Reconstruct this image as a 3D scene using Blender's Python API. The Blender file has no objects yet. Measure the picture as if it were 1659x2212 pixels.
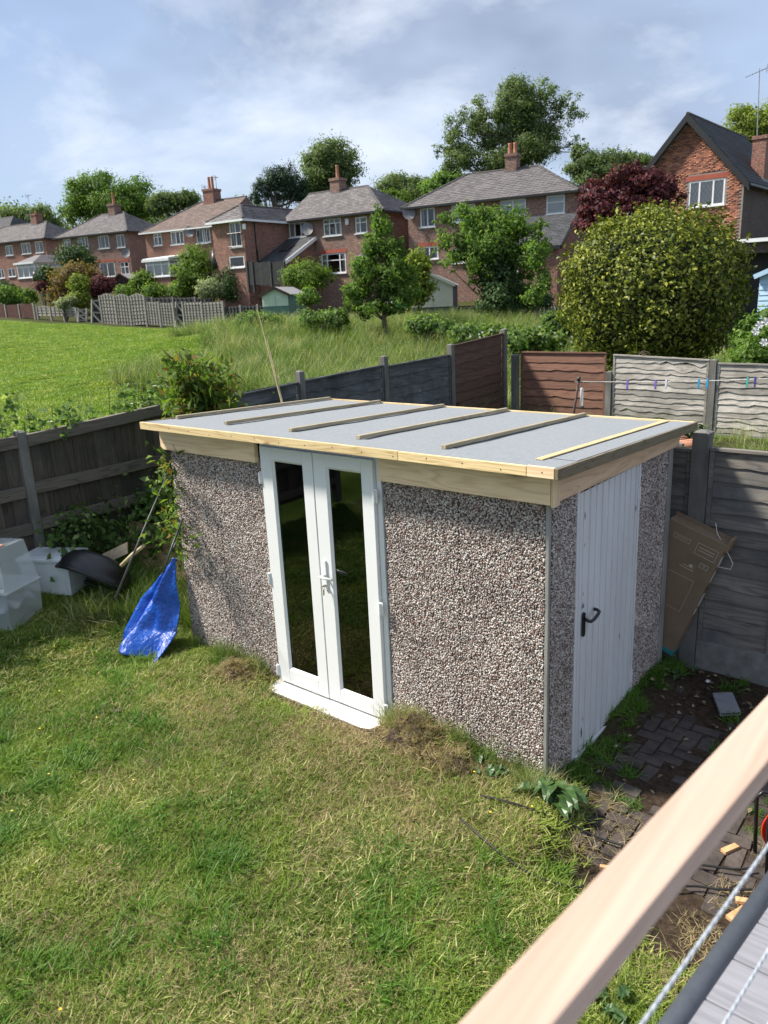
import bpy, math, random
import numpy as np
from mathutils import Vector, Matrix

# ------------------------------------------------------------------ scene
S = bpy.context.scene
col = S.collection
rnd = random.Random(7)
RG = np.random.default_rng(11)

# ------------------------------------------------------------------ camera (pose solved from the shed's corners)
F, CX, CY = 1661.0, 829.5, 1106.0            # focal length and centre in pixels of a 1659x2212 picture
CAM = np.array([2.0556, -4.0033, 3.1498])
YAW, PITCH, ROLL = .6956, .2753, -.0477
FWD = np.array([-math.sin(YAW)*math.cos(PITCH), math.cos(YAW)*math.cos(PITCH), -math.sin(PITCH)])
_r = np.array([math.cos(YAW), math.sin(YAW), 0.]); _u = np.cross(_r, FWD)
RIGHT = math.cos(ROLL)*_r + math.sin(ROLL)*_u
UP = -math.sin(ROLL)*_r + math.cos(ROLL)*_u
cd = bpy.data.cameras.new('Camera'); cam = bpy.data.objects.new('Camera', cd); col.objects.link(cam)
cd.sensor_fit = 'HORIZONTAL'; cd.sensor_width = 36; cd.lens = 36*F/1659
cd.clip_start = .02; cd.clip_end = 3000
m = Matrix.Identity(4)
for i in range(3):
    m[i][0] = RIGHT[i]; m[i][1] = UP[i]; m[i][2] = -FWD[i]; m[i][3] = CAM[i]
cam.matrix_world = m
cd.dof.use_dof = True; cd.dof.focus_distance = 6.0; cd.dof.aperture_fstop = 5.0
S.camera = cam
S.cycles.max_bounces = 6; S.cycles.diffuse_bounces = 3; S.cycles.glossy_bounces = 3; S.cycles.transmission_bounces = 4; S.cycles.transparent_max_bounces = 8
S.render.resolution_x = 768; S.render.resolution_y = 1024

# ------------------------------------------------------------------ sky, sun, exposure
SUN_EL = math.radians(50)
sdx, sdy = -.86, -.51
_l = math.hypot(sdx, sdy); sdx /= _l; sdy /= _l
SUN = Vector((sdx*math.cos(SUN_EL), sdy*math.cos(SUN_EL), math.sin(SUN_EL)))
W = bpy.data.worlds.new('World'); S.world = W; W.use_nodes = True
wt = W.node_tree; wn = wt.nodes; wl = wt.links
for n in list(wn): wn.remove(n)
def wnode(t, **k):
    n = wn.new(t)
    for a, b in k.items(): setattr(n, a, b)
    return n
sky = wnode('ShaderNodeTexSky', sky_type='NISHITA'); sky.sun_disc = False
sky.sun_elevation = SUN_EL; sky.sun_rotation = math.atan2(sdx, sdy)
sky.air_density = 1.0; sky.dust_density = 1.2; sky.ozone_density = 1.6
bg = wnode('ShaderNodeBackground'); bg.inputs[1].default_value = .095
wl.new(sky.outputs[0], bg.inputs[0])
tc = wnode('ShaderNodeTexCoord'); sp = wnode('ShaderNodeSeparateXYZ'); wl.new(tc.outputs['Generated'], sp.inputs[0])
def wmath(op, a, b):
    n = wnode('ShaderNodeMath', operation=op)
    for i, v in enumerate((a, b)):
        if isinstance(v, (int, float)): n.inputs[i].default_value = v
        else: wl.new(v, n.inputs[i])
    return n.outputs[0]
zz = wmath('ADD', wmath('MAXIMUM', sp.outputs[2], 0.0), .30)
cb = wnode('ShaderNodeCombineXYZ')
wl.new(wmath('DIVIDE', sp.outputs[0], zz), cb.inputs[0]); wl.new(wmath('DIVIDE', sp.outputs[1], zz), cb.inputs[1])
def wnoise(scale, detail, rough, off, dist=0.0):
    mp = wnode('ShaderNodeMapping'); mp.inputs['Location'].default_value = off
    wl.new(cb.outputs[0], mp.inputs[0])
    n = wnode('ShaderNodeTexNoise'); n.inputs['Scale'].default_value = scale
    n.inputs['Detail'].default_value = detail; n.inputs['Roughness'].default_value = rough
    n.inputs['Distortion'].default_value = dist
    wl.new(mp.outputs[0], n.inputs[0]); return n.outputs[0]
def wramp(src, stops):
    r = wnode('ShaderNodeValToRGB'); wl.new(src, r.inputs[0])
    e = r.color_ramp.elements
    while len(e) < len(stops): e.new(.5)
    for i, (p, c) in enumerate(stops):
        e[i].position = p; e[i].color = (c[0], c[1], c[2], 1) if isinstance(c, tuple) else (c, c, c, 1)
    return r.outputs[0]
def wmix(f, a, b):
    n = wnode('ShaderNodeMixRGB'); wl.new(f, n.inputs[0])
    for i, v in ((1, a), (2, b)):
        if isinstance(v, tuple): n.inputs[i].default_value = (*v, 1)
        else: wl.new(v, n.inputs[i])
    return n.outputs[0]
veil = wmix(wramp(wnoise(.7, 2, .5, (3.1, 1.7, 0)), [(.36, 0.), (.64, 1.)]), (.35, .46, .66), (.52, .60, .75))
veil = wmix(wramp(wnoise(1.1, 4, .55, (1.3, 7.4, 2), .2), [(.47, 0.), (.66, .8)]), veil, (.23, .28, .39))
veil = wmix(wramp(wnoise(1.7, 6, .60, (8.2, 2.6, 1), .2), [(.51, 0.), (.71, .8)]), veil, (.76, .81, .90))
bg2 = wnode('ShaderNodeBackground'); bg2.inputs[1].default_value = .86; wl.new(veil, bg2.inputs[0])
cover = wramp(wnoise(.7, 4, .58, (5.5, .4, 3), .3), [(.34, .45), (.60, .96)])
mx = wnode('ShaderNodeMixShader'); wl.new(cover, mx.inputs[0]); wl.new(bg.outputs[0], mx.inputs[1]); wl.new(bg2.outputs[0], mx.inputs[2])
wo = wnode('ShaderNodeOutputWorld'); wl.new(mx.outputs[0], wo.inputs[0])

sd = bpy.data.lights.new('Sun', 'SUN'); sd.energy = 5.0; sd.angle = math.radians(6); sd.color = (1., .93, .82)
so = bpy.data.objects.new('Sun', sd); col.objects.link(so); so.rotation_euler = (-SUN).to_track_quat('-Z', 'Y').to_euler()
so.location = (0, 0, 40)
S.view_settings.view_transform = 'Standard'; S.view_settings.look = 'None'
S.view_settings.exposure = 0.66; S.view_settings.gamma = 1.0; S.view_settings.use_curve_mapping = False

# ------------------------------------------------------------------ pixel helpers (display pixels of the 1659x2212 picture)
def ray(x, y): return FWD + RIGHT*(x-CX)/F - UP*(y-CY)/F
def pt(x, y, t): return CAM + ray(x, y)*t
def atz(x, y, z): d = ray(x, y); return CAM + d*(z-CAM[2])/d[2]
def atx(x, y, X): d = ray(x, y); return CAM + d*(X-CAM[0])/d[0]
def aty(x, y, Y): d = ray(x, y); return CAM + d*(Y-CAM[1])/d[1]
def atplane(x, y, p, n):
    d = ray(x, y); n = np.array(n); return CAM + d*((np.array(p)-CAM)@n)/(d@n)
def zm(ox, oy, fx): return lambda x, y: ((ox+x/fx)/1.8228, (oy+y/fx)/1.8228)
ZA, ZB, ZC, ZD = zm(0, 650, 2.07375), zm(700, 600, 2.07375), zm(1400, 500, 1.8433), zm(2100, 200, 1.7955)
SH = np.array([-math.sin(YAW), math.cos(YAW)]); UH = np.array([math.cos(YAW), math.sin(YAW)])   # ahead / to the right on plan
def su(x, y): dx, dy = x-CAM[0], y-CAM[1]; return dx*SH[0]+dy*SH[1], dx*UH[0]+dy*UH[1]
def xy_su(s, u): return CAM[0]+s*SH[0]+u*UH[0], CAM[1]+s*SH[1]+u*UH[1]
def smooth(a, b, v): t = np.clip((v-a)/(b-a), 0, 1); return t*t*(3-2*t)
FX = -5.9                                      # boundary fence line
def ground(x, y):
    x = np.asarray(x, float); y = np.asarray(y, float)
    s, u = su(x, y)
    uc = np.clip(u, -45, 14)
    f = .15+(.0272-.00073*uc)*np.clip(s, -5, 140)
    sb = 38.3-.63*u
    f = f+np.clip(.21+.006*u, .05, .25)*smooth(0, 16, s-sb)*np.clip(s-sb, 0, 22)
    f = f+.85*np.exp(-((s-30)/5.5)**2)*smooth(-13, -6, u)*(1-smooth(7, 12, u))
    f = f+.05*np.sin(x*.7+1)*np.sin(y*.6)*smooth(6, 14, s)
    own = .03+.34*smooth(-3.9, -5.9, x)*smooth(-4, 0, y)
    patio = smooth(-.10, .25, x+.25*np.sin(y*3))*smooth(-1.2, -.55, y)
    own = own-.09*patio
    own = own-.085*np.exp(-(np.abs(x+1.9)/.78)**4-((y+.12)/.22)**2)
    own = own+.13*np.exp(-((x+.92)/.33)**2-((y+.1)/.22)**2)+.05*np.exp(-((x+2.9)/.3)**2-((y+.2)/.2)**2)
    own = own+.012*np.sin(x*3.1+y*1.7)*np.sin(y*2.6-x)
    nb = .25+.33*smooth(2.4, 8, y)
    g = own+(nb-own)*smooth(2.32, 2.5, y)
    g = g+(f-g)*smooth(FX+.05, FX-.5, x)
    return g+(f-g)*smooth(9.65, 11.5, y)
def gz(x, y): return float(ground(x, y))

# ------------------------------------------------------------------ materials
def new_mat(name):
    m = bpy.data.materials.new(name); m.use_nodes = True
    nt = m.node_tree; p = nt.nodes['Principled BSDF']; return m, nt, p
def nd(nt, t, **k):
    n = nt.nodes.new(t)
    for a, b in k.items(): setattr(n, a, b)
    return n
def noise(nt, vec, scale, detail=4, rough=.55, stretch=(1, 1, 1), dist=0., loc=(0, 0, 0)):
    mp = nd(nt, 'ShaderNodeMapping'); mp.inputs['Scale'].default_value = stretch; mp.inputs['Location'].default_value = loc
    nt.links.new(vec, mp.inputs[0])
    n = nd(nt, 'ShaderNodeTexNoise'); n.inputs['Scale'].default_value = scale; n.inputs['Detail'].default_value = detail
    n.inputs['Roughness'].default_value = rough; n.inputs['Distortion'].default_value = dist
    nt.links.new(mp.outputs[0], n.inputs[0]); return n.outputs[0]
def ramp(nt, src, stops):
    r = nd(nt, 'ShaderNodeValToRGB'); nt.links.new(src, r.inputs[0]); e = r.color_ramp.elements
    while len(e) < len(stops): e.new(.5)
    for i, (p, c) in enumerate(stops):
        e[i].position = p; e[i].color = (c[0], c[1], c[2], 1) if isinstance(c, (tuple, list)) else (c, c, c, 1)
    return r.outputs[0]
def mix(nt, f, a, b, mode='MIX'):
    n = nd(nt, 'ShaderNodeMixRGB', blend_type=mode)
    for i, v in ((0, f), (1, a), (2, b)):
        if isinstance(v, (int, float)): n.inputs[i].default_value = v
        elif isinstance(v, (tuple, list)): n.inputs[i].default_value = (*v[:3], 1)
        else: nt.links.new(v, n.inputs[i])
    return n.outputs[0]
def mth(nt, op, a, b=0.):
    n = nd(nt, 'ShaderNodeMath', operation=op)
    for i, v in enumerate((a, b)):
        if isinstance(v, (int, float)): n.inputs[i].default_value = v
        else: nt.links.new(v, n.inputs[i])
    return n.outputs[0]
def bump(nt, p, h, strength=.3, dist=.01):
    b = nd(nt, 'ShaderNodeBump'); b.inputs['Strength'].default_value = strength; b.inputs['Distance'].default_value = dist
    nt.links.new(h, b.inputs['Height']); nt.links.new(b.outputs[0], p.inputs['Normal'])
def pos(nt): return nd(nt, 'ShaderNodeNewGeometry').outputs['Position']
def orand(nt): return nd(nt, 'ShaderNodeObjectInfo').outputs['Random']
def mul(c, k): return tuple(min(1., v*k) for v in c)

def mat_plain(name, c, rough=.6, var=.25, scale=6, stretch=(1, 1, 1), bmp=.15, bdist=.004, orv=0., detail=5, metallic=0., c2=None, spec=None, coat=0):
    m, nt, p = new_mat(name); v = pos(nt)
    n = noise(nt, v, scale, detail, .6, stretch)
    c2 = c2 or mul(c, 1+var)
    o = ramp(nt, n, [(.3, mul(c, 1-var)), (.7, c2)])
    if orv:
        k = mth(nt, 'ADD', mth(nt, 'MULTIPLY', orand(nt), orv), 1-orv/2)
        o = mix(nt, 1., o, k, 'MULTIPLY')
    nt.links.new(o, p.inputs['Base Color']); p.inputs['Roughness'].default_value = rough; p.inputs['Metallic'].default_value = metallic
    if spec is not None: p.inputs['Specular IOR Level'].default_value = spec
    if bmp: bump(nt, p, noise(nt, v, scale*4, 4, .6, stretch), bmp, bdist)
    return m
def mat_wood(name, c, dark, axis='x', scale=9., knots=0., rough=.6, orv=.3, bmp=.25, grime=None):
    """grain stretched along a world axis, a different cut for each board"""
    m, nt, p = new_mat(name)
    st = {'x': (.07, 1, 1), 'y': (1, .07, 1), 'z': (1, 1, .07)}[axis]
    va = nd(nt, 'ShaderNodeVectorMath', operation='ADD'); r = orand(nt)
    cmb = nd(nt, 'ShaderNodeCombineXYZ')
    for i, k in enumerate((31., 17., 23.)): nt.links.new(mth(nt, 'MULTIPLY', r, k), cmb.inputs[i])
    nt.links.new(pos(nt), va.inputs[0]); nt.links.new(cmb.outputs[0], va.inputs[1]); v = va.outputs[0]
    g = noise(nt, v, scale*1.0, 3, .5, st, 1.2)
    wv = mth(nt, 'FRACT', mth(nt, 'MULTIPLY', g, 9.))
    tri = mth(nt, 'ABSOLUTE', mth(nt, 'SUBTRACT', wv, .5))
    o = ramp(nt, tri, [(.02, dark), (.22, c), (.5, mul(c, 1.12))])
    fine = noise(nt, v, scale*14, 3, .6, st)
    o = mix(nt, .35, o, ramp(nt, fine, [(.3, mul(c, .75)), (.7, mul(c, 1.15))]))
    if knots:
        vo = nd(nt, 'ShaderNodeTexVoronoi'); vo.inputs['Scale'].default_value = knots
        mp = nd(nt, 'ShaderNodeMapping'); mp.inputs['Scale'].default_value = {'x': (.45, 1, 1), 'y': (1, .45, 1), 'z': (1, 1, .45)}[axis]
        nt.links.new(v, mp.inputs[0]); nt.links.new(mp.outputs[0], vo.inputs[0])
        o = mix(nt, ramp(nt, vo.outputs['Distance'], [(.05, 1.), (.13, 0.)]), o, mul(dark, .45))
    if grime:
        gn = noise(nt, pos(nt), 2.3, 6, .65)
        o = mix(nt, ramp(nt, gn, [(.42, 0.), (.66, .85)]), o, grime)
    if orv:
        k = mth(nt, 'ADD', mth(nt, 'MULTIPLY', r, orv), 1-orv/2); o = mix(nt, 1., o, k, 'MULTIPLY')
    nt.links.new(o, p.inputs['Base Color']); p.inputs['Roughness'].default_value = rough
    bump(nt, p, fine, bmp, .003); return m
def mat_leaf(name, c1, c2, c3=None, rough=.62, trans=.48, pv=.2):
    """per-leaf hue from the face attribute 'v'; thin leaves let some light through"""
    m, nt, p = new_mat(name)
    a = nd(nt, 'ShaderNodeAttribute', attribute_name='v').outputs['Fac']
    st = [(0., c1), (.75, c2), (1., c3 or mul(c2, 1.25))]
    o = ramp(nt, a, st)
    o = mix(nt, 1., o, ramp(nt, noise(nt, pos(nt), .9, 1), [(.3, 1-pv), (.7, 1+pv if 1+pv <= 1 else 1.)]), 'MULTIPLY')
    nt.links.new(o, p.inputs['Base Color']); p.inputs['Roughness'].default_value = rough
    p.inputs['Specular IOR Level'].default_value = .22
    tr = nd(nt, 'ShaderNodeBsdfTranslucent'); nt.links.new(mix(nt, 1., o, (1.25, 1.35, .6), 'MULTIPLY'), tr.inputs[0])
    ms = nd(nt, 'ShaderNodeMixShader'); ms.inputs[0].default_value = trans
    nt.links.new(p.outputs[0], ms.inputs[1]); nt.links.new(tr.outputs[0], ms.inputs[2])
    nt.links.new(ms.outputs[0], nt.nodes['Material Output'].inputs[0]); return m
def mat_brick(name, ca, cb_, mortar, bw=.225, bh=.075):
    m, nt, p = new_mat(name)
    uv = nd(nt, 'ShaderNodeUVMap').outputs[0]
    b = nd(nt, 'ShaderNodeTexBrick'); nt.links.new(uv, b.inputs[0])
    b.inputs['Color1'].default_value = (*ca, 1); b.inputs['Color2'].default_value = (*cb_, 1); b.inputs['Mortar'].default_value = (*mortar, 1)
    b.inputs['Scale'].default_value = 1.; b.inputs['Brick Width'].default_value = bw; b.inputs['Row Height'].default_value = bh
    b.inputs['Mortar Size'].default_value = .006; b.inputs['Bias'].default_value = -.15
    b.offset = .5
    o = mix(nt, 1., b.outputs[0], ramp(nt, noise(nt, uv, 1.1, 6, .7), [(.3, .62), (.7, 1.)]), 'MULTIPLY')
    o = mix(nt, ramp(nt, noise(nt, uv, 7, 2, .5, (1, 3, 1)), [(.55, 0.), (.62, .75)]), o, mul(cb_, .40))
    o = mix(nt, ramp(nt, noise(nt, uv, 9, 2, .5, (1, 3, 1), loc=(4, 9, 0)), [(.58, 0.), (.64, .6)]), o, mul(mortar, 1.1))
    nt.links.new(o, p.inputs['Base Color']); p.inputs['Roughness'].default_value = .9
    bump(nt, p, b.outputs['Fac'], -.4, .01); return m
def mat_tile(name, c1, c2, moss=None):
    m, nt, p = new_mat(name)
    a = nd(nt, 'ShaderNodeAttribute', attribute_name='v').outputs['Fac']
    o = ramp(nt, a, [(0., c1), (1., c2)])
    o = mix(nt, 1., o, ramp(nt, noise(nt, pos(nt), 1.1, 6, .7), [(.3, .7), (.7, 1.)]), 'MULTIPLY')
    if moss: o = mix(nt, ramp(nt, noise(nt, pos(nt), 3.5, 6, .7, loc=(3, 1, 2)), [(.56, 0.), (.72, .7)]), o, moss)
    nt.links.new(o, p.inputs['Base Color']); p.inputs['Roughness'].default_value = .75
    bump(nt, p, noise(nt, pos(nt), 30, 3), .3, .004); return m
def mat_glass(name, tint=(.02, .025, .03), rough=.02):
    """window glass: clear with a mirror film that grows at grazing angles"""
    m, nt, p = new_mat(name); nt.nodes.remove(p)
    g = nd(nt, 'ShaderNodeBsdfGlossy'); g.inputs['Roughness'].default_value = rough
    t = nd(nt, 'ShaderNodeBsdfTransparent'); t.inputs[0].default_value = (*[1-.18-tt for tt in tint], 1)
    fr = nd(nt, 'ShaderNodeFresnel'); fr.inputs[0].default_value = 1.62
    ms = nd(nt, 'ShaderNodeMixShader')
    nt.links.new(mth(nt, 'MINIMUM', mth(nt, 'MULTIPLY', fr.outputs[0], 1.7), .95), ms.inputs[0])
    nt.links.new(t.outputs[0], ms.inputs[1]); nt.links.new(g.outputs[0], ms.inputs[2])
    nt.links.new(ms.outputs[0], nt.nodes['Material Output'].inputs[0]); return m

# ------------------------------------------------------------------ mesh helpers
class MB:
    def __init__(s): s.v = []; s.f = []; s.uv = None; s.a = None
    def add(s, vs, fs):
        o = len(s.v); s.v += [tuple(map(float, v)) for v in vs]; s.f += [tuple(o+i for i in f) for f in fs]; return s
    def obox(s, c, ax, ay, az):
        c = np.array(c, float); ax, ay, az = (np.array(q, float) for q in (ax, ay, az))
        vs = [c+i*ax+j*ay+k*az for k in (-1, 1) for j in (-1, 1) for i in (-1, 1)]
        fs = [(0, 2, 3, 1), (4, 5, 7, 6), (0, 1, 5, 4), (2, 6, 7, 3), (0, 4, 6, 2), (1, 3, 7, 5)]
        if np.dot(np.cross(ax, ay), az) < 0: fs = [f[::-1] for f in fs]
        return s.add(vs, fs)
    def box(s, x0, x1, y0, y1, z0, z1):
        return s.obox(((x0+x1)/2, (y0+y1)/2, (z0+z1)/2), ((x1-x0)/2, 0, 0), (0, (y1-y0)/2, 0), (0, 0, (z1-z0)/2))
    def bar(s, a, b, w, h, up=(0, 0, 1)):
        a = np.array(a, float); b = np.array(b, float); d = b-a; L = np.linalg.norm(d); d = d/L
        sd_ = np.cross(d, up); sd_ = sd_/np.linalg.norm(sd_); u = np.cross(sd_, d)
        return s.obox((a+b)/2, d*L/2, sd_*w/2, u*h/2)
    def tube(s, pts, rad, n=8, cap=True):
        pts = [np.array(p, float) for p in pts]
        if isinstance(rad, (int, float)): rad = [rad]*len(pts)
        o = len(s.v); ref = None
        for i, p in enumerate(pts):
            d = pts[min(i+1, len(pts)-1)]-pts[max(i-1, 0)]; d = d/(np.linalg.norm(d)+1e-9)
            if ref is None:
                ref = np.cross(d, (0, 0, 1.) if abs(d[2]) < .9 else (1., 0, 0))
            ref = ref-d*(ref@d); ref = ref/(np.linalg.norm(ref)+1e-9); b = np.cross(d, ref)
            for k in range(n):
                t = 2*math.pi*k/n; s.v.append(tuple(p+rad[i]*(math.cos(t)*ref+math.sin(t)*b)))
        for i in range(len(pts)-1):
            for k in range(n):
                a = o+i*n+k; b2 = o+i*n+(k+1) % n; s.f.append((a, b2, b2+n, a+n))
        if cap:
            s.f.append(tuple(o+k for k in range(n))[::-1]); s.f.append(tuple(o+(len(pts)-1)*n+k for k in range(n)))
        return s
    def quad(s, a, b, c, d): return s.add([a, b, c, d], [(0, 1, 2, 3)])
    def prism(s, poly, ext):
        """polygon (3-D points, counter-clockwise seen against ext) pushed along ext"""
        n = len(poly); e = np.array(ext, float); P = [np.array(p, float) for p in poly]
        return s.add(P+[p+e for p in P], [tuple(range(n))[::-1], tuple(range(n, 2*n))]+[(i, (i+1) % n, n+(i+1) % n, n+i) for i in range(n)])
    def mesh(s, name):
        me = bpy.data.meshes.new(name); me.from_pydata(s.v, [], s.f); me.validate(); me.update()
        if s.a is not None and len(s.a) == len(me.polygons):
            at = me.attributes.new('v', 'FLOAT', 'FACE'); at.data.foreach_set('value', np.array(s.a, 'f'))
        return me
    def build(s, name, mat, parent=None, smooth_=False, bevel=0., loc=None):
        me = s.mesh(name)
        if loc is not None:
            me.transform(Matrix.Translation(-Vector(loc)))
        return link(name, me, mat, parent, loc, smooth_, bevel)
def link(name, me, mat, parent=None, loc=None, smooth_=False, bevel=0., rot=None, scale=None):
    if mat is not None and not me.materials: me.materials.append(mat)
    if smooth_: me.shade_smooth()
    o = bpy.data.objects.new(name, me); col.objects.link(o)
    if loc is not None: o.location = loc
    if rot is not None: o.rotation_euler = rot
    if scale is not None: o.scale = scale
    if parent is not None:
        o.parent = parent; o.matrix_parent_inverse = WM[parent.name].inverted() if parent.name in WM else wm(parent).inverted()
    if bevel:
        b = o.modifiers.new('Bevel', 'BEVEL'); b.width = bevel; b.segments = 2; b.limit_method = 'ANGLE'; b.angle_limit = math.radians(40)
    return o
WM = {}
def wm(o):
    m_ = o.matrix_basis.copy()
    if o.parent is not None: m_ = wm(o.parent) @ o.matrix_parent_inverse @ m_
    return m_
def tag(o, label=None, cat=None, group=None, kind=None):
    if label: o['label'] = label
    if cat: o['category'] = cat
    if group: o['group'] = group
    if kind: o['kind'] = kind
    return o
def thing(name, label, cat, loc=(0, 0, 0), group=None, rz=0.):
    o = bpy.data.objects.new(name, None); col.objects.link(o); o.empty_display_size = .1
    o.location = tuple(map(float, loc)); o.rotation_euler = (0, 0, rz); return tag(o, label, cat, group)
def fast_mesh(name, V, Fq, att=None, k=4):
    """mesh from arrays: V (n,3), Fq (m,k)"""
    me = bpy.data.meshes.new(name); n, mm = len(V), len(Fq)
    me.vertices.add(n); me.vertices.foreach_set('co', np.asarray(V, 'f').ravel())
    me.loops.add(mm*k); me.loops.foreach_set('vertex_index', np.asarray(Fq, 'i').ravel())
    me.polygons.add(mm); me.polygons.foreach_set('loop_start', np.arange(0, mm*k, k, dtype='i'))
    if att is not None:
        a = me.attributes.new('v', 'FLOAT', 'FACE'); a.data.foreach_set('value', np.asarray(att, 'f'))
    me.update(calc_edges=True); return me
def unit(a): return a/(np.linalg.norm(a, axis=-1, keepdims=True)+1e-9)
def leaves_mesh(name, P, N, size, aspect=.5, seed=0, droop=.2, fold=.25):
    """one folded four-cornered leaf at each P, facing about N"""
    g = np.random.default_rng(seed); n = len(P)
    ax = unit(np.cross(N, g.normal(size=(n, 3)))); ax[:, 2] -= droop; ax = unit(ax)
    sd_ = unit(np.cross(N, ax)); nn = np.cross(ax, sd_)
    L = (size*g.uniform(.65, 1.25, n))[:, None]; w = L*aspect
    b = P-ax*L*.5
    lf = P+sd_*w*.5+nn*w*fold; rt = P-sd_*w*.5+nn*w*fold; tip = P+ax*L*.5-nn*L*.12
    V = np.stack([b, rt, tip, lf], 1).reshape(-1, 3)
    Fq = np.arange(4*n).reshape(n, 4)
    return fast_mesh(name, V, Fq, g.random(n))
def crown_points(lobes, n, seed, shell=.5, clumps=90, spread=.22):
    """leaf positions gathered in clumps through the lobes' volume, thickest toward the outside"""
    g = np.random.default_rng(seed)
    C_ = np.array([l[0] for l in lobes], float); R_ = np.array([l[1] for l in lobes], float)
    wgt = np.prod(R_, 1)**(2/3); wgt = wgt/wgt.sum()
    k = g.choice(len(lobes), clumps, p=wgt)
    d = unit(g.normal(size=(clumps, 3))); r = g.uniform(shell**2, 1, clumps)**.5
    cc = C_[k]+d*r[:, None]*R_[k]; cs = R_[k].mean(1)*spread*g.uniform(.6, 1.5, clumps)
    pw = cs**2; q = g.choice(clumps, n, p=pw/pw.sum())
    P = cc[q]+g.normal(size=(n, 3))*cs[q][:, None]*np.array([1, 1, .75])
    N = unit(unit(P-cc[q])+.7*unit(P-C_[k][q])+g.normal(size=(n, 3))*.45+np.array([0, 0, .45]))
    return P, N, cc
def scatter(name, mat_, parent, P, rot, sc, idx, sources, lab=None):
    """one object that instances the source meshes at points by geometry nodes"""
    me = bpy.data.meshes.new(name); me.from_pydata([tuple(p) for p in P], [], [])
    a = me.attributes.new('rot', 'FLOAT_VECTOR', 'POINT'); a.data.foreach_set('vector', np.asarray(rot, 'f').ravel())
    sc = np.asarray(sc, 'f'); sc = np.repeat(sc[:, None], 3, 1) if sc.ndim == 1 else sc
    a = me.attributes.new('siz', 'FLOAT_VECTOR', 'POINT'); a.data.foreach_set('vector', sc.ravel())
    a = me.attributes.new('idx', 'INT', 'POINT'); a.data.foreach_set('value', np.asarray(idx, 'i'))
    o = bpy.data.objects.new(name, me); col.objects.link(o)
    if parent is not None: o.parent = parent; o.matrix_parent_inverse = wm(parent).inverted()
    ng = bpy.data.node_groups.new(name+'_nodes', 'GeometryNodeTree')
    ng.interface.new_socket('Geometry', in_out='INPUT', socket_type='NodeSocketGeometry')
    ng.interface.new_socket('Geometry', in_out='OUTPUT', socket_type='NodeSocketGeometry')
    gi = ng.nodes.new('NodeGroupInput'); go = ng.nodes.new('NodeGroupOutput')
    ip = ng.nodes.new('GeometryNodeInstanceOnPoints'); ip.inputs['Pick Instance'].default_value = True
    j = ng.nodes.new('GeometryNodeJoinGeometry')
    for s_ in reversed(sources):
        oi = ng.nodes.new('GeometryNodeObjectInfo'); oi.inputs['Object'].default_value = s_; oi.inputs['As Instance'].default_value = True
        ng.links.new(oi.outputs['Geometry'], j.inputs[0])
    def at(n_, t):
        x = ng.nodes.new('GeometryNodeInputNamedAttribute'); x.data_type = t; x.inputs[0].default_value = n_; return x.outputs[0]
    ng.links.new(gi.outputs[0], ip.inputs['Points']); ng.links.new(j.outputs[0], ip.inputs['Instance'])
    ng.links.new(at('rot', 'FLOAT_VECTOR'), ip.inputs['Rotation']); ng.links.new(at('siz', 'FLOAT_VECTOR'), ip.inputs['Scale'])
    ng.links.new(at('idx', 'INT'), ip.inputs['Instance Index'])
    ng.links.new(ip.outputs[0], go.inputs[0])
    md = o.modifiers.new('Scatter', 'NODES'); md.node_group = ng
    o['kind'] = 'stuff'
    return o
def source(name, me, mat_):
    me.materials.append(mat_); return bpy.data.objects.new(name, me)      # never linked: only instanced

# ================================================================== MATERIALS USED
MT = {}
MT['felt'] = mat_plain('roof_felt', (.215, .235, .25), .9, .08, 45, (1, .6, 1), .6, .003, c2=(.25, .27, .285), detail=8)
MT['conc'] = mat_plain('concrete', (.20, .195, .18), .9, .3, 9, bmp=.3, bdist=.004)
MT['conc_grey'] = mat_plain('concrete_post', (.27, .26, .245), .9, .35, 5, (1, 1, .4), .35, .004, c2=(.35, .34, .315))
MT['panel_back'] = mat_plain('panel_mortar', (.075, .058, .050), .95, .4, 40, bmp=.5)
MT['upvc'] = mat_plain('white_upvc', (.80, .81, .81), .28, .015, 3, bmp=.02)
MT['upvc_sill'] = mat_plain('white_sill', (.60, .59, .57), .45, .10, 7, bmp=.05, c2=(.70, .69, .67))
MT['metal_white'] = mat_plain('painted_steel', (.74, .745, .755), .38, .05, 5, (1, 1, .25), .08, c2=(.81, .815, .825))
MT['black'] = mat_plain('black_plastic', (.012, .012, .014), .35, .2, 10, bmp=.05)
MT['steel'] = mat_plain('bright_steel', (.55, .55, .55), .3, .1, 20, metallic=1., bmp=.05)
MT['brass'] = mat_plain('brass', (.45, .32, .12), .35, .1, 20, metallic=1., bmp=.05)
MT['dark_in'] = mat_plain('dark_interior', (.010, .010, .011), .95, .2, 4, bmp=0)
MT['glass'] = mat_glass('window_glass', (.45, .45, .45))
MT['glass_far'] = mat_glass('house_glass')
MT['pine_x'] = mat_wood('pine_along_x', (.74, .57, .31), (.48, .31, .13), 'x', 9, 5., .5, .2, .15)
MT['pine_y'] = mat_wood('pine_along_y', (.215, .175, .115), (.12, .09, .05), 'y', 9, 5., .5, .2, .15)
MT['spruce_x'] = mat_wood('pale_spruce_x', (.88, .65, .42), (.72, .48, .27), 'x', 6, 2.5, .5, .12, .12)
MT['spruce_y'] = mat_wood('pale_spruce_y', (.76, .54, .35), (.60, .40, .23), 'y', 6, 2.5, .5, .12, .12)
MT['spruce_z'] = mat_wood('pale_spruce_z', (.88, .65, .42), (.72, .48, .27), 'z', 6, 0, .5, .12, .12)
MT['batten'] = mat_wood('roof_batten', (.38, .32, .21), (.24, .19, .11), 'y', 10, 4., .6, .2, .2)
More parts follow.
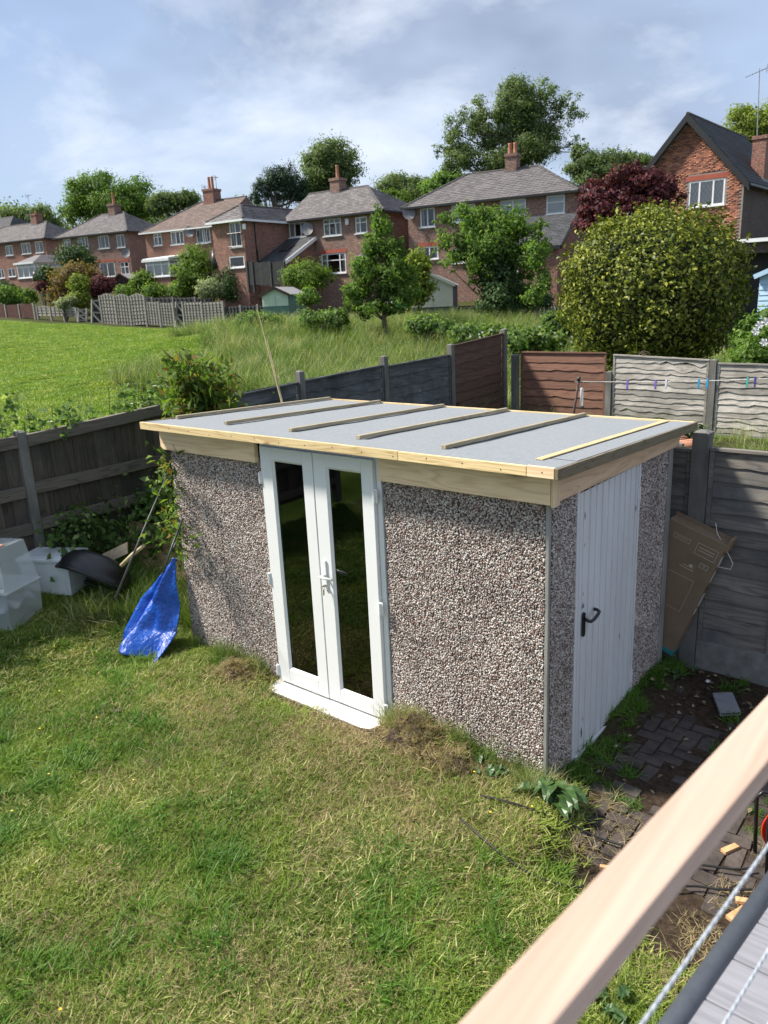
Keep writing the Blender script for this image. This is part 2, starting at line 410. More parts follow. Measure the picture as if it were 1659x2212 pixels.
MT['fence_dark_z'] = mat_wood('weathered_board', (.105, .085, .066), (.045, .037, .03), 'z', 7, 2.5, .85, .5, .5, grime=(.045, .05, .042))
MT['strip'] = mat_wood('yellow_strip', (.66, .50, .26), (.50, .34, .15), 'y', 9, 3., .5, .1, .15)
MT['conc_old'] = mat_plain('grimy_concrete', (.15, .145, .13), .95, .4, 5, (1, 1, .4), .4, .005, c2=(.21, .20, .185))
MT['fence_rail'] = mat_wood('weathered_rail', (.15, .13, .105), (.07, .06, .05), 'y', 7, 2, .85, .3, .5)
MT['fence_blue'] = mat_wood('dark_slat', (.10, .105, .11), (.04, .042, .045), 'y', 6, 2, .85, .5, .5, grime=(.03, .033, .036))
MT['fence_brown_y'] = mat_wood('brown_slat_y', (.095, .052, .036), (.045, .024, .018), 'y', 6, 2, .8, .4, .4)
MT['fence_brown_x'] = mat_wood('brown_slat_x', (.21, .105, .07), (.10, .05, .034), 'x', 6, 2, .8, .4, .4)
MT['fence_silver'] = mat_wood('silver_slat', (.40, .375, .34), (.17, .15, .125), 'x', 6, 1.6, .85, .55, .8, grime=(.20, .185, .16))
MT['fence_grey_x'] = mat_wood('grey_slat', (.21, .19, .165), (.10, .09, .08), 'x', 5, 1.6, .85, .35, .5, grime=(.09, .095, .10))
MT['rail_timber'] = mat_wood('handrail_timber', (.52, .375, .29), (.47, .32, .235), 'y', 3, 0, .5, .05, .05)
MT['deck'] = mat_wood('composite_board', (.25, .248, .272), (.20, .198, .22), 'x', 7, 0, .55, .12, .4)
MT['trim'] = mat_plain('dark_grey_trim', (.075, .085, .10), .45, .12, 30, bmp=.2)
MT['rope'] = mat_plain('wire_rope', (.50, .54, .58), .4, .15, 40, bmp=.2, metallic=.3)
MT['cardboard'] = mat_plain('cardboard', (.235, .165, .105), .8, .12, 5, bmp=.1)
MT['cyan'] = mat_plain('teal_tape', (.03, .22, .24), .5, .1, 5, bmp=0)
MT['label'] = mat_plain('paper_label', (.72, .71, .67), .6, .06, 12, bmp=0)
MT['print'] = mat_plain('pale_print', (.55, .47, .38), .7, .1, 12, bmp=0)
MT['terracotta'] = mat_plain('terracotta', (.50, .23, .14), .8, .2, 9, bmp=.2)
MT['soil'] = mat_plain('soil', (.060, .042, .030), .95, .5, 14, bmp=.9, bdist=.02)
MT['paver'] = mat_plain('paving_brick', (.060, .047, .041), .95, .45, 7, bmp=1., bdist=.012, orv=.25, c2=(.10, .08, .07))
MT['flag'] = mat_plain('flagstone', (.24, .23, .21), .85, .25, 4, bmp=.4, orv=.3)
MT['bark'] = mat_plain('bark', (.11, .085, .065), .9, .4, 9, (1, 1, .3), .6, .02)
MT['bark_grey'] = mat_plain('grey_bark', (.17, .155, .13), .9, .35, 9, (1, 1, .3), .5, .02)
MT['straw_stem'] = mat_plain('dry_stem', (.42, .34, .20), .8, .2, 20, bmp=.1)
MT['grey_pipe'] = mat_plain('grey_pole', (.06, .062, .065), .5, .2, 20, bmp=.1)
MT['dkgreen_pipe'] = mat_plain('dark_green_pole', (.02, .035, .03), .45, .2, 20, bmp=.1)
MT['red_reel'] = mat_plain('red_steel', (.62, .035, .02), .35, .1, 6, bmp=.05)
MT['cable'] = mat_plain('black_cable', (.012, .012, .013), .5, .2, 10, bmp=.05)
MT['offcut'] = mat_wood('pine_offcut', (.58, .36, .18), (.42, .23, .10), 'y', 8, 3, .6, .3, .2)
MT['yellow'] = mat_plain('buttercup', (.85, .62, .02), .5, .1, 20, bmp=0)
MT['white_fl'] = mat_plain('white_petal', (.82, .80, .76), .6, .06, 20, bmp=0)
MT['iron'] = mat_plain('rusty_iron', (.075, .045, .035), .7, .4, 20, bmp=.3)

# ================================================================== GROUND
def axis(parts):
    out = [parts[0][0]]
    for a, b, st in parts:
        n = max(1, int(round((b-a)/st))); out += list(np.linspace(a, b, n+1)[1:])
    return np.array(out)
gx = axis([(-1600, -300, 200), (-300, -90, 14), (-90, -45, 3), (-45, -7, .8), (-7, 3.2, .10), (3.2, 12, .6), (12, 60, 4), (60, 1600, 150)])
gy = axis([(-1200, -100, 150), (-100, -20, 8), (-20, -5.2, .6), (-5.2, 3, .10), (3, 12, .3), (12, 60, .8), (60, 140, 5), (140, 400, 20), (400, 1800, 150)])
GXX, GYY = np.meshgrid(gx, gy); GZ = ground(GXX, GYY)
nx, ny = len(gx), len(gy)
ii = np.arange(nx*ny).reshape(ny, nx)
gf = np.stack([ii[:-1, :-1], ii[:-1, 1:], ii[1:, 1:], ii[1:, :-1]], -1).reshape(-1, 4)
gme = fast_mesh('ground', np.stack([GXX, GYY, GZ], -1).reshape(-1, 3), gf)
def lumps(x, y, k=1.): return .5+.25*np.sin(x*2.3*k+1.3*np.sin(y*1.9*k))+.25*np.sin(y*2.9*k+1.7*np.sin(x*1.4*k+2))
def soil_amt(x, y):
    """bare earth: dug ground by the doors, the yard beside the shed, under the rubbish"""
    a = 1.25*np.exp(-((x+1.75)/.62)**2-((y+.30)/.22)**2)
    a = a+1.1*np.exp(-((x+.95)/.36)**2-((y+.20)/.20)**2)+.9*np.exp(-((x+2.85)/.22)**2-((y+.28)/.16)**2)
    a = a+.55*np.exp(-((x+4.2)/.35)**2-((y+.35)/.3)**2)+.75*np.exp(-((x+.45)/.4)**2-((y+.22)/.16)**2)
    ed = .06*np.sin(y*9)+.05*np.sin(y*23)
    pat = smooth(-.02+.0, .22, x+ed-.12*(y < -.1))*smooth(-1.5, -.30, y+.55*x-.25+ed)
    own = (x > FX) & (y < 2.35)
    return np.where(own, np.clip(np.maximum(a*(.6+.6*lumps(x, y, 3)), pat), 0, 1), 0)
def dry_amt(x, y):
    d = 1.5*np.exp(-((x+1.5)/1.15)**2-((y+.65)/.65)**2)+.35*np.exp(-((x-.4)/.8)**2-((y+1.2)/.8)**2)+.22*lumps(x, y, .8)
    d = d+.55*np.exp(-((x+.2)/1.2)**2-((y+2.4)/.7)**2)
    return np.clip(d, 0, 1)
_s, _u2 = su(GXX, GYY); own_m = (((GXX > FX) & (GYY < 9.6)) | (_s > 38.6-.63*_u2) | ((GXX > -5) & (GYY > 9.6))).astype('f')
for nm, arr in (('soil', soil_amt(GXX, GYY)), ('dry', dry_amt(GXX, GYY)), ('own', own_m)):
    a = gme.attributes.new(nm, 'FLOAT', 'POINT'); a.data.foreach_set('value', np.asarray(arr, 'f').ravel())
m_, nt, p_ = new_mat('ground_cover'); v = pos(nt)
att = lambda n_: nd(nt, 'ShaderNodeAttribute', attribute_name=n_).outputs['Fac']
lawn = ramp(nt, noise(nt, v, 14, 6, .7), [(.3, (.018, .026, .008)), (.55, (.045, .055, .016)), (.75, (.10, .09, .038))])
dry = ramp(nt, noise(nt, v, 20, 6, .7), [(.3, (.07, .06, .025)), (.7, (.20, .165, .085))])
soil = ramp(nt, noise(nt, v, 24, 7, .7), [(.3, (.020, .014, .010)), (.7, (.085, .060, .042))])
fld = ramp(nt, noise(nt, v, .35, 6, .65, (1, 1.6, 1)), [(.28, (.055, .115, .012)), (.5, (.085, .155, .018)), (.75, (.14, .19, .03))])
fld = mix(nt, .5, fld, ramp(nt, noise(nt, v, 5, 5, .7), [(.3, (.05, .10, .012)), (.7, (.13, .20, .03))]))
o = mix(nt, att('dry'), lawn, dry); o = mix(nt, att('own'), fld, o); o = mix(nt, att('soil'), o, soil)
nt.links.new(o, p_.inputs['Base Color']); p_.inputs['Roughness'].default_value = .95; p_.inputs['Specular IOR Level'].default_value = .1
bump(nt, p_, noise(nt, v, 30, 6, .7), .7, .03)
tag(link('ground', gme, m_, smooth_=True), kind='structure')

# ================================================================== THE SHED
L, D = 3.74, 2.02
ZF, ZB_ = 2.175, 2.072; YF, YB = -.20, 2.174; XL, XR = -3.851, .149
def zr(y): return ZF+(ZB_-ZF)*(y-YF)/(YB-YF)
shed = thing('shed', 'pebble-dashed concrete shed with white double doors and flat grey felt roof', 'shed', (-1.87, 1, 0))
# pebble stones
def pebble(seed):
    g = np.random.default_rng(seed); t = (1+5**.5)/2
    V = np.array([(-1, t, 0), (1, t, 0), (-1, -t, 0), (1, -t, 0), (0, -1, t), (0, 1, t), (0, -1, -t), (0, 1, -t), (t, 0, -1), (t, 0, 1), (-t, 0, -1), (-t, 0, 1)])/1.9
    V = V*g.uniform(.75, 1.25, (12, 1))*np.array([1.15, .9, .7])
    Fc = [(0, 11, 5), (0, 5, 1), (0, 1, 7), (0, 7, 10), (0, 10, 11), (1, 5, 9), (5, 11, 4), (11, 10, 2), (10, 7, 6), (7, 1, 8), (3, 9, 4), (3, 4, 2), (3, 2, 6), (3, 6, 8), (3, 8, 9), (4, 9, 5), (2, 4, 11), (6, 2, 10), (8, 6, 7), (9, 8, 1)]
    return fast_mesh('pebble', V, Fc, k=3)
pm, nt, p_ = new_mat('pebble_dash')
rr = orand(nt)
cr = ramp(nt, rr, [(0., (.10, .08, .075)), (.10, (.26, .205, .185)), (.24, (.44, .36, .315)), (.42, (.57, .485, .43)), (.58, (.70, .63, .575)), (.76, (.83, .79, .745)), (.86, (.24, .115, .095)), (.93, (.38, .24, .19)), (1., (.74, .72, .70))])
nt.nodes[-1]
cr = mix(nt, 1., cr, ramp(nt, noise(nt, pos(nt), 2.2, 4, .6), [(.3, .66), (.7, .95)]), 'MULTIPLY')
nt.links.new(cr, p_.inputs['Base Color']); p_.inputs['Roughness'].default_value = .5
peb_src = [source('pebble', pebble(40+i), pm) for i in range(5)]
def peb_wall(axis_, a0, a1, z0, z1, off, parent, seed):
    g = np.random.default_rng(seed); st = .0120
    A, Z = np.meshgrid(np.arange(a0+.004, a1-.003, st), np.arange(z0, z1, st*.9))
    A = A+(np.arange(A.shape[0]) % 2)[:, None]*st*.5
    A = (A+g.normal(0, st*.22, A.shape)).ravel(); Z = (Z+g.normal(0, st*.22, Z.shape)).ravel()
    k = (A > a0) & (A < a1); A, Z = A[k], Z[k]; n = len(A)
    o_ = off+g.uniform(-.003, .003, n)
    P = np.stack([A, o_, Z], 1) if axis_ == 'y' else np.stack([o_, A, Z], 1)
    return scatter('pebbles', None, parent, P, g.uniform(0, 6.28, (n, 3)), g.uniform(.0056, .0090, n), g.integers(0, 5, n), peb_src)
# front panels (facing -y), plus plain back and left walls
seed = 1
for x0, x1 in ((-3.738, -3.138), (-3.129, -2.535), (-1.282, -.661), (-.655, -.031)):
    pn = MB().box(x0, x1, .004, .055, -.15, 2.02).build('wall_panel', MT['panel_back'], shed)
    peb_wall('y', x0, x1, -.02, 1.94, .002, pn, seed); seed += 1
for y0, y1 in ((.030, .358), (1.412, 1.965)):
    pn = MB().box(-.055, -.004, y0, y1, -.2, 2.02).build('wall_panel', MT['panel_back'], shed)
    peb_wall('x', y0, y1, -.1, 1.93, -.002, pn, seed); seed += 1
MB().box(-3.738, -3.69, .06, 2.0, -.1, 2.0).build('wall_panel', MT['panel_back'], shed)
MB().box(-3.738, -.06, 2.002, 2.05, -.1, 2.0).build('wall_panel', MT['panel_back'], shed)
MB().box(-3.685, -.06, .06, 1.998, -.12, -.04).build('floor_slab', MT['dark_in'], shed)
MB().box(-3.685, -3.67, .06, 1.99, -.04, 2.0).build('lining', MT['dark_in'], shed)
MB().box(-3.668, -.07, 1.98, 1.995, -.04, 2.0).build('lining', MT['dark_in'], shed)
MB().box(-.030, -.001, -.001, .028, -.15, 1.98).build('corner_post', MT['conc_grey'], shed, bevel=.006)
MB().box(-.060, .012, 1.97, 2.06, -.2, 1.98).build('corner_post', MT['conc_grey'], shed, bevel=.006)
# roof
rf = MB(); rf.prism([(XL+.024, YF+.024, zr(YF)-.062), (XR-.024, YF+.024, zr(YF)-.062), (XR-.024, YB-.024, zr(YB)-.062), (XL+.024, YB-.024, zr(YB)-.062)], (0, 0, .05))
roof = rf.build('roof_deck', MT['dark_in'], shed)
nxr, nyr = 80, 50
rx_, ry_ = np.meshgrid(np.linspace(XL+.02, XR-.02, nxr), np.linspace(YF+.02, YB-.02, nyr))
rz_ = zr(ry_)-.006+.0016*np.sin(rx_*5+ry_*3)+.0012*np.sin(ry_*11+rx_*2)+.004*np.exp(-((ry_-.19)/.008)**2)*0
ri = np.arange(nxr*nyr).reshape(nyr, nxr)
fm = fast_mesh('roof_felt', np.stack([rx_, ry_, rz_], -1).reshape(-1, 3), np.stack([ri[:-1, :-1], ri[:-1, 1:], ri[1:, 1:], ri[1:, :-1]], -1).reshape(-1, 4))
link('roof_felt', fm, MT['felt'], shed, smooth_=True)
# a lap of felt along the front
lp = MB()
for i in range(40):
    x0 = XL+.03+(XR-XL-.06)*i/40; x1 = XL+.03+(XR-XL-.06)*(i+1)/40
    w0 = .30+.012*math.sin(i*1.3); w1 = .30+.012*math.sin((i+1)*1.3)
    lp.quad((x0, YF+.024, zr(YF)-.001), (x1, YF+.024, zr(YF)-.001), (x1, YF+w1, zr(YF+w1)-.0015), (x0, YF+w0, zr(YF+w0)-.0015))
lp.build('felt_lap', MT['felt'], shed)
for ox in (.19,):
    MB().prism([(XR-ox-.0, YF+.3, zr(YF+.3)+.000), (XR-.03, YF+.3, zr(YF+.3)+.000), (XR-.03, YB-.03, zr(YB)+.000), (XR-ox, YB-.03, zr(YB)+.000)], (0, 0, .0025)).build('felt_lap', MT['felt'], shed)
TH = .060
xs_join = float(aty(859, 985, YF)[0])
for x0, x1, mt, dz in ((XL, xs_join-.002, 'pine_x', .002), (xs_join+.002, -.052, 'pine_x', 0.), (-.048, XR-.026, 'spruce_x', .004)):
    MB().box(x0, x1, YF, YF+.022, ZF-TH, ZF+dz).build('roof_trim', MT[mt], shed, bevel=.0025)
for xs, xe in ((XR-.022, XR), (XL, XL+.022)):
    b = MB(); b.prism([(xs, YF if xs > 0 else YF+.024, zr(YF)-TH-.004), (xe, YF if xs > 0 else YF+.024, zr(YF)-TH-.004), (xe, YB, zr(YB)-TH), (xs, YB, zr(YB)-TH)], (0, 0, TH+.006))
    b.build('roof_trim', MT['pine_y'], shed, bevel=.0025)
MB().box(XL+.024, XR-.024, YB-.022, YB, zr(YB)-TH, zr(YB)+.006).build('roof_trim', MT['pine_x'], shed, bevel=.0025)
# screws and a few nail heads on the front trim
sc_ = MB()
for x in np.linspace(XL+.15, XR-.1, 15):
    sc_.tube([(x, YF-.0015, ZF-.030+.008*math.sin(x*7)), (x, YF+.004, ZF-.030+.008*math.sin(x*7))], .0045, 6)
sc_.build('screws', MT['iron'], shed)['kind'] = 'stuff'
# battens laid up the slope
def roofhit(x, y): return atplane(x, y, (0, YF, ZF), (0, (ZF-ZB_)/(YB-YF), 1))
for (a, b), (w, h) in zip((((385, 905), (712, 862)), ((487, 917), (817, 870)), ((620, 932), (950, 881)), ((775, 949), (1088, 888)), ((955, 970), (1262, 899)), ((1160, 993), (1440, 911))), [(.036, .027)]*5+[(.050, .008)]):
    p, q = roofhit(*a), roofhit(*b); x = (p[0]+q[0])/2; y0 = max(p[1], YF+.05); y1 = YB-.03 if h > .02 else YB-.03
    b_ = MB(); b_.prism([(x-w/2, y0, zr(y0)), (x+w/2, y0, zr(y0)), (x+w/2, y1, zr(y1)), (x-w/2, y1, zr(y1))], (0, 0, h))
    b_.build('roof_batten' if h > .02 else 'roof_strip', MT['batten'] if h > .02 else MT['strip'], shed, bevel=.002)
# fascia boards under the roof edge
FZ0, FZ1 = 1.915, 2.110
MB().box(-3.80, -2.545, -.052, -.012, FZ0, FZ1).build('fascia_board', MT['spruce_x'], shed, bevel=.002)
MB().box(-1.275, .026, -.052, -.012, FZ0, FZ1).build('fascia_board', MT['spruce_x'], shed, bevel=.002)
MB().box(.030, .052, -.052, .022, FZ0-.012, FZ1).build('fascia_corner', MT['spruce_z'], shed, bevel=.002)
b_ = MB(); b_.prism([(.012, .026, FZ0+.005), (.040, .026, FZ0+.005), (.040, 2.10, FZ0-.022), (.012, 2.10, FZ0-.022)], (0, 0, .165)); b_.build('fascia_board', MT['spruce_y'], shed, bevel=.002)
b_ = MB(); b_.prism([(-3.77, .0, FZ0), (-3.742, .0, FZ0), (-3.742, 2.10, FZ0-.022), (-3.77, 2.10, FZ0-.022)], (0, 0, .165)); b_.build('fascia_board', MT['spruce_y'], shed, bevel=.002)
# ---- white French doors
FDX0, FDX1, FDT = -2.525, -1.292, 2.085
fr = MB()
fr.box(FDX0, FDX0+.042, -.012, .06, .0, FDT); fr.box(FDX1-.042, FDX1, -.012, .06, .0, FDT)
fr.box(FDX0+.042, FDX1-.042, -.012, .06, FDT-.042, FDT); fr.box(FDX0+.042, FDX1-.042, -.012, .06, .0, .035)
frame = fr.build('door_frame', MT['upvc'], shed, bevel=.003)
def upvc_leaf(x0, x1, px0, px1, pz0, pz1, z0, z1, y0, y1):
    b = MB(); b.box(x0, px0, y0, y1, z0, z1); b.box(px1, x1, y0, y1, z0, z1)
    b.box(px0, px1, y0, y1, z0, pz0); b.box(px0, px1, y0, y1, pz1, z1)
    lf = b.build('door_leaf', MT['upvc'], shed, bevel=.004)
    bd = MB(); w = .016                                         # glazing bead, a sloping fillet round the glass
    for (a0, a1, c0, c1) in (((px0, pz0), (px1, pz0), (px1-w, pz0+w), (px0+w, pz0+w)), ((px1, pz0), (px1, pz1), (px1-w, pz1-w), (px1-w, pz0+w)), ((px1, pz1), (px0, pz1), (px0+w, pz1-w), (px1-w, pz1-w)), ((px0, pz1), (px0, pz0), (px0+w, pz0+w), (px0+w, pz1-w))):
        bd.quad((a0[0], y0+.004, a0[1]), (a1[0], y0+.004, a1[1]), (c0[0], y0+.020, c0[1]), (c1[0], y0+.020, c1[1]))
    bd.build('glazing_bead', MT['upvc'], lf)
    MB().box(px0+.004, px1-.004, y0+.024, y0+.030, pz0+.004, pz1-.004).build('glass_pane', MT['glass'], lf)
    sb = MB()
    for zz_ in ((px0+w, px0+w+.008), (px1-w-.008, px1-w)): sb.box(zz_[0], zz_[1], y0+.032, y0+.046, pz0+w, pz1-w)
    sb.build('spacer_bar', MT['black'], lf)
    mk = MB()                                                  # mitre lines of the welded corners
    return lf
lfL = upvc_leaf(FDX0+.035, -1.9185, -2.362, -2.026, .160, 1.957, .03, 2.055, -.048, .012)
lfR = upvc_leaf(-1.9135, -1.337, -1.789, -1.446, .140, 1.957, .03, 2.055, -.044, .012)
h = MB(); h.box(-1.872, -1.842, -.058, -.0442, .985, 1.225)
hd = h.build('handle_plate', MT['upvc'], lfR, bevel=.004)
MB().tube([(-1.857, -.058, 1.105), (-1.857, -.095, 1.105), (-1.862, -.105, 1.105), (-1.850, -.108, 1.105), (-1.745, -.100, 1.102)], [.010, .010, .011, .011, .010], 10).build('door_handle', MT['upvc'], lfR, True)
MB().tube([(-1.857, -.058, 1.025), (-1.857, -.072, 1.025)], .009, 10).build('lock_barrel', MT['steel'], lfR)
k = MB(); k.tube([(-1.857+.013*math.cos(t), -.084, 1.010+.013*math.sin(t)) for t in np.linspace(0, 6.28, 13)], .0018, 6)
k.box(-1.862, -1.852, -.086, -.066, 1.018, 1.030); k.box(-1.860, -1.855, -.088, -.085, .950, .998); k.box(-1.852, -1.848, -.087, -.084, .955, .998)
k.build('key_ring', MT['brass'], lfR)
for z in (.12, .95, 1.80):
    hh = MB().tube([(-1.325, -.055, z-.045), (-1.325, -.055, z+.045)], .010, 8); hh.box(-1.336, -1.300, -.050, -.0445, z-.05, z+.05)
    hh.build('hinge', MT['upvc'], lfR)
    hh = MB().tube([(FDX0+.022, -.058, z-.045), (FDX0+.022, -.058, z+.045)], .009, 8); hh.box(FDX0+.014, FDX0+.040, -.054, -.0485, z-.05, z+.05)
    hh.build('hinge', MT['upvc'], lfL)
b_ = MB(); b_.prism([(FDX0-.01, .05, -.045), (FDX0-.01, -.165, -.045), (FDX0-.01, -.170, -.022), (FDX0-.01, -.155, -.012), (FDX0-.01, -.014, .012), (FDX0-.01, .05, .012)], (FDX1-FDX0+.02, 0, 0))
b_.build('door_sill', MT['upvc_sill'], shed, bevel=.003)
# ---- ribbed white side door
SY0, SY1, SZ0, SZ1 = .362, 1.408, -.035, 1.925
f_ = MB(); f_.box(-.03, .006, SY0, SY0+.040, SZ0, SZ1); f_.box(-.03, .006, SY1-.035, SY1, SZ0, SZ1); f_.box(-.03, .006, SY0+.040, SY1-.035, SZ1-.025, SZ1); f_.box(-.03, .020, SY0+.04, SY1-.035, SZ0-.03, SZ0+.012)
f_.build('side_door_frame', MT['metal_white'], shed, bevel=.002)
pr = [(.004, SY0+.045)]; y = SY0+.045
pitch = (SY1-.042-SY0-.045)/10
for i in range(10):
    a = SY0+.045+i*pitch
    pr += [(.004, a+pitch*.40), (-.020, a+pitch*.46), (-.020, a+pitch*.54), (.006, a+pitch*.60)] if i % 1 == 0 else []
pr += [(.004, SY1-.042)]
sdm = MB(); n = len(pr)
sdm.v = [(x, y_, SZ0+.022) for x, y_ in pr]+[(x, y_, SZ1-.040) for x, y_ in pr]
sdm.f = [(i, i+1, n+i+1, n+i) for i in range(n-1)]
sdl = sdm.build('side_door', MT['metal_white'], shed)
MB().box(-.034, -.031, SY0+.04, SY1-.035, SZ0, SZ1-.02).build('door_backing', MT['dark_in'], sdl)
hp = MB()
hp.prism([(.006, .478+.020*math.cos(t)*1., .957+.020*math.sin(t)+(.068 if math.sin(t) > 0 else -.068)) for t in np.linspace(-math.pi/2, 1.5*math.pi, 20, endpoint=False)], (.012, 0, 0))
hp.build('handle_plate', MT['black'], sdl)
MB().tube([(.014, .478, 1.00), (.045, .478, .992), (.058, .492, .985), (.060, .540, .985), (.060, .600, 1.000), (.058, .622, 1.010), (.040, .632, 1.014), (.014, .633, 1.015)], .0115, 10).build('lever_handle', MT['black'], sdl, True)
MB().prism([(.0068, .455, 1.075), (.0068, .490, 1.082), (.0068, .472, 1.118)], (.001, 0, 0)).build('sticker', MT['steel'], sdl)
for z in (.18, 1.66):
    b_ = MB(); b_.tube([(.014, SY1-.030, z-.05), (.014, SY1-.030, z+.05)], .008, 8); b_.box(.0065, .0105, SY1-.060, SY1-.004, z-.045, z+.045); b_.build('hinge', MT['metal_white'], sdl)
ru = MB()
for yy, zz_, w, hh in ((.47, 1.72, .012, .06), (.475, 1.52, .006, .03), (.47, 1.18, .006, .03), (1.33, 1.56, .02, .05), (1.12, .62, .01, .06), (.52, .22, .006, .05), (.50, .12, .02, .10)):
    ru.prism([(.0072, yy-w/2, zz_), (.0072, yy, zz_-hh/2), (.0072, yy+w/2, zz_), (.0072, yy, zz_+hh/2)], (.0006, 0, 0))
ru.build('rust_chips', MT['iron'], sdl)['kind'] = 'stuff'

# ================================================================== FENCES
def slat_mesh(name, length, h, seed, axis_='x', wav=.014):
    """overlapping waney-edged slat: 0..length along the axis, hanging from z=h to 0, leaning out at the bottom"""
    g = np.random.default_rng(seed); n = 14; b = MB()
    xs = np.linspace(0, length, n+1)+np.concatenate([[0], g.normal(0, length*.012, n-1), [0]])
    low = g.normal(0, wav*.75, n+1)+wav*np.interp(xs, np.linspace(0, length, 5), g.normal(0, .7, 5)); up = g.normal(0, wav*.3, n+1)+h
    fr_ = []; bk = []
    for x, l, u in zip(xs, low, up):
        def P(q, z): return (x, q, z) if axis_ == 'x' else (-q, x, z)
        fr_ += [P(-.022, l), P(-.004, u)]; bk += [P(-.010, l), P(.004, u)]
    o = len(b.v); b.v += fr_+bk; N2 = 2*(n+1)
    for i in range(n):
        a = 2*i; b.f += [(a, a+2, a+3, a+1), (N2+a, N2+a+1, N2+a+3, N2+a+2), (a, N2+a, N2+a+2, a+2), (a+1, a+3, N2+a+3, N2+a+1)]
    b.f += [(0, 1, N2+1, N2), (2*n, N2+2*n, N2+2*n+1, 2*n+1)]
    return b.mesh(name)
def slat_panel(fence, axis_, a0, a1, fixed, z0, z1, ns, mat_, sd, wav=.014, slope=0., frame=True, label=None):
    """one lap panel: frame plus overlapping slats; faces -y (axis x) or +x (axis y)"""
    d = -1 if axis_ == 'x' else 1
    def bx(b, p0, p1, q0, q1, r0, r1):
        if axis_ == 'x': b.box(p0, p1, min(q0, q1), max(q0, q1), r0, r1)
        else: b.box(min(q0, q1), max(q0, q1), p0, p1, r0, r1)
    q = fixed
    tb = MB()
    if axis_ == 'x': tb.prism([(a0+.0, q-.040, z1), (a1, q-.040, z1+slope), (a1, q+.014, z1+slope), (a0, q+.014, z1)], (0, 0, .022))
    else: tb.prism([(q-.014, a0, z1), (q+.040, a0, z1), (q+.040, a1, z1+slope), (q-.014, a1, z1+slope)], (0, 0, .022))
    po = tb.build('panel', mat_, fence)
    if label: po['label'] = label
    for e0_, e1_, zz_ in ((a0, a0+.035, z1), (a1-.035, a1, z1+slope)):
        pn = MB(); bx(pn, e0_, e1_, q+d*.028, q-d*.012, z0, zz_-.001); pn.build('stile', mat_, po)
    H = z1-z0; st = H/ns
    ms = [slat_mesh('slat', a1-a0-.076, st*1.16*rnd.uniform(.94, 1.05), sd*40+i, axis_, wav*rnd.uniform(.6, 1.25)) for i in range(ns)]
    for i in range(ns):
        z = z0+st*i
        loc = (a0+.038, q, z) if axis_ == 'x' else (q, a0+.038, z)
        an = math.atan2(slope*(i+.5)/ns, a1-a0)+rnd.uniform(-.5, .5)*wav
        link('slat', ms[i], mat_, po, loc, rot=(0, -an, 0) if axis_ == 'x' else (an, 0, 0))
    return po
def post(fence, x, y, z0, z1, w=.10, mat_='conc_old'):
    b = MB(); b.box(x-w/2, x+w/2, y-w/2, y+w/2, z0, z1-.02)
    b.prism([(x-w/2, y-w/2, z1-.02), (x+w/2, y-w/2, z1-.02), (x+w/2, y+w/2, z1-.02), (x-w/2, y+w/2, z1-.02)], (0, 0, .001))
    b.add([(x-w/2, y-w/2, z1-.019), (x+w/2, y-w/2, z1-.019), (x+w/2, y+w/2, z1-.019), (x-w/2, y+w/2, z1-.019), (x-w*.2, y-w*.2, z1), (x+w*.2, y-w*.2, z1), (x+w*.2, y+w*.2, z1), (x-w*.2, y+w*.2, z1)],
          [(0, 1, 5, 4), (1, 2, 6, 5), (2, 3, 7, 6), (3, 0, 4, 7), (4, 5, 6, 7)])
    return b.build('post', MT[mat_], fence, bevel=.006)
# --- boundary to the playing field
bf = thing('timber_fence', 'long weathered fence with concrete posts between the garden and the green field', 'fence', (FX, 2, .3))
ys = [-4.45, -2.36, -.306, 1.75, 3.80, 5.70, 7.60, 9.44]; zt = [1.93, 1.95, 1.97, 2.07, 2.168, 2.21, 2.25, 2.40]
for y, z in zip(ys, zt): post(bf, FX, y, .1, z)
for i in range(3):
    y0, y1 = ys[i]+.055, ys[i+1]-.055
    za, zb = zt[i]-.06, zt[i+1]-.06
    pnl = MB().box(FX+.0, FX+.045, y0, y1, za-.62, za-.50).build('panel', MT['fence_rail'], bf)
    MB().box(FX+.0, FX+.045, y0, y1, za-1.02, za-.90).build('rail', MT['fence_rail'], pnl)
    MB().box(FX+.0, FX+.045, y0, y1, za-1.48, za-1.37).build('rail', MT['fence_rail'], pnl)
    t_ = MB(); t_.prism([(FX-.02, y0, za-.11), (FX+.05, y0, za-.11), (FX+.05, y1, zb-.11), (FX-.02, y1, zb-.11)], (0, 0, .12)); t_.build('rail', MT['fence_rail'], pnl)
    n = 15; w = (y1-y0)/n
    bm_ = [MB().box(-.011, .008, -w/2-.008, w/2+.008, 0, 1.55+.01*j).mesh('board') for j in range(3)]
    for k in range(n):
        link('board', bm_[rnd.randrange(3)], MT['fence_dark_z'], pnl, (FX-.012-.012*(k % 2), y0+w*(k+.5), za-1.56), rot=(rnd.uniform(-.004, .004), 0, 0))
slat_panel(bf, 'y', 1.81, 3.74, FX, .45, 1.93, 9, MT['fence_blue'], 3, slope=.06)
slat_panel(bf, 'y', 3.86, 5.64, FX, .45, 2.00, 9, MT['fence_blue'], 4, slope=.05)
slat_panel(bf, 'y', 5.76, 7.54, FX, .45, 2.02, 9, MT['fence_blue'], 5, slope=.03)
slat_panel(bf, 'y', 7.66, 9.38, FX, .5, 2.20, 10, MT['fence_brown_y'], 6, .008, slope=.10, label='dark brown lap panel')
